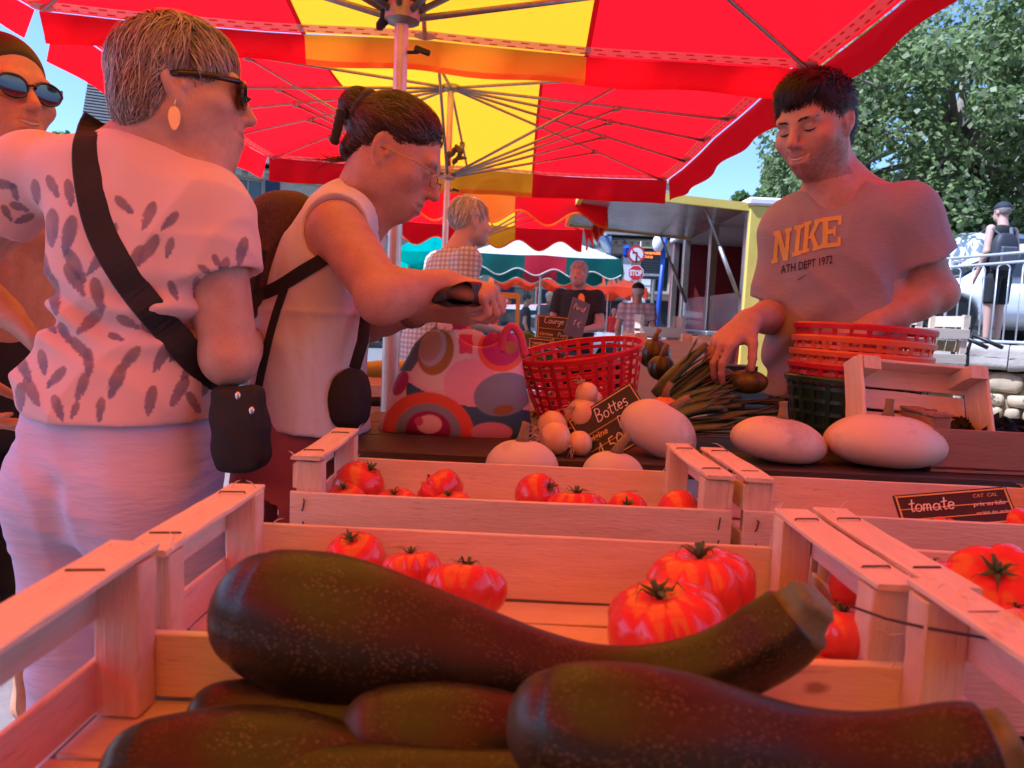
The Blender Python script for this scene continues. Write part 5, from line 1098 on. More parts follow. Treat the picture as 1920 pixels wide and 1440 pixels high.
# ================================================================== bare chested man at the left edge
def left_man():
    t = person('bare chested smiling man in sunglasses cut off by the left edge', (-1.2, 1.75, 0)); base = (.62, .30, .17)
    Y = 1.66; hp = P(8, 180, Y); M = frame((.86, -.46, -.02), (0, 0, 1)); s = 1.02
    nb = P(-28, 318, Y+.06); sh1 = P(-10, 395, Y-.14); sh2 = P(-70, 370, Y+.28); el1 = P(-120, 560, Y-.2); wr1 = P(-60, 680, Y-.2)
    S = SDF(*bb([hp, nb, sh1, sh2, el1, wr1, P(30, 640, Y)], .17), .0055); head_sdf(S, hp, M, s, nose=1.1, smile=1.1, cheek=1.0)
    S.cap(hp+M @ Vector((0, -.025, -.05)), nb, .06, .068, .03); S.cap(hp+M @ Vector((0, .03, -.09)), nb+Vector((.05, -.02, -.03)), .04, .05, .03)
    f = Vector((.86, -.46, 0)).normalized(); X = Vector((f.y, -f.x, 0))
    S.loft([(P(-28, 700, Y+.08), .165, .115), (P(-26, 560, Y+.08), .165, .125), (P(-24, 440, Y+.08), .18, .125), (P(-28, 370, Y+.08), .15, .09), (P(-30, 320, Y+.08), .07, .06)], X, f, .03)
    for sx in (-1, 1): S.ell(P(-26, 432, Y+.08)+f*.1+X*sx*.075, (.075, .05, .055), frame(f), .03)
    S.cap(P(-26, 400, Y+.08)+f*.135, P(-26, 620, Y+.08)+f*.14, .006, .006, .02, 's')
    arm_sdf(S, sh1, el1, wr1, (.058, .05, .046, .034)); S.cap(nb, sh1, .055, .06, .05); S.cap(nb, sh2, .055, .06, .05); arm_sdf(S, sh2, sh2-Vector((.02, 0, .3)), sh2-Vector((.05, .0, .55)), (.058, .05, .046, .034)); hand_sdf(S, wr1, frame((.3, 0, -1), (-.9, -.3, 0)), 1.0)
    sdf_obj('body', S, SKIN('skin_sunburnt', base), t, 1, 0, lambda V: face_col(V, hp, M, s, base, stub=.15))
    S = SDF(*bb([P(-30, 640, Y+.08), Vector((-1.2, Y, .1))], .24), .01); pc = P(-28, 720, Y+.08)
    S.loft([(pc-Vector((0, 0, .15)), .175, .13), (pc, .178, .13), (pc+Vector((0, 0, .14)), .17, .12)], X, f, .02)
    for sx in (-1, 1):
        hip = pc+X*sx*.09-Vector((0, 0, .1)); an = Vector((hip.x, hip.y, .3)); S.loft([(an, .1, .1), (hip, .1, .115)], X, f, .03)
    S.disp(lambda q: folds(q, .004, [((.4, .2, 1), 40)], 61)); sdf_obj('shorts', S, mat('dark_shorts', (.022, .016, .014), .85, var=.3, nscale=16), t, 1)
    S = SDF(*bb([Vector((pc.x, pc.y, .05)), Vector((pc.x, pc.y, .45))], .24), .01)
    for sx in (-1, 1):
        c = pc+X*sx*.1; S.cap((c.x, c.y, .45), (c.x, c.y, .09), .055, .04, .02); S.cap((c.x, c.y, .07), (c.x+f.x*.13, c.y+f.y*.13, .045), .045, .035, .03)
    sdf_obj('lower_leg', S, MATS['skin_sunburnt'], t, 1, 0, lambda V: np.tile(np.array(base), (len(V), 1)))
    cen = (0, -.022, .042); rad = (.083, .104, .095); S = SDF(*bb([hp], .17), .005); S.ell(hp+M @ Vector(cen), rad, M, 0); S.half(hp+M @ Vector((0, .07, .07)), M @ Vector((0, 1, -.55)), .01); S.half(hp+M @ Vector((0, -.02, -.03)), M @ Vector((0, .5, -1)), .01)
    for sx in (-1, 1): S.ell(hp+M @ Vector((sx*.08, -.008, -.012)), (.03, .024, .04), M, .008, 's')
    sdf_obj('hair', S, MATS['near_black_hair_base'], t, 2)
    glasses(t, hp+M @ Vector((0, .0, .006)), M, s, 'sun'); te = MB(); te.tube([hp+M @ Vector((x, .0990-abs(x)*.14, -.0645+abs(x)*.2))*s for x in (-.02, -.01, 0, .01, .02)], [.0015, .0032, .0034, .0032, .0015], 6, flat=1.2); build('teeth', te, MATS['teeth'], t, True)
left_man()

# ================================================================== people further off
def simple_person(label, loc, H, face, skin=(.5, .28, .2), top=(.3, .3, .3), legs=(.05, .06, .1), hair=(.3, .3, .3), res=.012, arms='down', cap_=None, shorts=False, lean=0.0, sleeveless=False, topmat=None, hatmat=None, legmat=None, group='people in the market square'):
    t = person(label, tuple(loc), group); loc = Vector(loc); f = Vector((math.sin(R(face)), math.cos(R(face)), 0)); X = Vector((f.y, -f.x, 0)); k = H/1.75; W = lambda x, y, z: loc+X*x*k+f*(y+lean*max(0, z-.95))*k+RZ*z*k
    hp = W(0, .035, 1.605); M = frame(f); sk = mat('skin_far_%.2f_%.2f' % skin[:2], skin, .5, vcol=False); sl = .06
    A = []
    for sx in (-1, 1):
        sh = W(sx*.185, 0, 1.40)
        if arms == 'down': el, wr = W(sx*.24, -.02, 1.12), W(sx*.23, .08, .88)
        elif arms == 'front': el, wr = W(sx*.24, .03, 1.12), W(sx*.12, .26, 1.08)
        else: el, wr = W(sx*.25, -.03, 1.12), W(sx*.17, .2, 1.2)
        A.append((sh, el, wr))
    S = SDF(*bb([W(-.3, -.2, 0), W(.3, .35, 1.85), W(.3, -.2, 0), W(-.3, .3, 1.8), hp+RZ*.15], .12), res)
    if res < .011: head_sdf(S, hp, M, k)
    else:
        S.ell(hp+M @ Vector((0, -.01, .03))*k, (.076*k, .094*k, .09*k), M); S.ell(hp+M @ Vector((0, .03, -.05))*k, (.055*k, .06*k, .06*k), M, .03); S.cap(hp+M @ Vector((0, .085, .0))*k, hp+M @ Vector((0, .105, -.03))*k, .01*k, .013*k, .01)
        for sx in (-1, 1): S.ell(hp+M @ Vector((sx*.077, -.01, 0))*k, (.009*k, .02*k, .033*k), M, .006)
    S.cap(hp-RZ*.06*k-f*.02*k, W(0, -.01, 1.42), .055*k, .062*k, .02); S.loft([(W(0, 0, .95), .14*k, .09*k), (W(0, 0, 1.2), .14*k, .09*k), (W(0, 0, 1.42), .13*k, .07*k)], X, f, .02)
    for sh, el, wr in A:
        arm_sdf(S, sh, el, wr, (.05*k, .043*k, .04*k, .028*k)); d = (wr-el).normalized()
        if res < .011: hand_sdf(S, wr, frame(d, f if abs(d.z) > .7 else RZ), k, (.3,)*4, .3)
        else: S.loft([(wr-d*.01, .026*k, .02*k), (wr+d*.09*k, .04*k, .02*k), (wr+d*.17*k, .025*k, .014*k)], d.orthogonal().normalized(), d.cross(d.orthogonal()).normalized(), .02, cap_r=.01)
    for sx in (-1, 1):
        S.cap(W(sx*.085, 0, .92), W(sx*.09, .01, .5), .07*k, .05*k, .02); S.cap(W(sx*.09, .01, .5), W(sx*.09, 0, .09), .052*k, .035*k, .02)
    sdf_obj('body', S, sk, t, 1)
    S = SDF(*bb([W(-.3, -.2, .85), W(.3, .2, 1.5), W(-.3, .2, .85), W(.3, -.2, 1.5)], .08), res)
    S.loft([(W(0, 0, .86), .175*k, .125*k), (W(0, 0, 1.0), .17*k, .125*k), (W(0, 0, 1.2), .17*k, .12*k), (W(0, 0, 1.38), .175*k, .1*k), (W(0, 0, 1.46), .085*k, .065*k)], X, f, .02, power=2.3)
    if not sleeveless:
        for sh, el, wr in A: S.cap(W(0, 0, 1.40), sh, .06*k, .064*k, .03); sleeve(S, sh, el, .6, .066*k, .068*k, .03, 0)
    S.disp(lambda q: folds(q, .004, [((.6, .3, .7), 30)], int(H*100)))
    tm = topmat or mat('top_%.2f_%.2f_%.2f' % top, top, .85, var=.1, nscale=12); sdf_obj('top', S, tm, t, 1)
    S = SDF(*bb([W(-.22, -.2, 0), W(.22, .2, 1.0), W(-.22, .2, 0), W(.22, -.2, 1)], .06), res); S.loft([(W(0, 0, .82), .165*k, .12*k), (W(0, 0, .92), .16*k, .12*k), (W(0, 0, 1.0), .15*k, .105*k)], X, f, .02)
    for sx in (-1, 1): S.loft([(W(sx*.09, 0, .5 if shorts else .07), .085*k if shorts else .06*k, .09*k if shorts else .065*k), (W(sx*.088, 0, .55), .085*k, .09*k), (W(sx*.085, 0, .84), .092*k, .11*k)], X, f, .02)
    sdf_obj('trousers', S, legmat or mat('legs_%.2f_%.2f_%.2f' % legs, legs, .85, var=.12, nscale=10), t, 1)
    for sx in (-1, 1):
        m_ = MB(); m_.ell(W(sx*.09, .05, .04/k), (.05*k, .05*k, .042*k), None, 10, 6); m_.ell(W(sx*.09, .12, .035/k), (.045*k, .05*k, .034*k), None, 10, 6); build('shoe', m_, MATS['dark_leather'], t, True)
    S = SDF(*bb([hp], .15*k), min(res, .008)); S.ell(hp+M @ Vector((0, -.018, .04))*k, (.083*k, .102*k, .09*k), M, 0); S.half(hp+M @ Vector((0, .075, .075))*k, M @ Vector((0, 1, -.5)), .01); S.half(hp+M @ Vector((0, -.01, -.02))*k, M @ Vector((0, .6, -1)), .01); S.disp(lambda q: .003*vnoise(q, 60, 2))
    for sx in (-1, 1): S.ell(hp+M @ Vector((sx*.08, -.008, -.012))*k, (.03*k, .024*k, .04*k), M, .008, 's')
    hm = mat('hair_%.2f_%.2f' % hair[:2], hair, .6, var=.3, nscale=90); sdf_obj('hair', S, hm, t, 1)
    if res < .011: hair_strands('hair_strand', t, hp, M, k, 900, lambda p: p.z > (.06 if p.y > .04 else (.02 if p.y > .0 else -.035)) and not (abs(p.x) > .06 and -.04 < p.y < .014 and p.z < .03), lambda p: (p.x*2, .3 if p.y > 0 else -.5, -1), lambda p: .05, [hair, tuple(c*1.25 for c in hair), tuple(c*.7 for c in hair)], .007, .002, (0, -.018, .04), (.083, .102, .09), 5, seed=int(H*1000))
    if cap_:
        S = SDF(*bb([hp], .2*k), .008); S.ell(hp+M @ Vector((0, -.015, .05))*k, (.088*k, .106*k, .088*k), M, 0); S.half(hp+M @ Vector((0, 0, .045))*k, M @ Vector((0, 0, -1)), .005); S.loft([(hp+M @ Vector((0, .06, .052))*k, .07*k, .006), (hp+M @ Vector((0, .15, .042))*k, .055*k, .006)], M @ RX, M @ RZ, .006, cap_r=.004); sdf_obj('cap', S, mat('cap_%.2f' % cap_[0], cap_, .8), t, 1)
    return t
def plaid(name, a, b, c, sc=30):
    m = mat(name, a, .85); nt = m.node_tree; N = nt.nodes; L = nt.links; tc = N.new('ShaderNodeTexCoord'); sx = N.new('ShaderNodeSeparateXYZ'); L.new(tc.outputs['Object'], sx.inputs[0]); cur = None
    for ax, f, col in (('X', sc, b), ('Z', sc, b), ('X', sc*.5, c), ('Z', sc*.5, c)):
        w = N.new('ShaderNodeMath'); w.operation = 'MULTIPLY'; w.inputs[1].default_value = f*6.283; L.new(sx.outputs[ax], w.inputs[0]); s_ = N.new('ShaderNodeMath'); s_.operation = 'SINE'; L.new(w.outputs[0], s_.inputs[0]); g = N.new('ShaderNodeMath'); g.operation = 'GREATER_THAN'; g.inputs[1].default_value = .25 if col is b else .93; L.new(s_.outputs[0], g.inputs[0])
        k = N.new('ShaderNodeMath'); k.operation = 'MULTIPLY'; k.inputs[1].default_value = .5; L.new(g.outputs[0], k.inputs[0]); mx = N.new('ShaderNodeMix'); mx.data_type = 'RGBA'; L.new(k.outputs[0], mx.inputs[0])
        if cur: L.new(cur, mx.inputs[6])
        else: mx.inputs[6].default_value = (*a, 1)
        mx.inputs[7].default_value = (*col, 1); cur = mx.outputs[2]
    L.new(cur, N['Principled BSDF'].inputs['Base Color']); return m
PL1 = plaid('small_check_shirt', (.55, .52, .46), (.15, .14, .17), (.3, .26, .24), 42); PL2 = plaid('plaid_shirt', (.62, .57, .54), (.3, .2, .22), (.2, .2, .3), 13)
def at_px(x, Y): p = P(x, 600, Y); return Vector((p.x, p.y, 0))
simple_person('grey blond man in a small check shirt and beige trousers, turned away by the pole', at_px(800, 3.7), 1.74, 62, (.5, .27, .19), hair=(.52, .47, .38), res=.0085, topmat=PL1, legs=(.5, .40, .3), lean=.28, arms='front')
mb_ = simple_person('stout grey haired man in a black T-shirt with an orange carrot motif', at_px(1082, 6.9), 1.70, 200, (.46, .22, .17), top=(.012, .011, .012), hair=(.42, .40, .38), res=.0105, arms='front')
bvb = bvh_of([o for o in mb_.children if o.name.startswith('top')][0]); g = MB(); pts = []; o_ = Vector((0, 0, CAM_H))
for k in range(20):
    a = 2*math.pi*k/20; d = (P(1090+6*math.cos(a)*(1-.35*math.sin(a)), 566+16*math.sin(a), 1)-o_).normalized(); h = bvb.ray_cast(o_, d); pts.append((h[0] if h[0] is not None else o_+d*6.75/d.y)-d*.006)
g.add(pts+[sum(pts, Vector())/20-Vector((0, .004, 0))], [(k, (k+1) % 20, 20) for k in range(20)]); build('carrot_print', g, mat('carrot_orange', (.8, .28, .03), .7), mb_)
simple_person('man with a dark flat cap and plaid short sleeved shirt, seen from behind', at_px(1193, 9.6), 1.68, 15, (.5, .3, .22), hair=(.6, .58, .55), cap_=(.02, .02, .022), res=.0125, topmat=PL2, legs=(.04, .06, .12))
# ================================================================== more of the stall: baskets, bag, cards, greens
PLR = mat('red_plastic', (.62, .012, .018), .3, spec=.5, trans=(.7, .02, .02, .2)); PLO = mat('orange_plastic', (.78, .13, .015), .3, spec=.5, trans=(.8, .15, .02, .2)); PLG = mat('dark_green_plastic', (.012, .05, .03), .35)
def basket(label, c, rt, rb, h, m, tilt=(0, 0), nv=26, nh=5, solid=False, group='plastic lattice baskets'):
    t = proto('plastic_basket', label, 'basket', group); rad = lambda z: rb+(rt-rb)*(z/h)**.9
    g = MB(); g.lathe([(rt-.002, h-.012), (rt+.004, h-.012), (rt+.0055, h-.002), (rt+.003, h+.002), (rt-.002, h+.001), (rt-.002, h-.012)], 48, cap=False); build('rim', g, m, t, autosm=40)
    g = MB()
    for k in range(nv):
        a = 2*math.pi*k/nv; d = Vector((math.cos(a), math.sin(a), 0)); s = Vector((-d.y, d.x, 0)); w = .0055 if k % 2 else .0038
        rings = []
        for i in range(6):
            z = h*i/5*.97; p = d*rad(z)+RZ*z; rings.append([p-s*w-d*.0012, p+s*w-d*.0012, p+s*w+d*.0018, p-s*w+d*.0018])
        g.loft(rings)
    for j in range(nh):
        z = h*(j+.6)/nh*.92; r = rad(z); g.lathe([(r-.0014, z-.0042), (r+.0012, z-.0042), (r+.0012, z+.0042), (r-.0014, z+.0042), (r-.0014, z-.0042)], 48, cap=False)
    if solid: g.lathe([(rad(h*.02)-.003, .002), (rad(h*.9)-.003, h*.9), (rad(h*.9)-.005, h*.9), (rad(h*.02)-.005, .002)], 48, cap=False)
    build('lattice', g, m, t)
    g = MB(); g.lathe([(.004, 0), (rb, 0), (rb+.001, .004), (.004, .005)], 40)
    build('base', g, m, t); place(t, c, (tilt[0], tilt[1], jit(.5))); return t
cb = P(1588, 862, 1.73); cb.z = ZB+.001; Yb = 1.625; dz = .0265; tl = (0, .035)
basket('dark green basket at the bottom of the stack beside the vendor', cb, .154, .12, .155, PLG, tl, solid=True)
for k, (lab, m) in enumerate([('lower red basket nested in the dark green one', PLR), ('lower orange basket in the stack', PLO), ('upper orange basket in the stack', PLO), ('top red basket of the stack beside the vendor', PLR)]):
    basket(lab, cb+Vector((.002+.002*k, 0, .002+.030*(k+1))), .152-.001*k, .117, .155, m, (jit(.01), tl[1]+jit(.012)))
basket('red lattice basket standing tilted beside the patterned bag', P(1100, 782, 1.76)+Vector((.0, 0, -.0)), .149, .11, .168, PLR, (.12, -.17), nv=28, nh=7)
# patterned shopping bag
def shopping_bag():
    Y = 1.66; t = thing('shopping_bag', 'shopping bag with bold pink, teal and orange rounded pattern on the dark table', 'bag', tuple(P(860, 812, Y))); S = SDF(*bb([P(720, 820, Y), P(1005, 585, Y)], .13), .0048)
    st = [(P(862, 816, Y), .158, .075), (P(862, 790, Y), .166, .085), (P(866, 730, Y), .152, .08), (P(875, 670, Y), .128, .062), (P(886, 630, Y), .11, .05), (P(884, 596, Y), .088, .045)]
    S.loft(st, RX, RY, .01, cap_r=.012, power=2.6); S.ell(P(742, 806, Y), (.035, .05, .03), None, .03)
    S.disp(lambda q: folds(q, .004, [((.7, .1, .7), 26), ((.9, .1, -.35), 20)], 71))
    Tn = [(P(870, 700, Y), .125, .055), (P(886, 632, Y), .105, .045), (P(886, 560, Y), .1, .045)]; S.loft(Tn, RX, RY, .006, 's', cap_r=.01)
    # the front edge dips between the handles
    S.cap(P(905, 600, Y-.1), P(905, 600, Y-.03), .055, .055, .01, 's')
    def col(V):
        d = V-np.array([0, 0, CAM_H]); w = d @ np.array(_f); x = (960+FPX*(d @ np.array(_r))/w-640)/.1875; y = (720-FPX*(d @ np.array(_u))/w-580)/.1875
        c = np.tile(np.array((.78, .54, .60)), (len(V), 1)); wob = 18*vnoise(V, 18, 4)
        def el(cx, cy, rx, ry, rot=0): a = R(rot); u = (x-cx)*math.cos(a)+(y-cy)*math.sin(a); v = -(x-cx)*math.sin(a)+(y-cy)*math.cos(a); return np.clip((1-np.sqrt((u/rx)**2+(v/ry)**2))*min(rx, ry)/10+.5, 0, 1)
        def paint(m, k):
            m = np.asarray(m, float)[:, None]; c[:] = c+(np.array(k)-c)*m
        paint(el(960, 470, 330, 340) , (.80, .66, .64)); paint(el(1300, 760, 280, 260, 30), (.80, .40, .52))
        paint((y > 700+.32*(x-650)+90*np.sin((x-600)/300)) & (x > 650) & (y > 680), (.03, .13, .25)); paint((x+.62*y < 1080+wob) & (y < 620) & (x < 960), (.13, .20, .28))
        paint(el(945, 430, 175, 235, 18), (.40, .20, .03)); paint(el(915, 385, 130, 190, 18), (.5, .5, .62)); paint(el(895, 370, 105, 158, 18), (.50, .33, .27))
        paint(el(1620, 850, 300, 215, -12), (.2, .29, .42)); paint(el(1620, 1005, 105, 50, -8), (.26, .15, .02))
        paint(el(870, 1230, 460, 400, 12), (.72, .085, .02)); paint(el(870, 1230, 330, 290, 8), (.24, .29, .40)); paint(el(870, 1200, 225, 185, 5), (.30, .008, .10)); paint(el(880, 1150, 125, 95), (.82, .55, .55)); paint(el(775, 1120, 45, 45), (.6, .08, .2))
        paint(el(1500, 1230, 210, 100), (.62, .28, .45)); paint(el(590, 740, 70, 130, 25), (.42, .02, .14)); paint(el(1600, 400, 235, 225), (.80, .13, .03)); paint(el(1600, 380, 195, 185), (.48, .015, .18)); paint(el(1690, 380, 70, 60), (.4, .2, .03)); paint((np.abs(x-1245) < 68) & (np.abs(y-345) < 95), (.78, .05, .13))
        paint((y < 200) & (x > 1290) & (x < 1560), (.2, .22, .33)); paint((y < 200) & (x > 1110) & (x < 1255), (.30, .01, .12)); paint((y < 200) & (np.abs(x-1275) < 25), (.75, .12, .03))
        return c
    sdf_obj('sack', S, mat('bag_print', (1, 1, 1), .62, vcol=True, var=.05, nscale=9, bump=.12, bscale=60), t, 1, 1, col)
    hm = mat('bag_handle', (.62, .05, .13), .65)
    for yy, pts in ((-.05, [(940, 660), (945, 628), (960, 612), (976, 630), (984, 668)]), (.05, [(830, 600), (850, 570), (885, 560), (915, 580), (930, 606)])):
        cp, cr_ = catmull([P(x, y, Y+yy) for x, y in pts], [.0085]*len(pts), 6); g = MB(); g.tube(cp, cr_, 8, flat=.45, up=(0, 1, 0)); build('handle', g, hm, t, True)
    g = MB(); pk = P(925, 640, Y)
shopping_bag()
# price cards
SLATE = mat('black_card', (.022, .018, .016), .45, var=.3, nscale=30); SLATEG = mat('grey_slate_card', (.13, .12, .13), .55, var=.2, nscale=20); CHALK = mat('white_chalk', (.8, .72, .68), .9); YEL = mat('yellow_print', (.65, .42, .1), .7)
def _arc(cx, cy, rx, ry, a0, a1, n=9): return [(cx+rx*math.cos(R(a0+(a1-a0)*i/n)), cy+ry*math.sin(R(a0+(a1-a0)*i/n))) for i in range(n+1)]
HAND = {'B': ([[(.08, 0), (.1, .9)]+_arc(.14, .68, .28, .22, 90, -90)+_arc(.14, .23, .34, .23, 90, -90)], .58), 'o': ([_arc(.2, .22, .17, .22, 100, 470, 12)], .42), 't': ([[(.18, .75), (.14, .1), (.2, 0), (.32, .06)], [(.0, .48), (.32, .52)]], .34), 'e': ([[(.06, .22), (.34, .26)]+_arc(.2, .22, .16, .22, 10, 320)], .4), 's': ([_arc(.2, .34, .12, .12, 40, 250)+_arc(.18, .11, .13, .12, 80, -140)], .36),
 'P': ([[(.08, -.05), (.12, .85)]+_arc(.14, .62, .3, .24, 90, -90)], .52), 'a': ([_arc(.2, .2, .17, .2, 60, 400, 12)+[(.37, .4), (.37, .06), (.46, 0)]], .48), 'y': ([[(.04, .42), (.1, .12), (.22, .08), (.34, .4)], [(.34, .42), (.32, -.2), (.2, -.36), (.06, -.26)]], .44), '1': ([[(.02, .5), (.22, .88), (.2, 0)]], .38), '5': ([[(.4, .86), (.12, .84), (.1, .5)]+_arc(.2, .25, .22, .26, 110, -140)], .52), '0': ([_arc(.22, .42, .19, .42, 100, 470, 14)], .5), ',': ([[(.12, .08), (.06, -.16)]], .24),
 'C': ([_arc(.3, .42, .26, .42, 50, 310, 12)], .58), 'u': ([[(.04, .42), (.06, .1), (.18, 0), (.3, .12), (.32, .42)], [(.32, .42), (.34, .04), (.42, 0)]], .46), 'r': ([[(.06, 0), (.06, .42)], [(.06, .28), (.16, .42), (.28, .4)]], .32), 'g': ([_arc(.2, .22, .16, .2, 60, 400, 12), [(.36, .42), (.34, -.22), (.2, -.36), (.05, -.26)]], .44), 'i': ([[(.08, .42), (.08, .04), (.16, 0)], [(.1, .6), (.11, .63)]], .22), 'l': ([[(.06, 0), (.16, .5), (.2, .85), (.1, .85), (.06, .2), (.14, 0), (.22, .06)]], .26), 'm': ([[(.04, 0), (.06, .42)]+_arc(.15, .28, .09, .13, 180, 0)+[(.24, 0)]+_arc(.33, .28, .09, .13, 180, 0)+[(.43, .02), (.5, 0)]], .56), '9': ([_arc(.2, .62, .17, .22, 0, 360, 12)+[(.36, .5), (.28, 0)]], .46), ' ': ([], .3), '€': ([_arc(.3, .42, .24, .4, 50, 310, 12), [(0, .5), (.34, .5)], [(0, .34), (.32, .34)]], .58)}
def card(label, c, X, U, w, h, lines, m=SLATE, group='price cards', border=True):
    c = Vector(c); X = Vector(X).normalized(); U = Vector(U); U = (U-X*U.dot(X)).normalized(); N_ = X.cross(U)
    if N_.y > 0: N_ = -N_
    t = thing('price_card', label, 'price card', tuple(c-U*h/2), group); g = MB(); g.box(c, (w, h, .004), Matrix((X, U, X.cross(U))).transposed(), .001); b = build('board', g, m, t)
    if border:
        g = MB()
        for s_ in (-1, 1): g.box(c+U*s_*(h/2-.004)+N_*.0025, (w-.004, .0022, .001), Matrix((X, U, X.cross(U))).transposed()); g.box(c+X*s_*(w/2-.004)+N_*.0025, (.0022, h-.004, .001), Matrix((X, U, X.cross(U))).transposed())
        for fy in (.08, -.2): g.box(c+U*h*fy+N_*.0025, (w-.01, .0014, .001), Matrix((X, U, X.cross(U))).transposed())
        build('border', g, YEL, b)
    for txt, x, y, sz, mm, bold in lines:
        if mm is CHALK and sz > .012:
            g = MB(); ox = 0.0
            for ch in txt:
                gl, adv = HAND.get(ch, ([], .5))
                for pl in gl: g.tube([c+X*(x*w+(ox+px_+.18*py_)*sz)+U*(y*h+py_*sz)+N_*.0032 for px_, py_ in pl], sz*.042, 5)
                ox += adv
            build('lettering', g, mm, b); continue
        V, F = text_mesh(txt, sz, bold, .25, align='LEFT'); g = MB(); g.add([c+X*(x*w+a)+U*(y*h+b_)+N_*.0032 for a, b_, _ in V], F); build('lettering', g, mm, b)
    return t
card('black price card reading 1,50 leaning between the onions and the egg shaped squash', P(1150, 798, 1.475), (.79, -.06, .56), (-.5, .35, .75), .15, .115,
     [('Produit', -.44, .36, .010, YEL, 0), ('Bottes', -.16, .18, .030, CHALK, .0006), ('Origine', -.47, -.06, .018, YEL, .0004), ('Pays', .06, -.10, .026, CHALK, .0006), ('1,50', -.36, -.42, .036, CHALK, .0009)])
card('grey slate card standing behind the red basket, white handwriting', P(1082, 598, 2.25), (.75, .35, -.28), (.12, .25, 1), .065, .12, [('Persil', -.38, .22, .02, CHALK, .0004), ('1 €', -.2, -.2, .022, CHALK, .0004)], SLATEG, border=False)
card('brown black card with yellow lines left of the grey slate card', P(1036, 622, 2.3), (.95, .1, -.05), (.2, .25, 1), .10, .1, [('Courge', -.3, .25, .024, CHALK, .0005), ('Origine', -.42, -.14, .014, YEL, .0003), ('Pays', .15, -.14, .016, CHALK, .0004), ('9', -.05, -.42, .022, CHALK, .0004)], mat('brown_card', (.06, .04, .02), .5))
card('small yellow edged card low behind the red basket, left side', P(1012, 645, 2.2), (.95, .1, -.05), (.2, .25, 1), .07, .035, [('Tomates', -.4, -.1, .014, CHALK, .0003)], MATS['brown_card'])
card('black price card lying in the right hand tomato crate', P(1790, 955, 1.115), (.95, -.12, .16), (-.05, .6, .8), .165, .06, [('tomate', -.40, .0, .026, CHALK, .0006), ('CAT  CAL', .18, .25, .008, YEL, 0), ('prix au kilo', .16, .02, .010, CHALK, 0), ('variété des andes', .16, -.2, .007, CHALK, 0)])
# leaning small crate, right hand crate, crates behind
t_ = crate('small pale crate leaning upright behind the widest squash', 0, .262, 0, .19, 0, .085, .05, loc=P(1690, 842, 1.545)+Vector((0, .0, .075)), rot=(R(68), R(3), 0), group='crates around the back table', cap=False, gap=0.0)
crate('reddish wooden crate at the right edge holding dark wilted greens', .815, 1.33, 1.42, 1.66, ZB+.001, .105, .075, group='crates around the back table', wood=mat('red_brown_crate_wood', (.36, .2, .13), .65, second=(.28, .15, .1), nscale=8, stretch=(1.2, 9, 9), bump=.3))
def foliage(parent, c, r, n, ls, m, seed=0, sq=1.0, name='leaves', up=.4, cols=None):
    rg = random.Random(seed); V = []; F = []; C = []
    for i in range(n):
        d = Vector((rg.gauss(0, 1), rg.gauss(0, 1), rg.gauss(0, 1))).normalized(); d.z = abs(d.z)*sq if up else d.z*sq; p = Vector(c)+Vector((d.x*r[0], d.y*r[1], d.z*r[2]))*rg.uniform(.55, 1)**.5
        n_ = (d+Vector((rg.gauss(0, .5), rg.gauss(0, .5), rg.gauss(0, .5)+up))).normalized(); a = n_.orthogonal().normalized(); a = Quaternion(n_, rg.uniform(0, 6.28)) @ a; b = n_.cross(a); L = ls*rg.uniform(.6, 1.3); w = L*.45; o = len(V); k = rg.uniform(.7, 1.3)
        V += [p-a*L*.5, p+b*w*.5+n_*w*.15, p+a*L*.5-n_*L*.12, p-b*w*.5+n_*w*.15]; F.append((o, o+1, o+2, o+3)); cc = rg.choice(cols) if cols else (1, 1, 1); C += [[q*k for q in cc]]*4
    me = mesh_np(name, np.array([v[:] for v in V]), np.array(F), np.array(C)); return link(name, me, m, parent)
LEAF = mat('leaf', (1, 1, 1), .5, vcol=True, trans=(.1, .2, .02, .55, 1), spec=.3); SALAD = [(.08, .18, .04), (.13, .28, .06), (.06, .13, .03)]; DARKS = [(.05, .025, .02), (.035, .02, .015), (.06, .05, .02)]
def greens(label, px, py, Y, r, cols, n=240, ls=.05, cat='lettuce', name='lettuce', group='greens on the back table', base=None):
    p = P(px, py, Y); p.z = base if base is not None else p.z
    t = thing(name, label, cat, tuple(p), group); o = foliage(t, p, r, n, ls, LEAF, int(px), .9, cols=cols); g = MB(); g.ell(p+RZ*r[2]*.35, (r[0]*.6, r[1]*.6, r[2]*.5), None, 10, 6); build('heart', g, mat('leaf_heart_%.2f' % cols[0][0], tuple(c*.6 for c in cols[0]), .7), t, True)
ZT = .80
table('farther stall table under the lettuces and the chalk cards', -.62, .62, 2.05, 3.0, ZT, PLANK, 3)
table('long table in the middle distance, before the man in black', -.6, .9, 5.2, 6.0, .85, mat('grey_trough', (.2, .18, .16), .8), 2)
crate('wooden crate left of the patterned bag with a yellow green courgette', -.56, -.17, 2.15, 2.45, ZT+.001, .16, .1, group='crates around the back table')
crate('wooden crate below the card table, right of the leftmost crate', -.15, .3, 2.2, 2.48, ZT+.001, .1, .06, group='crates around the back table')
crate('pale slotted crate with leafy greens behind the leeks', .40, .655, 2.45, 2.75, ZT+.001, .29, .26, group='crates around the back table', wood=PALE, cap=False)
courgette('yellow green courgette in the crate left of the patterned bag', [((-.44, 2.2, .95), .022), ((-.38, 2.21, .953), .028), ((-.3, 2.22, .953), .026), ((-.24, 2.22, .95), .018)], skin=mat('yellow_courgette', (.42, .35, .03), .35), group='other courgettes', name='courgette')
courgette('dark courgette below the yellow green one, left of the bag', [((-.45, 2.17, .86), .024), ((-.36, 2.175, .862), .03), ((-.27, 2.18, .862), .028), ((-.2, 2.19, .86), .018)], group='other courgettes')
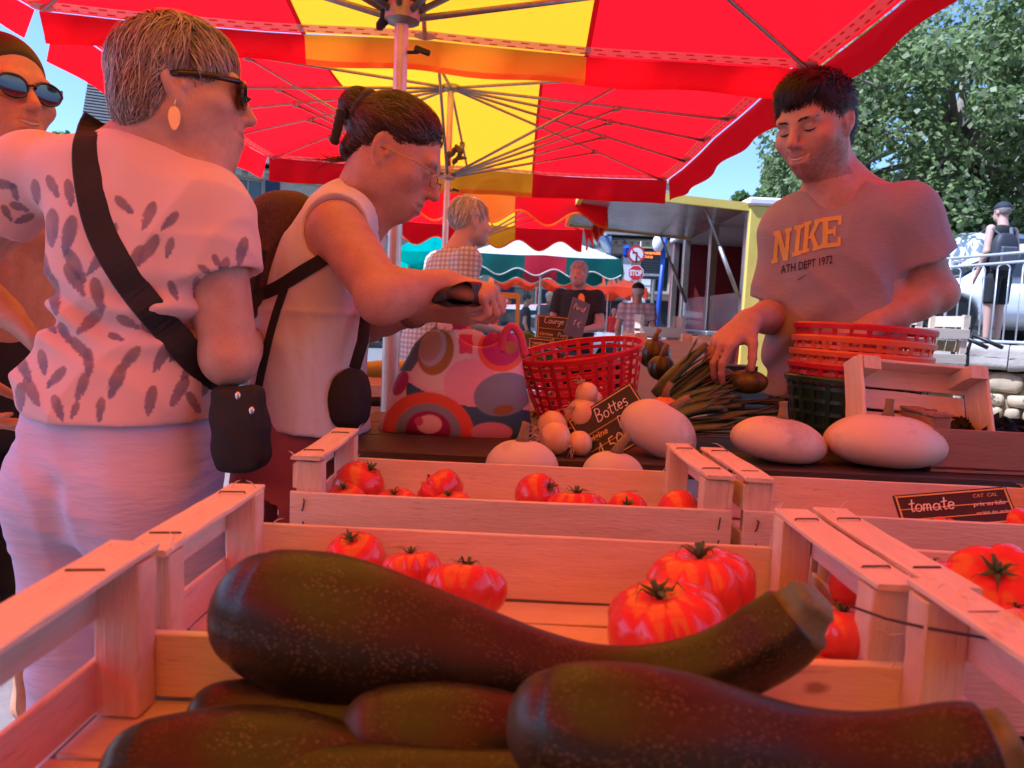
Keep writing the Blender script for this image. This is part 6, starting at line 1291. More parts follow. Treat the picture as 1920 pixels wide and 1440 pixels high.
greens('bright green lettuce left of the brown price card', 992, 652, 2.5, (.13, .12, .1), SALAD, base=.94); greens('green lettuce between the bag and the cards', 950, 655, 2.4, (.12, .1, .09), SALAD, base=.93)
greens('dark red lettuce left of the grey slate card', 1040, 625, 2.75, (.11, .1, .14), DARKS, base=.88); greens('dark red lettuce right of the grey slate card', 1130, 630, 2.75, (.13, .1, .14), DARKS, base=.88)
greens('leafy greens showing in the slot of the pale crate', 1255, 650, 2.6, (.1, .1, .12), SALAD, base=.86); greens('wilted dark greens heaped in the right edge crate', 1860, 800, 1.54, (.2, .09, .045), [(.03, .028, .015), (.05, .04, .02), (.02, .02, .012)], 260, .06, 'greens', 'wilted_greens', base=.915)
greens('orange and green vegetables seen through the red basket', 1090, 745, 2.0, (.14, .08, .16), [(.1, .16, .02), (.5, .16, .02), (.16, .2, .04)], 200, .05, 'greens', 'herb_bunch', base=.82)
# leeks
LEEK = mat('leek_leaf', (.09, .17, .09), .45, second=(.05, .08, .04), nscale=16, stretch=(1, 1, 1), bump=.3, bscale=40)
LK = [((1228, 742), (1322, 652), .030, 1.74), ((1240, 748), (1345, 672), .026, 1.76), ((1246, 758), (1352, 690), .022, 1.74), ((1258, 752), (1372, 704), .02, 1.78), ((1232, 766), (1380, 716), .02, 1.73), ((1240, 776), (1366, 734), .022, 1.70), ((1250, 786), (1366, 752), .024, 1.68), ((1236, 790), (1362, 768), .022, 1.66), ((1260, 796), (1410, 786), .018, 1.64), ((1280, 800), (1460, 776), .016, 1.66), ((1270, 810), (1395, 800), .018, 1.62), ((1235, 756), (1300, 700), .02, 1.79), ((1290, 770), (1470, 752), .014, 1.72), ((1265, 742), (1396, 722), .016, 1.80)]
rgl = random.Random(4)
LK += [((a[0]+rgl.uniform(-8, 14), a[1]+rgl.uniform(-6, 8)), (b[0]+rgl.uniform(-12, 25), b[1]+rgl.uniform(-10, 10)), r*rgl.uniform(.8, 1.15), Y+rgl.uniform(-.03, .05)) for (a, b, r, Y) in LK]
for (a, b, r, Y) in LK:
    p = P(*a, Y); q = P(*b, Y); p.z = max(p.z, ZB+r*.7); q.z = max(q.z, ZB+r*.7); t = thing('leek', 'dark leek in the heap between the red basket and the vendor', 'leek', tuple(p.lerp(q, .5)), 'leeks in the heap'); g = MB(); n = 9; s_ = (q-p).cross(RY).normalized()
    g.tube([p.lerp(q, i/n)+s_*.002*math.sin(i*.7+a[0])+RZ*.008*math.sin(math.pi*i/n) for i in range(n+1)], [r*(.6+.4*math.sin(math.pi*min(1, i/n*.8+.15)))*.8 for i in range(n+1)], 10, flat=.5); build('stalk', g, LEEK, t, True)
    for k in range(2):
        g = MB(); o = s_*r*(.5-k); g.tube([p.lerp(q, .25)+o*.5, p.lerp(q, .7)+o+RY*-.01, p.lerp(q, 1.02)+o*2.0], [r*.3, r*.42, r*.1], 6, flat=.25); build('leaf_blade', g, LEEK, t, True)
def blob_veg(label, px, py, Y, rx, rz, m, lob, base=ZB, name='squash', cat='squash', group='dark squashes on the back table'):
    c = P(px, py, Y); c.z = max(c.z, base+rz); t = thing(name, label, cat, (c.x, c.y, c.z-rz), group); g = MB(); g.lathe([(max(.004, rx*math.sin(math.pi*i/14)), -rz*math.cos(math.pi*i/14)) for i in range(15)], 36, c, None, lambda a, z: 1+.07*math.cos(lob*a)); build('flesh', g, m, t, True); g = MB(); g.tube([c+RZ*rz*.9, c+RZ*(rz+.015)+RX*.004, c+RZ*(rz+.03)+RX*.012], [.01, .007, .008], 7); build('stem', g, SQS, t, True)
DGS = mat('dark_green_squash', (.018, .028, .018), .35, second=(.035, .05, .02), nscale=8); GYS = mat('green_yellow_squash', (.16, .12, .01), .4, second=(.03, .04, .01), nscale=9)
blob_veg('dark green ribbed squash behind the red basket\'s right rim', 1226, 664, 2.1, .045, .042, DGS, 9, ZT); blob_veg('dark green squash right of the ribbed one, behind the leeks', 1240, 690, 1.95, .035, .034, DGS, 9, ZB)
blob_veg('green and yellow squash below the vendor\'s hanging hand', 1402, 716, 1.72, .045, .028, GYS, 8); blob_veg('small orange squash behind the egg shaped white one', 1245, 766, 1.55, .03, .026, mat('orange_squash', (.7, .2, .02), .4), 8); blob_veg('green and yellow squash left of the vendor\'s shirt hem', 1350, 712, 1.86, .045, .03, GYS, 8)
bx = thing('blue_box', 'flat blue cardboard box behind the green and yellow squash', 'box', tuple(P(1372, 705, 1.98))); g = MB(); g.box(P(1372, 697, 1.98), (.11, .08, .03), Matrix.Rotation(.15, 3, 'Z'), .003); build('body', g, mat('blue_card', (.05, .13, .2), .7), bx); g = MB(); g.box(P(1372, 686, 1.98), (.112, .082, .006), Matrix.Rotation(.15, 3, 'Z'), .002); build('lid', g, MATS['blue_card'], bx)
# clear plastic sheet and dark cord on the right crate
def plastic():
    t = thing('plastic_sheet', 'crumpled clear plastic sheet with a dark cord lying on the right crate rail', 'plastic sheet', tuple(P(1830, 1180, .52))); g = MB(); A, B, C_, D_ = P(1790, 1130, .56), P(1930, 1190, .5), P(1960, 1225, .46), P(1830, 1175, .5)
    g.grid(lambda u, v: A.lerp(B, u).lerp(D_.lerp(C_, u), v)+Vector((0, 0, .006*math.sin(u*9+v*5)+.004*math.sin(v*17)+.006)), 14, 8); build('film', g, mat('clear_film', (.85, .8, .82), .12, alpha=.28, spec=.7), t, True)
    g = MB(); g.tube([P(1600, 1138, .60), P(1660, 1160, .575), P(1740, 1178, .55), P(1840, 1195, .52), P(1935, 1215, .49)], .0012, 6); build('cord', g, mat('dark_cord', (.04, .025, .05), .6), t, True)
plastic()
# rag tied round the runner of the second parasol and the covers on the first one
def rag(label, c, s, m, seed):
    t = thing('rag', label, 'rag', tuple(c)); S = SDF(np.array(c)-.16*s, np.array(c)+.16*s, .007)
    for k in range(7): rg = random.Random(seed*31+k); a = Vector(c)+Vector((rg.uniform(-.05, .05), rg.uniform(-.05, .05), rg.uniform(-.05, .05)))*s; b = a+Vector((rg.uniform(-.07, .07), rg.uniform(-.05, .05), rg.uniform(-.1, .06)))*s; S.cap(a, b, .022*s, .012*s, .02, flat=((rg.uniform(-1, 1), rg.uniform(-1, 1), .3), 2.2))
    S.disp(lambda q: .006*vnoise(q, 34, seed)); sdf_obj('cloth', S, m, t, 1)
rag('olive cloth bundle tied to the second pole', P(852, 300, 5.2), 1.0, mat('olive_cloth', (.12, .10, .05), .85, var=.4, nscale=20), 2)
rag('dark cloth cover bunched under the hub of the nearest parasol', Vector((-.345, 2.09, 2.02)), 1.3, mat('dark_cloth', (.035, .035, .045), .85, var=.4, nscale=15), 3)
# ================================================================== surroundings
STONE = mat('limestone_wall', (.52, .45, .34), .9, second=(.40, .34, .25), nscale=1.6, bump=.6, bscale=7, detail=8); SLAT = mat('slate_roof', (.07, .068, .072), .75, second=(.11, .105, .1), nscale=5, bump=.6, bscale=12)
NAVY = mat('navy_shutter', (.018, .035, .075), .6, var=.2); WHT = mat('white_shutter', (.72, .72, .74), .6); GLS = mat('window_glass', (.03, .035, .04), .08, spec=.8); FRM = mat('window_frame', (.4, .36, .3), .7); YELP = mat('yellow_truck_paint', (.72, .55, .10), .4, var=.08, nscale=4); STEELB = mat('brushed_steel', (.45, .44, .43), .32, metal=.85, var=.15, nscale=6); WHP = mat('white_paint', (.78, .78, .78), .4); BLU = mat('blue_paint', (.02, .06, .32), .4); REDP = mat('dark_red_panel', (.22, .02, .025), .5)
def house(label, A, B, ze, zr, depth, wins, wall=STONE, shut=NAVY, roofm=SLAT, name='stone_house', chim=None, slate_rows=10):
    A = Vector((*A, 0)); B = Vector((*B, 0)); d = (B-A).normalized(); n = Vector((d.y, -d.x, 0)); 
    if (n.y > 0) != (A.y < 0): n = -n
    L = (B-A).length; t = thing(name, label, 'house', tuple((A+B)/2)); M = Matrix((d, -n, RZ)).transposed(); c = (A+B)/2-n*depth/2
    # wall with real openings: piers and spandrels between the windows
    g = MB(); th = .35; xs = sorted(set([0, L]+[w[0]-w[2]/2 for w in wins]+[w[0]+w[2]/2 for w in wins])); zs = sorted(set([0, ze]+[w[1] for w in wins]+[w[1]+w[3] for w in wins]))
    for i in range(len(xs)-1):
        for j in range(len(zs)-1):
            xm = (xs[i]+xs[i+1])/2; zm = (zs[j]+zs[j+1])/2
            if any(abs(xm-w[0]) < w[2]/2 and w[1] < zm < w[1]+w[3] for w in wins): continue
            g.box(A+d*xm-n*th/2+RZ*zm, (xs[i+1]-xs[i], th, zs[j+1]-zs[j]), M)
    for e in (A+d*.175, B-d*.175): g.box(e-n*(depth/2+th/2)+RZ*ze/2, (.35, depth-th, ze-.01), M)
    g.box(c-n*(depth/2-.2)+RZ*ze/2, (L-.02, .3, ze-.02), M); build('wall', g, wall, t)
    g = MB(); g.box((A+B)/2+n*.06+RZ*(ze-.12), (L, .12, .1), M); 
    for k in range(int(L/.34)): g.box(A+d*(k+.5)*.34+n*.05+RZ*(ze-.24), (.18, .1, .14), M)
    build('cornice', g, wall, t)
    e = .35; rows = slate_rows
    for sg in (1, -1):
        lo = (A+B)/2+n*(e if sg > 0 else -depth-e); hi = (A+B)/2-n*depth/2; rb = MB()
        for k in range(rows):
            u0, u1 = k/rows, (k+1)/rows; p0 = lo.lerp(hi, u0)+RZ*(ze+(zr-ze)*u0+.05); p1 = lo.lerp(hi, u1)+RZ*(ze+(zr-ze)*u1+.0); rb.box((p0+p1)/2+RZ*.02, (L+.5, (p1-p0).length*1.04, .05), Matrix((d, (p1-p0).normalized(), d.cross((p1-p0).normalized()))).transposed())
        build('roof', rb, roofm, t)
    for E in (A, B): g = MB(); g.plate([E+d*.02*(1 if E is A else -1), E-n*depth+d*.02*(1 if E is A else -1), E-n*depth/2+RZ*(zr-ze)*.97+d*.02*(1 if E is A else -1)], .2, d*(1 if E is A else -1)); [0]; build('gable', MB().add([Vector(v)+RZ*ze for v in g.v], g.f), wall, t)
    for (x, z, w, h) in wins:
        p = A+d*x+RZ*(z+h/2); g = MB()
        for s_ in (-1, 1): g.box(p+d*s_*(w/2-.03)-n*.16, (.06, .07, h), M); g.box(p+RZ*s_*(h/2-.03)-n*.16, (w-.12, .07, .06), M)
        g.box(p-n*.16, (.04, .05, h-.12), M); wf = build('window', g, FRM, t); g = MB(); g.box(p-n*.18, (w-.06, .01, h-.06), M); build('pane', g, GLS, wf); g = MB(); g.box(p-RZ*(h/2+.04)+n*.05, (w+.2, .22, .08), M); build('sill', g, wall, wf)
        for s_ in (-1, 1):
            g = MB(); g.box(p+d*s_*(w/2+w*.26)+n*.04, (w*.48, .04, h), M, .008)
            for q in (-.3, .3): g.box(p+d*s_*(w/2+w*.26)+n*.07+RZ*h*q, (w*.46, .02, .08), M)
            build('shutter', g, shut, wf)
    if chim:
        g = MB(); p = A+d*chim[0]-n*depth/2+RZ*(zr+.2); g.box(p, (chim[1], .6, 1.6), M); g.box(p+RZ*.85, (chim[1]+.15, .75, .12), M); build('chimney', g, wall, t)
    return t
house('cream stone house with navy shutters behind the two women', (-9.4, 21.7), (2.6, 29.2), 5.3, 8.4, 8, [(1.5, 3.75, .9, 1.2), (5.0, 3.6, .9, 1.3), (8.4, 3.6, .9, 1.3), (11.6, 3.6, .9, 1.3), (1.5, .8, .9, 1.4), (5.0, .2, 1.2, 2.2), (8.4, .8, .9, 1.4), (11.6, .2, 1.2, 2.1)])
house('tall house with steep slate roof at the far left', (-14.0, 24.5), (-10.4, 26), 6.5, 9.6, 5, [(1.2, 3, .9, 1.4), (2.9, 3, .9, 1.4)], name='stone_house', slate_rows=26)
house('beige town house with white shutters behind the road signs', (2.9, 33), (11.5, 32.5), 4.9, 6.9, 7, [(1.3, 2.6, .8, 1.6), (3.4, 2.6, .8, 1.6), (5.8, 2.6, .8, 1.6), (1.3, .2, 1.0, 2.0), (3.4, .2, 1.2, 2.1), (5.8, .2, 1.2, 2.1)], shut=WHT, wall=mat('beige_render', (.50, .40, .29), .9, second=(.42, .33, .24), nscale=2, bump=.3, bscale=12), chim=(4.0, .8))
house('low house with dark slate roof behind the yellow truck', (8.5, 27.5), (17, 25.5), 3.8, 6.5, 6, [(2, 1.2, .9, 1.3), (5, 1.2, .9, 1.3)], chim=(.9, .9))
house('unseen stone house added behind the viewer to block sky light', (14, -11), (-16, -9.5), 7, 10, 8, [(3, 3.6, 1, 1.5), (8, 3.6, 1, 1.5), (13, 3.6, 1, 1.5), (18, 3.6, 1, 1.5), (23, 3.6, 1, 1.5), (5, .2, 1.4, 2.3), (13, .2, 1.4, 2.3), (21, .2, 1.4, 2.3)], wall=MATS['beige_render'])  # out of view: added to hold back neutral light from behind the camera
# banner on the beige house
def banner():
    t = thing('wall_banner', 'blue grey banner with a pale round emblem on the beige house', 'banner', tuple(P(1112, 460, 32.2))); c = P(1112, 459, 32.2); g = MB(); g.box(c, (1.55, .04, .8)); build('sheet', g, mat('banner_cloth', (.22, .30, .5), .7), t); g = MB(); n = 28; g.add([c+Vector((.1+.62*math.cos(math.pi*k/n), -.03, -.32+.55*math.sin(math.pi*k/n))) for k in range(n+1)], [tuple(range(n+1))]); build('emblem', g, mat('banner_emblem', (.5, .52, .5), .7), t)
    V, F = text_mesh('CAFÉ', .2, .004); g = MB(); g.add([c+Vector((.1+a, -.04, -.12+b)) for a, b, _ in V], F); build('lettering', g, mat('banner_ink', (.06, .07, .1), .7), t)
    for dx in (-.5, 0, .5): g = MB(); g.box(c+Vector((dx, -.06, .45)), (.12, .12, .08)); g.tube([c+Vector((dx, 0, .42)), c+Vector((dx, -.2, .52))], .015, 6); build('spotlight', g, WHP, t)
banner()
def road_sign():
    Y = 24.5; b = P(1193, 600, Y); t = thing('road_sign', 'red octagonal STOP sign below a round no left turn sign on one post', 'road sign', (b.x, b.y, 0)); g = MB(); top = P(1194, 452, Y); g.tube([(b.x, Y, 0), (b.x, Y, top.z)], .03, 10); build('post', g, STEEL, t, True)
    RED = mat('sign_red', (.62, .02, .03), .4)
    c = P(1192, 512, Y-.06); r = 15.5*Y/FPX; g = MB(); f = lambda r, n, off, rot: [c+Vector((r*math.cos(2*math.pi*k/n+rot), off, r*math.sin(2*math.pi*k/n+rot))) for k in range(n)]
    g.plate(f(r, 8, 0, math.pi/8), .012, (0, -1, 0)); pl = build('stop_plate', g, WHP, t); g = MB(); g.plate(f(r*.91, 8, -.014, math.pi/8), .003, (0, -1, 0)); build('stop_face', g, RED, pl)
    V, F = text_mesh('STOP', r*.72, .008); V[:, 0] *= .85; g = MB(); g.add([c+Vector((a, -.02, b_*1.25-r*.3)) for a, b_, _ in V], F); build('lettering', g, WHP, pl)
    c = P(1193.5, 477, Y-.06); r = 16*Y/FPX; g = MB(); g.plate(f(r, 32, 0, 0), .012, (0, -1, 0)); pl = build('round_plate', g, RED, t); g = MB(); g.plate(f(r*.76, 32, -.014, 0), .003, (0, -1, 0)); build('white_disc', g, WHP, pl)
    g = MB(); g.bar(c+Vector((.0, -.022, -.28))*1, c+Vector((0, -.022, .05)), .05, .004, (0, 1, 0)); g.bar(c+Vector((0.02, -.022, .05)), c+Vector((-.14, -.022, .05)), .05, .004, (0, 1, 0)); build('turn_arrow', g, KNOB, pl); g = MB(); g.bar(c+Vector((-.16, -.026, .16)), c+Vector((.16, -.026, -.16)), .04, .004, (0, 1, 0)); build('slash', g, RED, pl)
    t = thing('information_panel', 'black electronic town panel with orange lines, right of the STOP sign', 'information panel', tuple(Vector((P(1222, 600, 26).x, 26, 0)))); c = P(1222, 495, 26); g = MB(); g.box(c, (.78, .12, 1.05), None, .01); cs = build('case', g, mat('panel_black', (.02, .022, .026), .4), t); g = MB(); g.box(c+Vector((0, 0, .55)), (.84, .16, .05)); g.box(c+Vector((.41, 0, 0)), (.04, .16, 1.05)); build('casing_edge', g, mat('gold_edge', (.5, .42, .2), .5), t)
    g = MB(); g.tube([(c.x+.1, 26, 0), (c.x+.1, 26, c.z-.52)], .06, 8); build('post', g, STEEL, t)
    LED = mat('orange_led', (.9, .2, .02), .5, emit=(1, .22, .02, 1.6))
    for txt, z in (('PAS DE PLACE', .33), ('ICI & LE', .2)): V, F = text_mesh(txt, .1, .003, align='LEFT'); g = MB(); g.add([c+Vector((a*.9-.3, -.065, z+b_)) for a, b_, _ in V], F); build('led_line', g, LED, cs)
    for k in range(5): g = MB(); g.box(c+Vector((-.03, -.064, .08-.09*k)), (.6, .004, .03)); build('dark_line', g, mat('panel_line', (.06, .065, .075), .5), cs)
    V, F = text_mesh('GOURDON', .12, .002); g = MB(); g.add([c+Vector((a*.9, -.066, b_-.42)) for a, b_, _ in V], F); build('lettering', g, WHP, cs)
    t = thing('lamp_post', 'blue lamp post with pale round lamp right of the information panel', 'lamp post', (P(1236, 600, 22).x, 22, 0)); p0 = P(1232, 600, 22); p1 = P(1248, 440, 22); g = MB(); g.tube([(p0.x, 22, 0), (p0.x, 22, p0.z), p1], [.09, .08, .06], 12); build('post', g, BLU, t, True); g = MB(); g.ell(P(1234, 457, 21.9), (.17, .12, .26), None, 14, 10); build('lamp', g, WHP, t, True)
    t = thing('wall_lantern', 'blue wall lantern on an iron bracket left of the round sign', 'lantern', tuple(P(1176, 472, 32))); c = P(1176, 470, 32); g = MB(); g.lathe([(.08, -.3), (.16, -.2), (.2, .1), (.05, .25)], 6, c); build('lantern_body', g, BLU, t); g = MB(); g.tube([c+RZ*.25, c+RZ*.5+RX*-.2, c+RZ*.45+RX*-.7], .03, 6); build('bracket', g, KNOB, t)
road_sign()
# rotisserie truck
def truck():
    t = thing('market_truck', 'yellow market truck with raised side flap and steel counter', 'truck', (3.1, 9.2, 0)); x0, x1, y0, y1, z0, z1 = 2.29, 4.0, 7.5, 11.2, .5, 2.36
    g = MB(); g.box(((x0+x1)/2, y0+.03, (z0+z1)/2), (x1-x0, .06, z1-z0), None, .01); build('end_wall', g, YELP, t)
    g = MB(); g.box(((x0+x1)/2, (y0+y1)/2, z1+.04), (x1-x0+.06, y1-y0+.06, .08), None, .02); build('roof', g, WHP, t); g = MB(); g.box((x1-.03, (y0+y1)/2, (z0+z1)/2), (.06, y1-y0-.12, z1-z0-.01)); g.box(((x0+x1)/2, y1-.03, (z0+z1)/2), (x1-x0, .055, z1-z0-.01)); build('inner_wall', g, REDP, t)
    g = MB(); g.box((x0+.03, (y0+y1)/2, z0+.27), (.055, y1-y0-.12, .54)); build('lower_panel', g, mat('truck_lower_panel', (.18, .02, .03), .45), t); g = MB(); g.box((x0-.08, (y0+y1)/2, 1.07), (.5, y1-y0-.2, .05), None, .01); build('counter', g, STEELB, t); g = MB(); g.box(((x0+x1)/2, (y0+y1)/2, z0-.05), (x1-x0, y1-y0, .1)); build('chassis', g, KNOB, t)
    for y in (7.62, 9.0, 10.4, 11.1): g = MB(); g.box((x0+.045, y, 1.72), (.09, .11, 1.25), None, .008); build('post', g, STEELB, t)
    for y in (8.3, 9.7): g = MB(); g.box((x0+.03, y, 1.3), (.012, 1.2, .42)); build('glass_screen', g, mat('counter_glass', (.8, .85, .85), .05, alpha=.22, spec=.8), t)
    for k in range(3):
        g = MB(); g.box((x1-.3, 9.3, 1.25+.33*k), (.45, 3.2, .03)); sh = build('shelf', g, WOOD, t)
        for j in range(7): g = MB(); g.box((x1-.35, 8.0+.42*j, 1.32+.33*k), (.25, .26, .1), Matrix.Rotation(jit(.3), 3, 'Z'), .02); build('goods_tray', g, random.Random(k*9+j).choice([WHP, WOOD, mat('tan_bread', (.45, .26, .12), .7)]), sh)
    # flap
    A = Vector((x0, y0+.05, 2.33)); B = Vector((x0, y1-1.2, 2.30)); o = Vector((-1.66, -.02, .10)); g = MB(); g.plate([A, B, B+o, A+o], .035, (0, 0, 1)); fl = build('flap', g, mat('flap_lining', (.6, .58, .54), .22, metal=.5, var=.2, nscale=2, bump=.25, bscale=3), t); g = MB(); g.bar(A+RZ*.02, A+o+RZ*.02, .05, .08); g.bar(A+o+RZ*.02, B+o+RZ*.02, .05, .08); g.bar(B+RZ*.02, B+o+RZ*.02, .05, .08); build('flap_edge', g, YELP, fl)
    for y, k in ((A.y+.06, 0), (B.y-.06, 1)): g = MB(); g.tube([Vector((x0-.02, y, 1.45)), Vector((x0-.25, y, 1.95))], .022, 8); g.tube([Vector((x0-.25, y, 1.95)), Vector((x0-.42, y, 2.32))], .012, 8); build('gas_strut', g, STEEL, t, True)
    for y in (8.3, 10.4):
        g = MB(); M = Matrix.Rotation(math.pi/2, 3, 'Y'); g.lathe([(.16, -.1), (.3, -.1), (.33, -.06), (.33, .06), (.3, .1), (.16, .1)], 28, (x0+.15, y, .33), M); w = build('wheel', g, KNOB, t, autosm=30); g = MB(); g.lathe([(.01, -.09), (.16, -.08), (.16, .08), (.01, .09)], 16, (x0+.15, y, .33), M); build('rim', g, STEEL, w)
truck()
# parasols further back
_par = dict(detail=False, group='other market parasols')
def parasol2(label, x0, x1, y0, y1, ze, rise, split, top, valc, **k):
    FAB['_'] = None; return parasol('market_parasol', label, x0, x1, y0, y1, ze, rise, split, valc, **k)
tp = parasol('market_parasol', 'sunlit white parasol with dark green and red wavy valance in the middle distance', -.86, 1.72, 12.4, 15, 2.2, .52, [.12, .8], ['green', 'wine', 'green'], .34, 0, 1.0, .35, runner_z=1.95, trim='cream', **_par)
for o in tp.children:
    if o.name.startswith('panel'): o.data.materials.clear(); o.data.materials.append(FAB['cream'])
parasol('market_parasol', 'turquoise parasol behind the grey blond man', -2.6, -.95, 15.6, 18, 2.45, .6, [-1.8], ['teal', 'teal'], .3, 0, 1.0, .3, runner_z=2.2, **_par)
parasol('market_parasol', 'orange red parasol with wavy edge, farthest, left one', -.6, 1.6, 17.5, 20, 2.2, .4, [.5], ['orange', 'orange'], .28, 0, 1.0, .5, runner_z=2.0, **_par)
parasol('market_parasol', 'orange red parasol with wavy edge, farthest, right one', 1.7, 3.4, 19.5, 22, 2.1, .4, [2.5], ['orange', 'orange'], .28, 0, 1.0, .5, runner_z=2.0, **_par)
parasol('market_parasol', 'dark green parasol far left behind the bare chested man', -5.6, -3.75, 5.6, 8.0, 2.3, .35, [-4.6], ['green', 'green'], .3, 0, 1.0, .45, runner_z=2.0, trim='cream', **_par)
# far people
far = [(908, 15.5, 1.7, 150, (.7, .7, .75), (.08, .1, .2), (.4, .3, .2)), (916, 17.5, 1.78, 20, (.03, .04, .1), (.3, .3, .32), (.1, .08, .06)), (936, 16.5, 1.62, 170, (.75, .72, .7), (.5, .45, .5), (.6, .5, .3)), (952, 19, 1.7, 200, (.3, .32, .25), (.1, .1, .12), (.12, .09, .06)), (985, 15, 1.66, 90, (.06, .05, .06), (.3, .3, .3), (.05, .04, .03)), (1028, 14.8, 1.72, 180, (.1, .09, .11), (.1, .1, .12), (.6, .55, .5)), (1150, 22, 1.6, 180, (.55, .05, .05), (.1, .1, .3), (.5, .5, .55)), (872, 13.5, 1.6, 60, (.45, .45, .5), (.2, .2, .2), (.55, .5, .45))]
lab = ['person in white top far off by the orange parasols, leftmost', 'person in navy jacket beside the white topped one, far off', 'fair haired person in white, right of the navy jacket', 'person in olive top farther right among the distant shoppers', 'dark dressed woman in side view behind the yellow wooden frame', 'white haired man in dark clothes left of the man in black', 'small figure in red with pale hat near the plaid shirted man', 'grey haired person behind the purse, beside the thin pole']
for (x, Y, H, fc, tp_, lg, hr), l in zip(far, lab): simple_person(l, at_px(x, Y), H, fc, (.5, .3, .22), top=tp_, legs=lg, hair=hr, res=.025)
# yellow wooden frame and grey trough
def wood_frame():
    t = thing('display_stand', 'yellow painted wooden display stand in the middle distance', 'stand', tuple(Vector((P(952, 600, 6.4).x, 6.4, 0)))); m = mat('ochre_wood', (.5, .27, .04), .6)
    for x in (932, 972): g = MB(); p = P(x, 552, 6.4); g.box((p.x, 6.4, p.z/2), (.035, .05, p.z)); build('post', g, m, t)
    g = MB(); a = P(932, 553, 6.4); b = P(972, 555, 6.4); g.bar(a, b, .04, .05); build('top_rail', g, m, t)
wood_frame()
greens('light green potted plant behind the grey trough', 985, 585, 6.2, (.14, .1, .2), [(.25, .4, .1), (.15, .3, .06)], 150, .09, 'plant', 'potted_plant', base=.86)
for i, (x, Yc, n_) in enumerate([(1268, 7.6, 4), (1238, 8.4, 5)]):
    for k in range(n_): crate('pale crate in the %s stack near the flat cap man, %s from ground' % (['right hand', 'left hand'][i], ['first', 'second', 'third', 'fourth', 'fifth'][k]), 0, .5, 0, .32, 0, .24, .1, loc=Vector((P(x, 600, Yc).x+.02*jit(1), Yc, .25*k)), rot=jit(.1), group='pale crates by the man with the flat cap', wood=PALE, cap=False, staples=False)
# white slatted crates stacked by the wall
for k in range(8):
    crate('white slatted crate in the tall stack before the stone wall, number %s from the ground' % ['one', 'two', 'three', 'four', 'five', 'six', 'seven', 'eight'][k], 0, .33, 0, .45, 0, .155, .06, loc=Vector((P(1752, 640, 4.75).x+.02*jit(1), 4.9, .16*k)), rot=jit(.06), group='white crates stacked by the wall', wood=PALE, cap=False, staples=False)
ht = thing('hand_truck', 'black tubular hand truck behind the stacked white crates', 'hand truck', (P(1800, 640, 5.4).x, 5.4, 0)); 
for x in (1795, 1822):
    g = MB(); p = P(x, 628, 5.4); g.tube([(p.x+.05, 5.4, .05), (p.x-.02, 5.4, p.z-.12), (p.x, 5.38, p.z), (p.x+.1, 5.2, p.z-.08)], .015, 8); build('handle', g, KNOB, ht, True)
g = MB(); a = P(1795, 628, 5.4); g.tube([(a.x-.03, 5.4, .3), (a.x+.12, 5.4, .3)], .012, 6); build('crossbar', g, KNOB, ht); g = MB(); g.box((a.x+.06, 5.3, .03), (.3, .25, .01)); build('toe_plate', g, KNOB, ht)
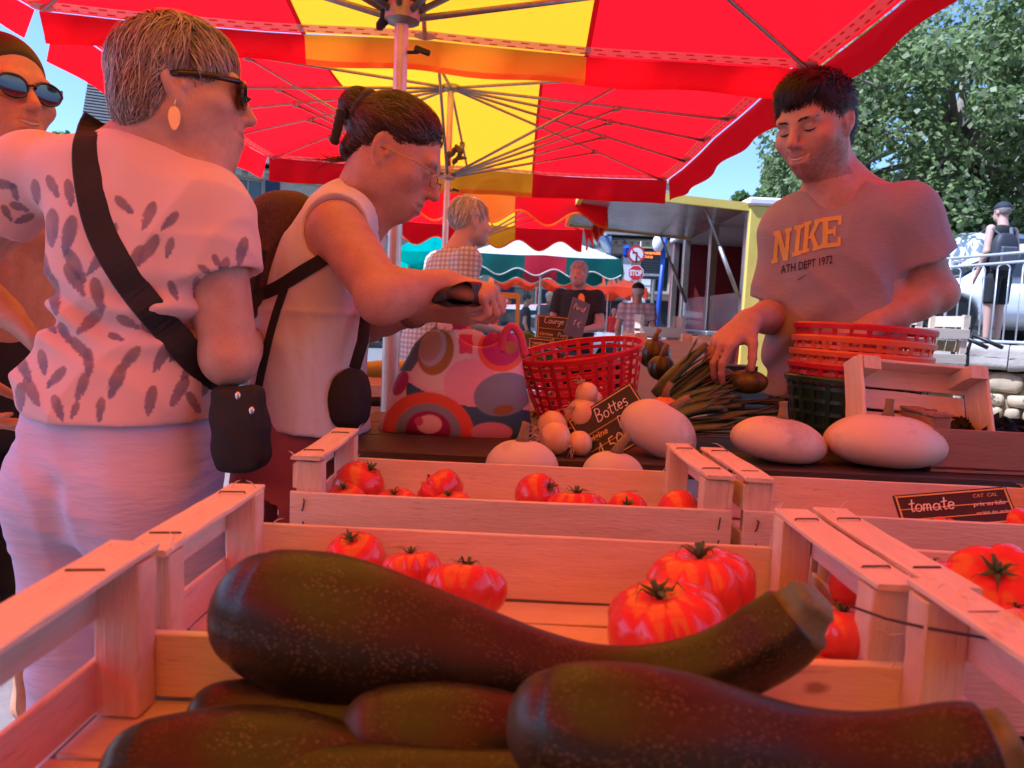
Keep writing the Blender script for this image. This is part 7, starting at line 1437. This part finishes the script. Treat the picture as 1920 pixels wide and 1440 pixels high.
# stone terrace wall with railing
def terrace():
    Yw = 7.0; x0, x1 = 3.75, 12; t = thing('terrace_wall', 'rubble stone retaining wall with rough coping at the right', 'wall', ((x0+x1)/2, Yw, 0)); m2 = mat('rubble_stone', (.50, .40, .26), .9, second=(.36, .28, .17), nscale=7, bump=.8, bscale=22, detail=8)
    g = MB(); g.box(((x0+x1)/2, Yw+.32, .42), (x1-x0, .5, .84)); build('mortar', g, mat('earth_mortar', (.26, .2, .13), .95, var=.3, nscale=10, bump=.6, bscale=20), t)
    z = .02; rg = random.Random(5)
    while z < .8:
        h = rg.uniform(.1, .24); h = min(h, .84-z); x = x0
        while x < x1:
            w = h*rg.uniform(.9, 1.9); dpt = rg.uniform(.1, .2); S = [Vector(((rg.uniform(.8, 1))*a*w*.5, b*dpt*.5, rg.uniform(.78, 1)*c*h*.5)) for a in (-1, 1) for b in (-1, 1) for c in (-1, 1)]
            if x > 6.5: x += w; continue
            g = MB(); n, m_ = 8, 6
            def fn(u, v, w=w, h=h, dpt=dpt, sx=x):
                a = 2*math.pi*u; b = math.pi*(v-.5); e = .55; sg = lambda q, p: math.copysign(abs(q)**p, q); p = Vector((sg(math.cos(b), e)*sg(math.cos(a), e)*w*.5, sg(math.cos(b), e)*sg(math.sin(a), e)*dpt*.5, sg(math.sin(b), e)*h*.5)); return Vector((sx+w/2, Yw+.07, z+h/2))+p*(1+.16*mnoise.noise((p.x*9+sx, p.y*9, p.z*9+z*5)))
            g.grid(fn, 12, 6, closeu=True); build('stone', g, m2, t, True); x += w+.015
        z += h+.012
    x = x0
    for k in range(9):
        w = rg.uniform(.7, 1.2); g = MB(); g.grid(lambda u, v: Vector((x+w*u, Yw+.3+.33*math.copysign(min(1, abs(math.cos(2*math.pi*v))*1.5), -math.cos(2*math.pi*v)), .98+.115*math.copysign(min(1, abs(math.sin(2*math.pi*v))*1.5), math.sin(2*math.pi*v))))+Vector((0, .02, .015))*mnoise.noise((x*3+u*7, v*9, k)), 12, 20); build('coping_stone', g, mat('coping_stone', (.46, .42, .36), .9, second=(.33, .3, .25), nscale=9, bump=.8, bscale=40, detail=8), t, True, recalc=True); x += w+.008
    for k in range(14): p = Vector((rg.uniform(4.2, 6), Yw-.03, rg.uniform(.1, .8))); foliage(t, p, (.1, .05, .08), 50, .035, LEAF, k+90, .8, 'ivy_tuft', cols=[(.16, .2, .05), (.1, .14, .03)])['kind'] = 'stuff'
    g = MB(); g.add([(3.9, 7.75, 1.08), (8.0, 4.4, 1.08), (48, 4.4, 1.08), (48, 50, 1.08), (3.9, 50, 1.08), (3.9, 50, 0), (3.9, 7.75, 0), (8.0, 4.4, 0)], [(0, 1, 2, 3, 4), (0, 4, 5, 6), (0, 6, 7, 1)]); struct('terrace', g, MATS['paving'])
    r = thing('terrace_railing', 'pale metal railing with looped bars above the stone wall', 'railing', (5, Yw+.3, 1.1)); m = mat('pale_metal_rail', (.55, .57, .6), .4, metal=.4); yy = Yw+.25; xa, xb = 3.8, 8.5; zt = lambda x: 1.90+.075*(x-4); zb = 1.125
    for dz_ in (0, -.085): g = MB(); g.tube([(xa, yy, zt(xa)+dz_), (xb, yy, zt(xb)+dz_)], .014, 8); build('rail', g, m, r, True)
    g = MB(); g.tube([(xa, yy, zb), (xb, yy, zb)], .014, 8); build('rail', g, m, r, True); x = xa; k = 0
    while x < 6.6:
        g = MB(); zt_ = zt(x)-.085; g.tube([(x, yy, zb), (x, yy, zt_-.05)]+[(x+.05-.05*math.cos(a*math.pi/6), yy, zt_-.05+.045*math.sin(a*math.pi/6)) for a in range(7)]+[(x+.1, yy, zt_-.05), (x+.1, yy, zb)], .0075, 6); build('bar', g, m, r, True); x += .2 if k % 4 else .2; k += 1
    for x in (4.05, 5.05, 6.05): g = MB(); g.tube([(x+.15, yy, zb-.05), (x+.15, yy, zt(x))], .014, 8); g.tube([(x+.2+.03*math.cos(a*math.pi/6), yy, zt(x)-.042+.03*math.sin(a*math.pi/6)) for a in range(13)], .006, 6); build('post', g, m, r, True)
terrace()
for o in list(COL.objects):
    if o.name.split('.')[0] in ('terrace_wall', 'terrace_railing'):
        pv = Vector((4.35, 7.25, 0)); A_ = Matrix.Translation(pv) @ Matrix.Rotation(R(-42), 4, 'Z') @ Matrix.Translation(-pv) @ Matrix.Translation(o.location); o.matrix_world = A_; del o['_o']
# vehicles on the terrace and in the square
def car(label, loc, rot, paint, van=False, bar_=False, L=4.1, W=1.75, H=1.48):
    t = proto('parked_car', label, 'car', 'parked cars'); S = SDF((-L/2-.1, -W/2-.1, .1), (L/2+.1, W/2+.1, (H if not van else 2.0)+.1), .03)
    S.loft([((-L/2+.02, 0, .62), .6*W/2*1.5, .22), ((-L/2+.3, 0, .62), W/2, .34), ((0, 0, .6), W/2, .37), ((L/2-.5, 0, .58), W/2, .33), ((L/2-.02, 0, .55), W/2*.85, .2)], RY, RZ, .02, power=3.5, cap_r=.08); Hh = 2.0 if van else H
    S.loft([((-L/2+.15 if van else -L/2+.35, 0, Hh-.5), W/2*.86, .42), ((-.5, 0, Hh-.42), W/2*.88, .42), ((.3, 0, Hh-.42), W/2*.86, .42), ((1.15, 0, .85), W/2*.8, .1)], RY, RZ, .05, power=3.2, cap_r=.1)
    for x in (-L/2+.8, L/2-.8):
        for sy in (-1, 1): S.cap((x, sy*W/2*.72, .33), (x, sy*W, .33), .36, .36, .02, 's')
    sdf_obj('body', S, paint, t, 1)
    g = MB(); 
    for sy in (-1, 1):
        g.plate([(-L/2+.6, sy*W*.445, .98), (.85, sy*W*.445, .98), (.35, sy*W*.40, Hh-.14), (-L/2+.75, sy*W*.40, Hh-.14)], .03, (0, sy, 0)); build('side_window', g, GLS, t); g = MB()
    g.plate([(1.12, -W*.37, .98), (1.12, W*.37, .98), (.52, W*.33, Hh-.12), (.52, -W*.33, Hh-.12)], .02, (1, 0, .6)); build('windscreen', g, GLS, t); g = MB(); g.plate([(-L/2+.28 if not van else -L/2+.1, -W*.34, 1.02), (-L/2+.28 if not van else -L/2+.1, W*.34, 1.02), (-L/2+.45 if not van else -L/2+.16, W*.32, Hh-.2), (-L/2+.45 if not van else -L/2+.16, -W*.32, Hh-.2)], .02, (-1, 0, .2)); build('rear_window', g, GLS, t)
    for x in (-L/2+.8, L/2-.8):
        for sy in (-1, 1): M = Matrix.Rotation(math.pi/2, 3, 'X'); g = MB(); g.lathe([(.18, -.1), (.29, -.1), (.315, -.06), (.315, .06), (.29, .1), (.18, .1)], 28, (x, sy*W*.43, .315), M); w = build('wheel', g, KNOB, t, autosm=30); g = MB(); g.lathe([(.02, -.08), (.19, -.06), (.19, .06), (.02, .08)], 14, (x, sy*W*.43, .315), M); build('rim', g, STEEL, w)
    for sy in (-1, 1): g = MB(); g.box((-L/2+.05, sy*W*.38, .8), (.06, .16, .22), None, .02); build('tail_light', g, mat('tail_light_red', (.5, .01, .01), .2), t); g = MB(); g.box((L/2-.1, sy*W*.34, .68), (.1, .24, .12), None, .03); build('headlight', g, GLS, t)
    g = MB(); g.box((-L/2+.0, 0, .55), (.02, .5, .11)); build('number_plate', g, WHP, t)
    if bar_: g = MB(); g.box((-.2, -.2, Hh+.02), (.25, .75, .13), None, .03); build('light_bar', g, mat('orange_beacon', (.8, .15, .02), .3), t); g = MB(); g.box((-.2, .35, Hh+.02), (.24, .32, .13), None, .03); build('light_bar', g, mat('blue_beacon', (.02, .15, .6), .3), t)
    place(t, loc, (0, 0, R(rot))); return t
CW = mat('white_car_paint', (.75, .76, .78), .25, coat=.6); CG = mat('silver_car_paint', (.5, .52, .55), .25, metal=.4, coat=.6)
car('white car parked behind the terrace railing, beside the walker', (P(1905, 600, 11.4).x, 11.4, 1.08), 172, CW); car('white service van with orange and blue roof light, behind the railing', (P(1800, 600, 14.5).x-.6, 14.6, 1.08), 100, CW, True, True); car('silver car roof behind the man in black', (P(1030, 600, 17.2).x, 17.2, 0), 10, CG); car('white car below the navy shuttered window', (P(455, 600, 12).x, 12.2, 0), 60, CW, True)
bp = simple_person('walker in black sleeveless top, shorts and dark cap behind the railing', Vector((P(1862, 600, 9.3).x, 9.3, 1.08)), 1.78, -18, (.55, .33, .25), top=(.012, .012, .014), legs=(.012, .012, .015), hair=(.3, .25, .22), cap_=(.015, .018, .03), shorts=True, sleeveless=True, res=.0125, group='people in the market square')
def rucksack():
    b = P(1885, 480, 9.08); t = thing('rucksack', 'grey and black rucksack on the walker behind the railing', 'rucksack', tuple(b)); c = Vector((P(1880, 480, 9.14).x, 9.12, 2.22)); S = SDF(np.array(c)-.35, np.array(c)+.35, .011); S.loft([(c-RZ*.23, .13, .07), (c-RZ*.1, .15, .09), (c+RZ*.1, .14, .085), (c+RZ*.22, .09, .05)], RX, RY, .01, power=3); sdf_obj('pouch', S, mat('charcoal_nylon', (.03, .032, .04), .6), t, 1); g = MB(); g.box(c+Vector((0, -.095, -.05)), (.2, .04, .2), None, .015); build('front_pocket', g, mat('grey_nylon', (.09, .09, .11), .6), t)
    for s_ in (-1, 1): g = MB(); g.tube([c+Vector((s_*.07, 0, .2)), c+Vector((s_*.12, .1, .3)), c+Vector((s_*.14, .25, .25))], .022, 6, flat=.4); build('strap', g, MATS['grey_nylon'], t)
rucksack()
# ------------------------------------------------------------------ trees
BARK = mat('bark', (.16, .13, .1), .9, second=(.28, .24, .18), nscale=6, bump=.7, bscale=20)
def tree(label, base, H, rx, rz, n, ls, seed, cols, trunk=.22, name='plane_tree', nclump=70):
    rg = random.Random(seed); base = Vector(base); t = thing(name, label, 'tree', tuple(base), 'trees by the square'); c = base+RZ*(H-rz); g = MB(); g.tube([base, base+Vector((.05, 0, (H-rz)*.5)), c+Vector((0, 0, -rz*.3)), c+RZ*rz*.5], [trunk, trunk*.85, trunk*.6, trunk*.15], 10); cl = []
    for k in range(nclump):
        d = Vector((rg.gauss(0, 1), rg.gauss(0, 1), rg.gauss(0, 1))).normalized(); q = rg.uniform(.35, 1)**.6; p = c+Vector((d.x*rx, d.y*rx, d.z*rz))*q; cl.append((p, rg.uniform(.22, .42)*rx*.62))
        if k % 4 == 0: g.tube([c+RZ*rg.uniform(-rz*.7, rz*.1), (c+p)/2+RZ*.2, p], [trunk*.3, trunk*.2, .02], 6)
    build('trunk', g, BARK, t, True); V = np.zeros((n*4, 3)); C = np.zeros((n*4, 3)); r2 = np.random.default_rng(seed); ci = r2.integers(0, len(cl), n); cp = np.array([list(p) for p, r in cl])[ci]; cr = np.array([r for p, r in cl])[ci]
    d = r2.normal(size=(n, 3)); d /= np.linalg.norm(d, axis=1)[:, None]; p = cp+d*cr[:, None]*r2.uniform(.25, 1, n)[:, None]**.5*np.array([1, 1, .8]); nn = d*.7+r2.normal(size=(n, 3))*.6+np.array([0, 0, .6]); nn /= np.linalg.norm(nn, axis=1)[:, None]; a = np.cross(nn, r2.normal(size=(n, 3))); a /= np.linalg.norm(a, axis=1)[:, None]; b = np.cross(nn, a); L = ls*r2.uniform(.6, 1.3, n)[:, None]
    V[0::4] = p-a*L*.5; V[1::4] = p+b*L*.45+nn*L*.12; V[2::4] = p+a*L*.55-nn*L*.1; V[3::4] = p-b*L*.45+nn*L*.12; col = np.array(cols)[r2.integers(0, len(cols), n)]*r2.uniform(.7, 1.3, n)[:, None]
    for k in range(4): C[k::4] = col
    F = np.arange(n*4).reshape(n, 4); me = mesh_np('crown', V, F, C); link('crown', me, LEAF, t)
    return t
TC = [(.19, .26, .09), (.23, .3, .11), (.13, .19, .06), (.3, .34, .18)]
tree('large dense plane tree at the right, behind the vendor', (P(1790, 600, 15).x, 15.5, 1.08), 7.0, 3.4, 2.9, 44000, .12, 11, TC, .3, nclump=150)
tree('plane tree at the right frame edge', (14.2, 17, 1.08), 6.7, 3.2, 2.8, 32000, .12, 12, TC, .3, nclump=120)
tree('lighter smaller tree left of the vendor\'s head, farther off', (P(1500, 600, 22).x, 22, 0), 6.7, 2.3, 2.6, 20000, .16, 13, [(.10, .16, .035), (.13, .2, .05), (.07, .12, .03)], .2)
tree('low tree behind the light one, above the truck roof', (P(1640, 600, 26).x, 27, 0), 7.4, 3.2, 3.2, 20000, .2, 14, TC, .25); tree('small tree seen under the raised flap of the truck', (P(1320, 600, 40).x, 40, 0), 4.2, 1.8, 1.5, 5000, .22, 15, TC, .15); tree('round tree far left behind the dark green parasol', (P(85, 600, 14).x, 14.5, 0), 4.3, 1.0, 1.3, 5000, .13, 16, [(.12, .2, .04), (.08, .14, .03)], .12)
for o in list(bpy.data.objects):
    if '_o' in o: del o['_o']
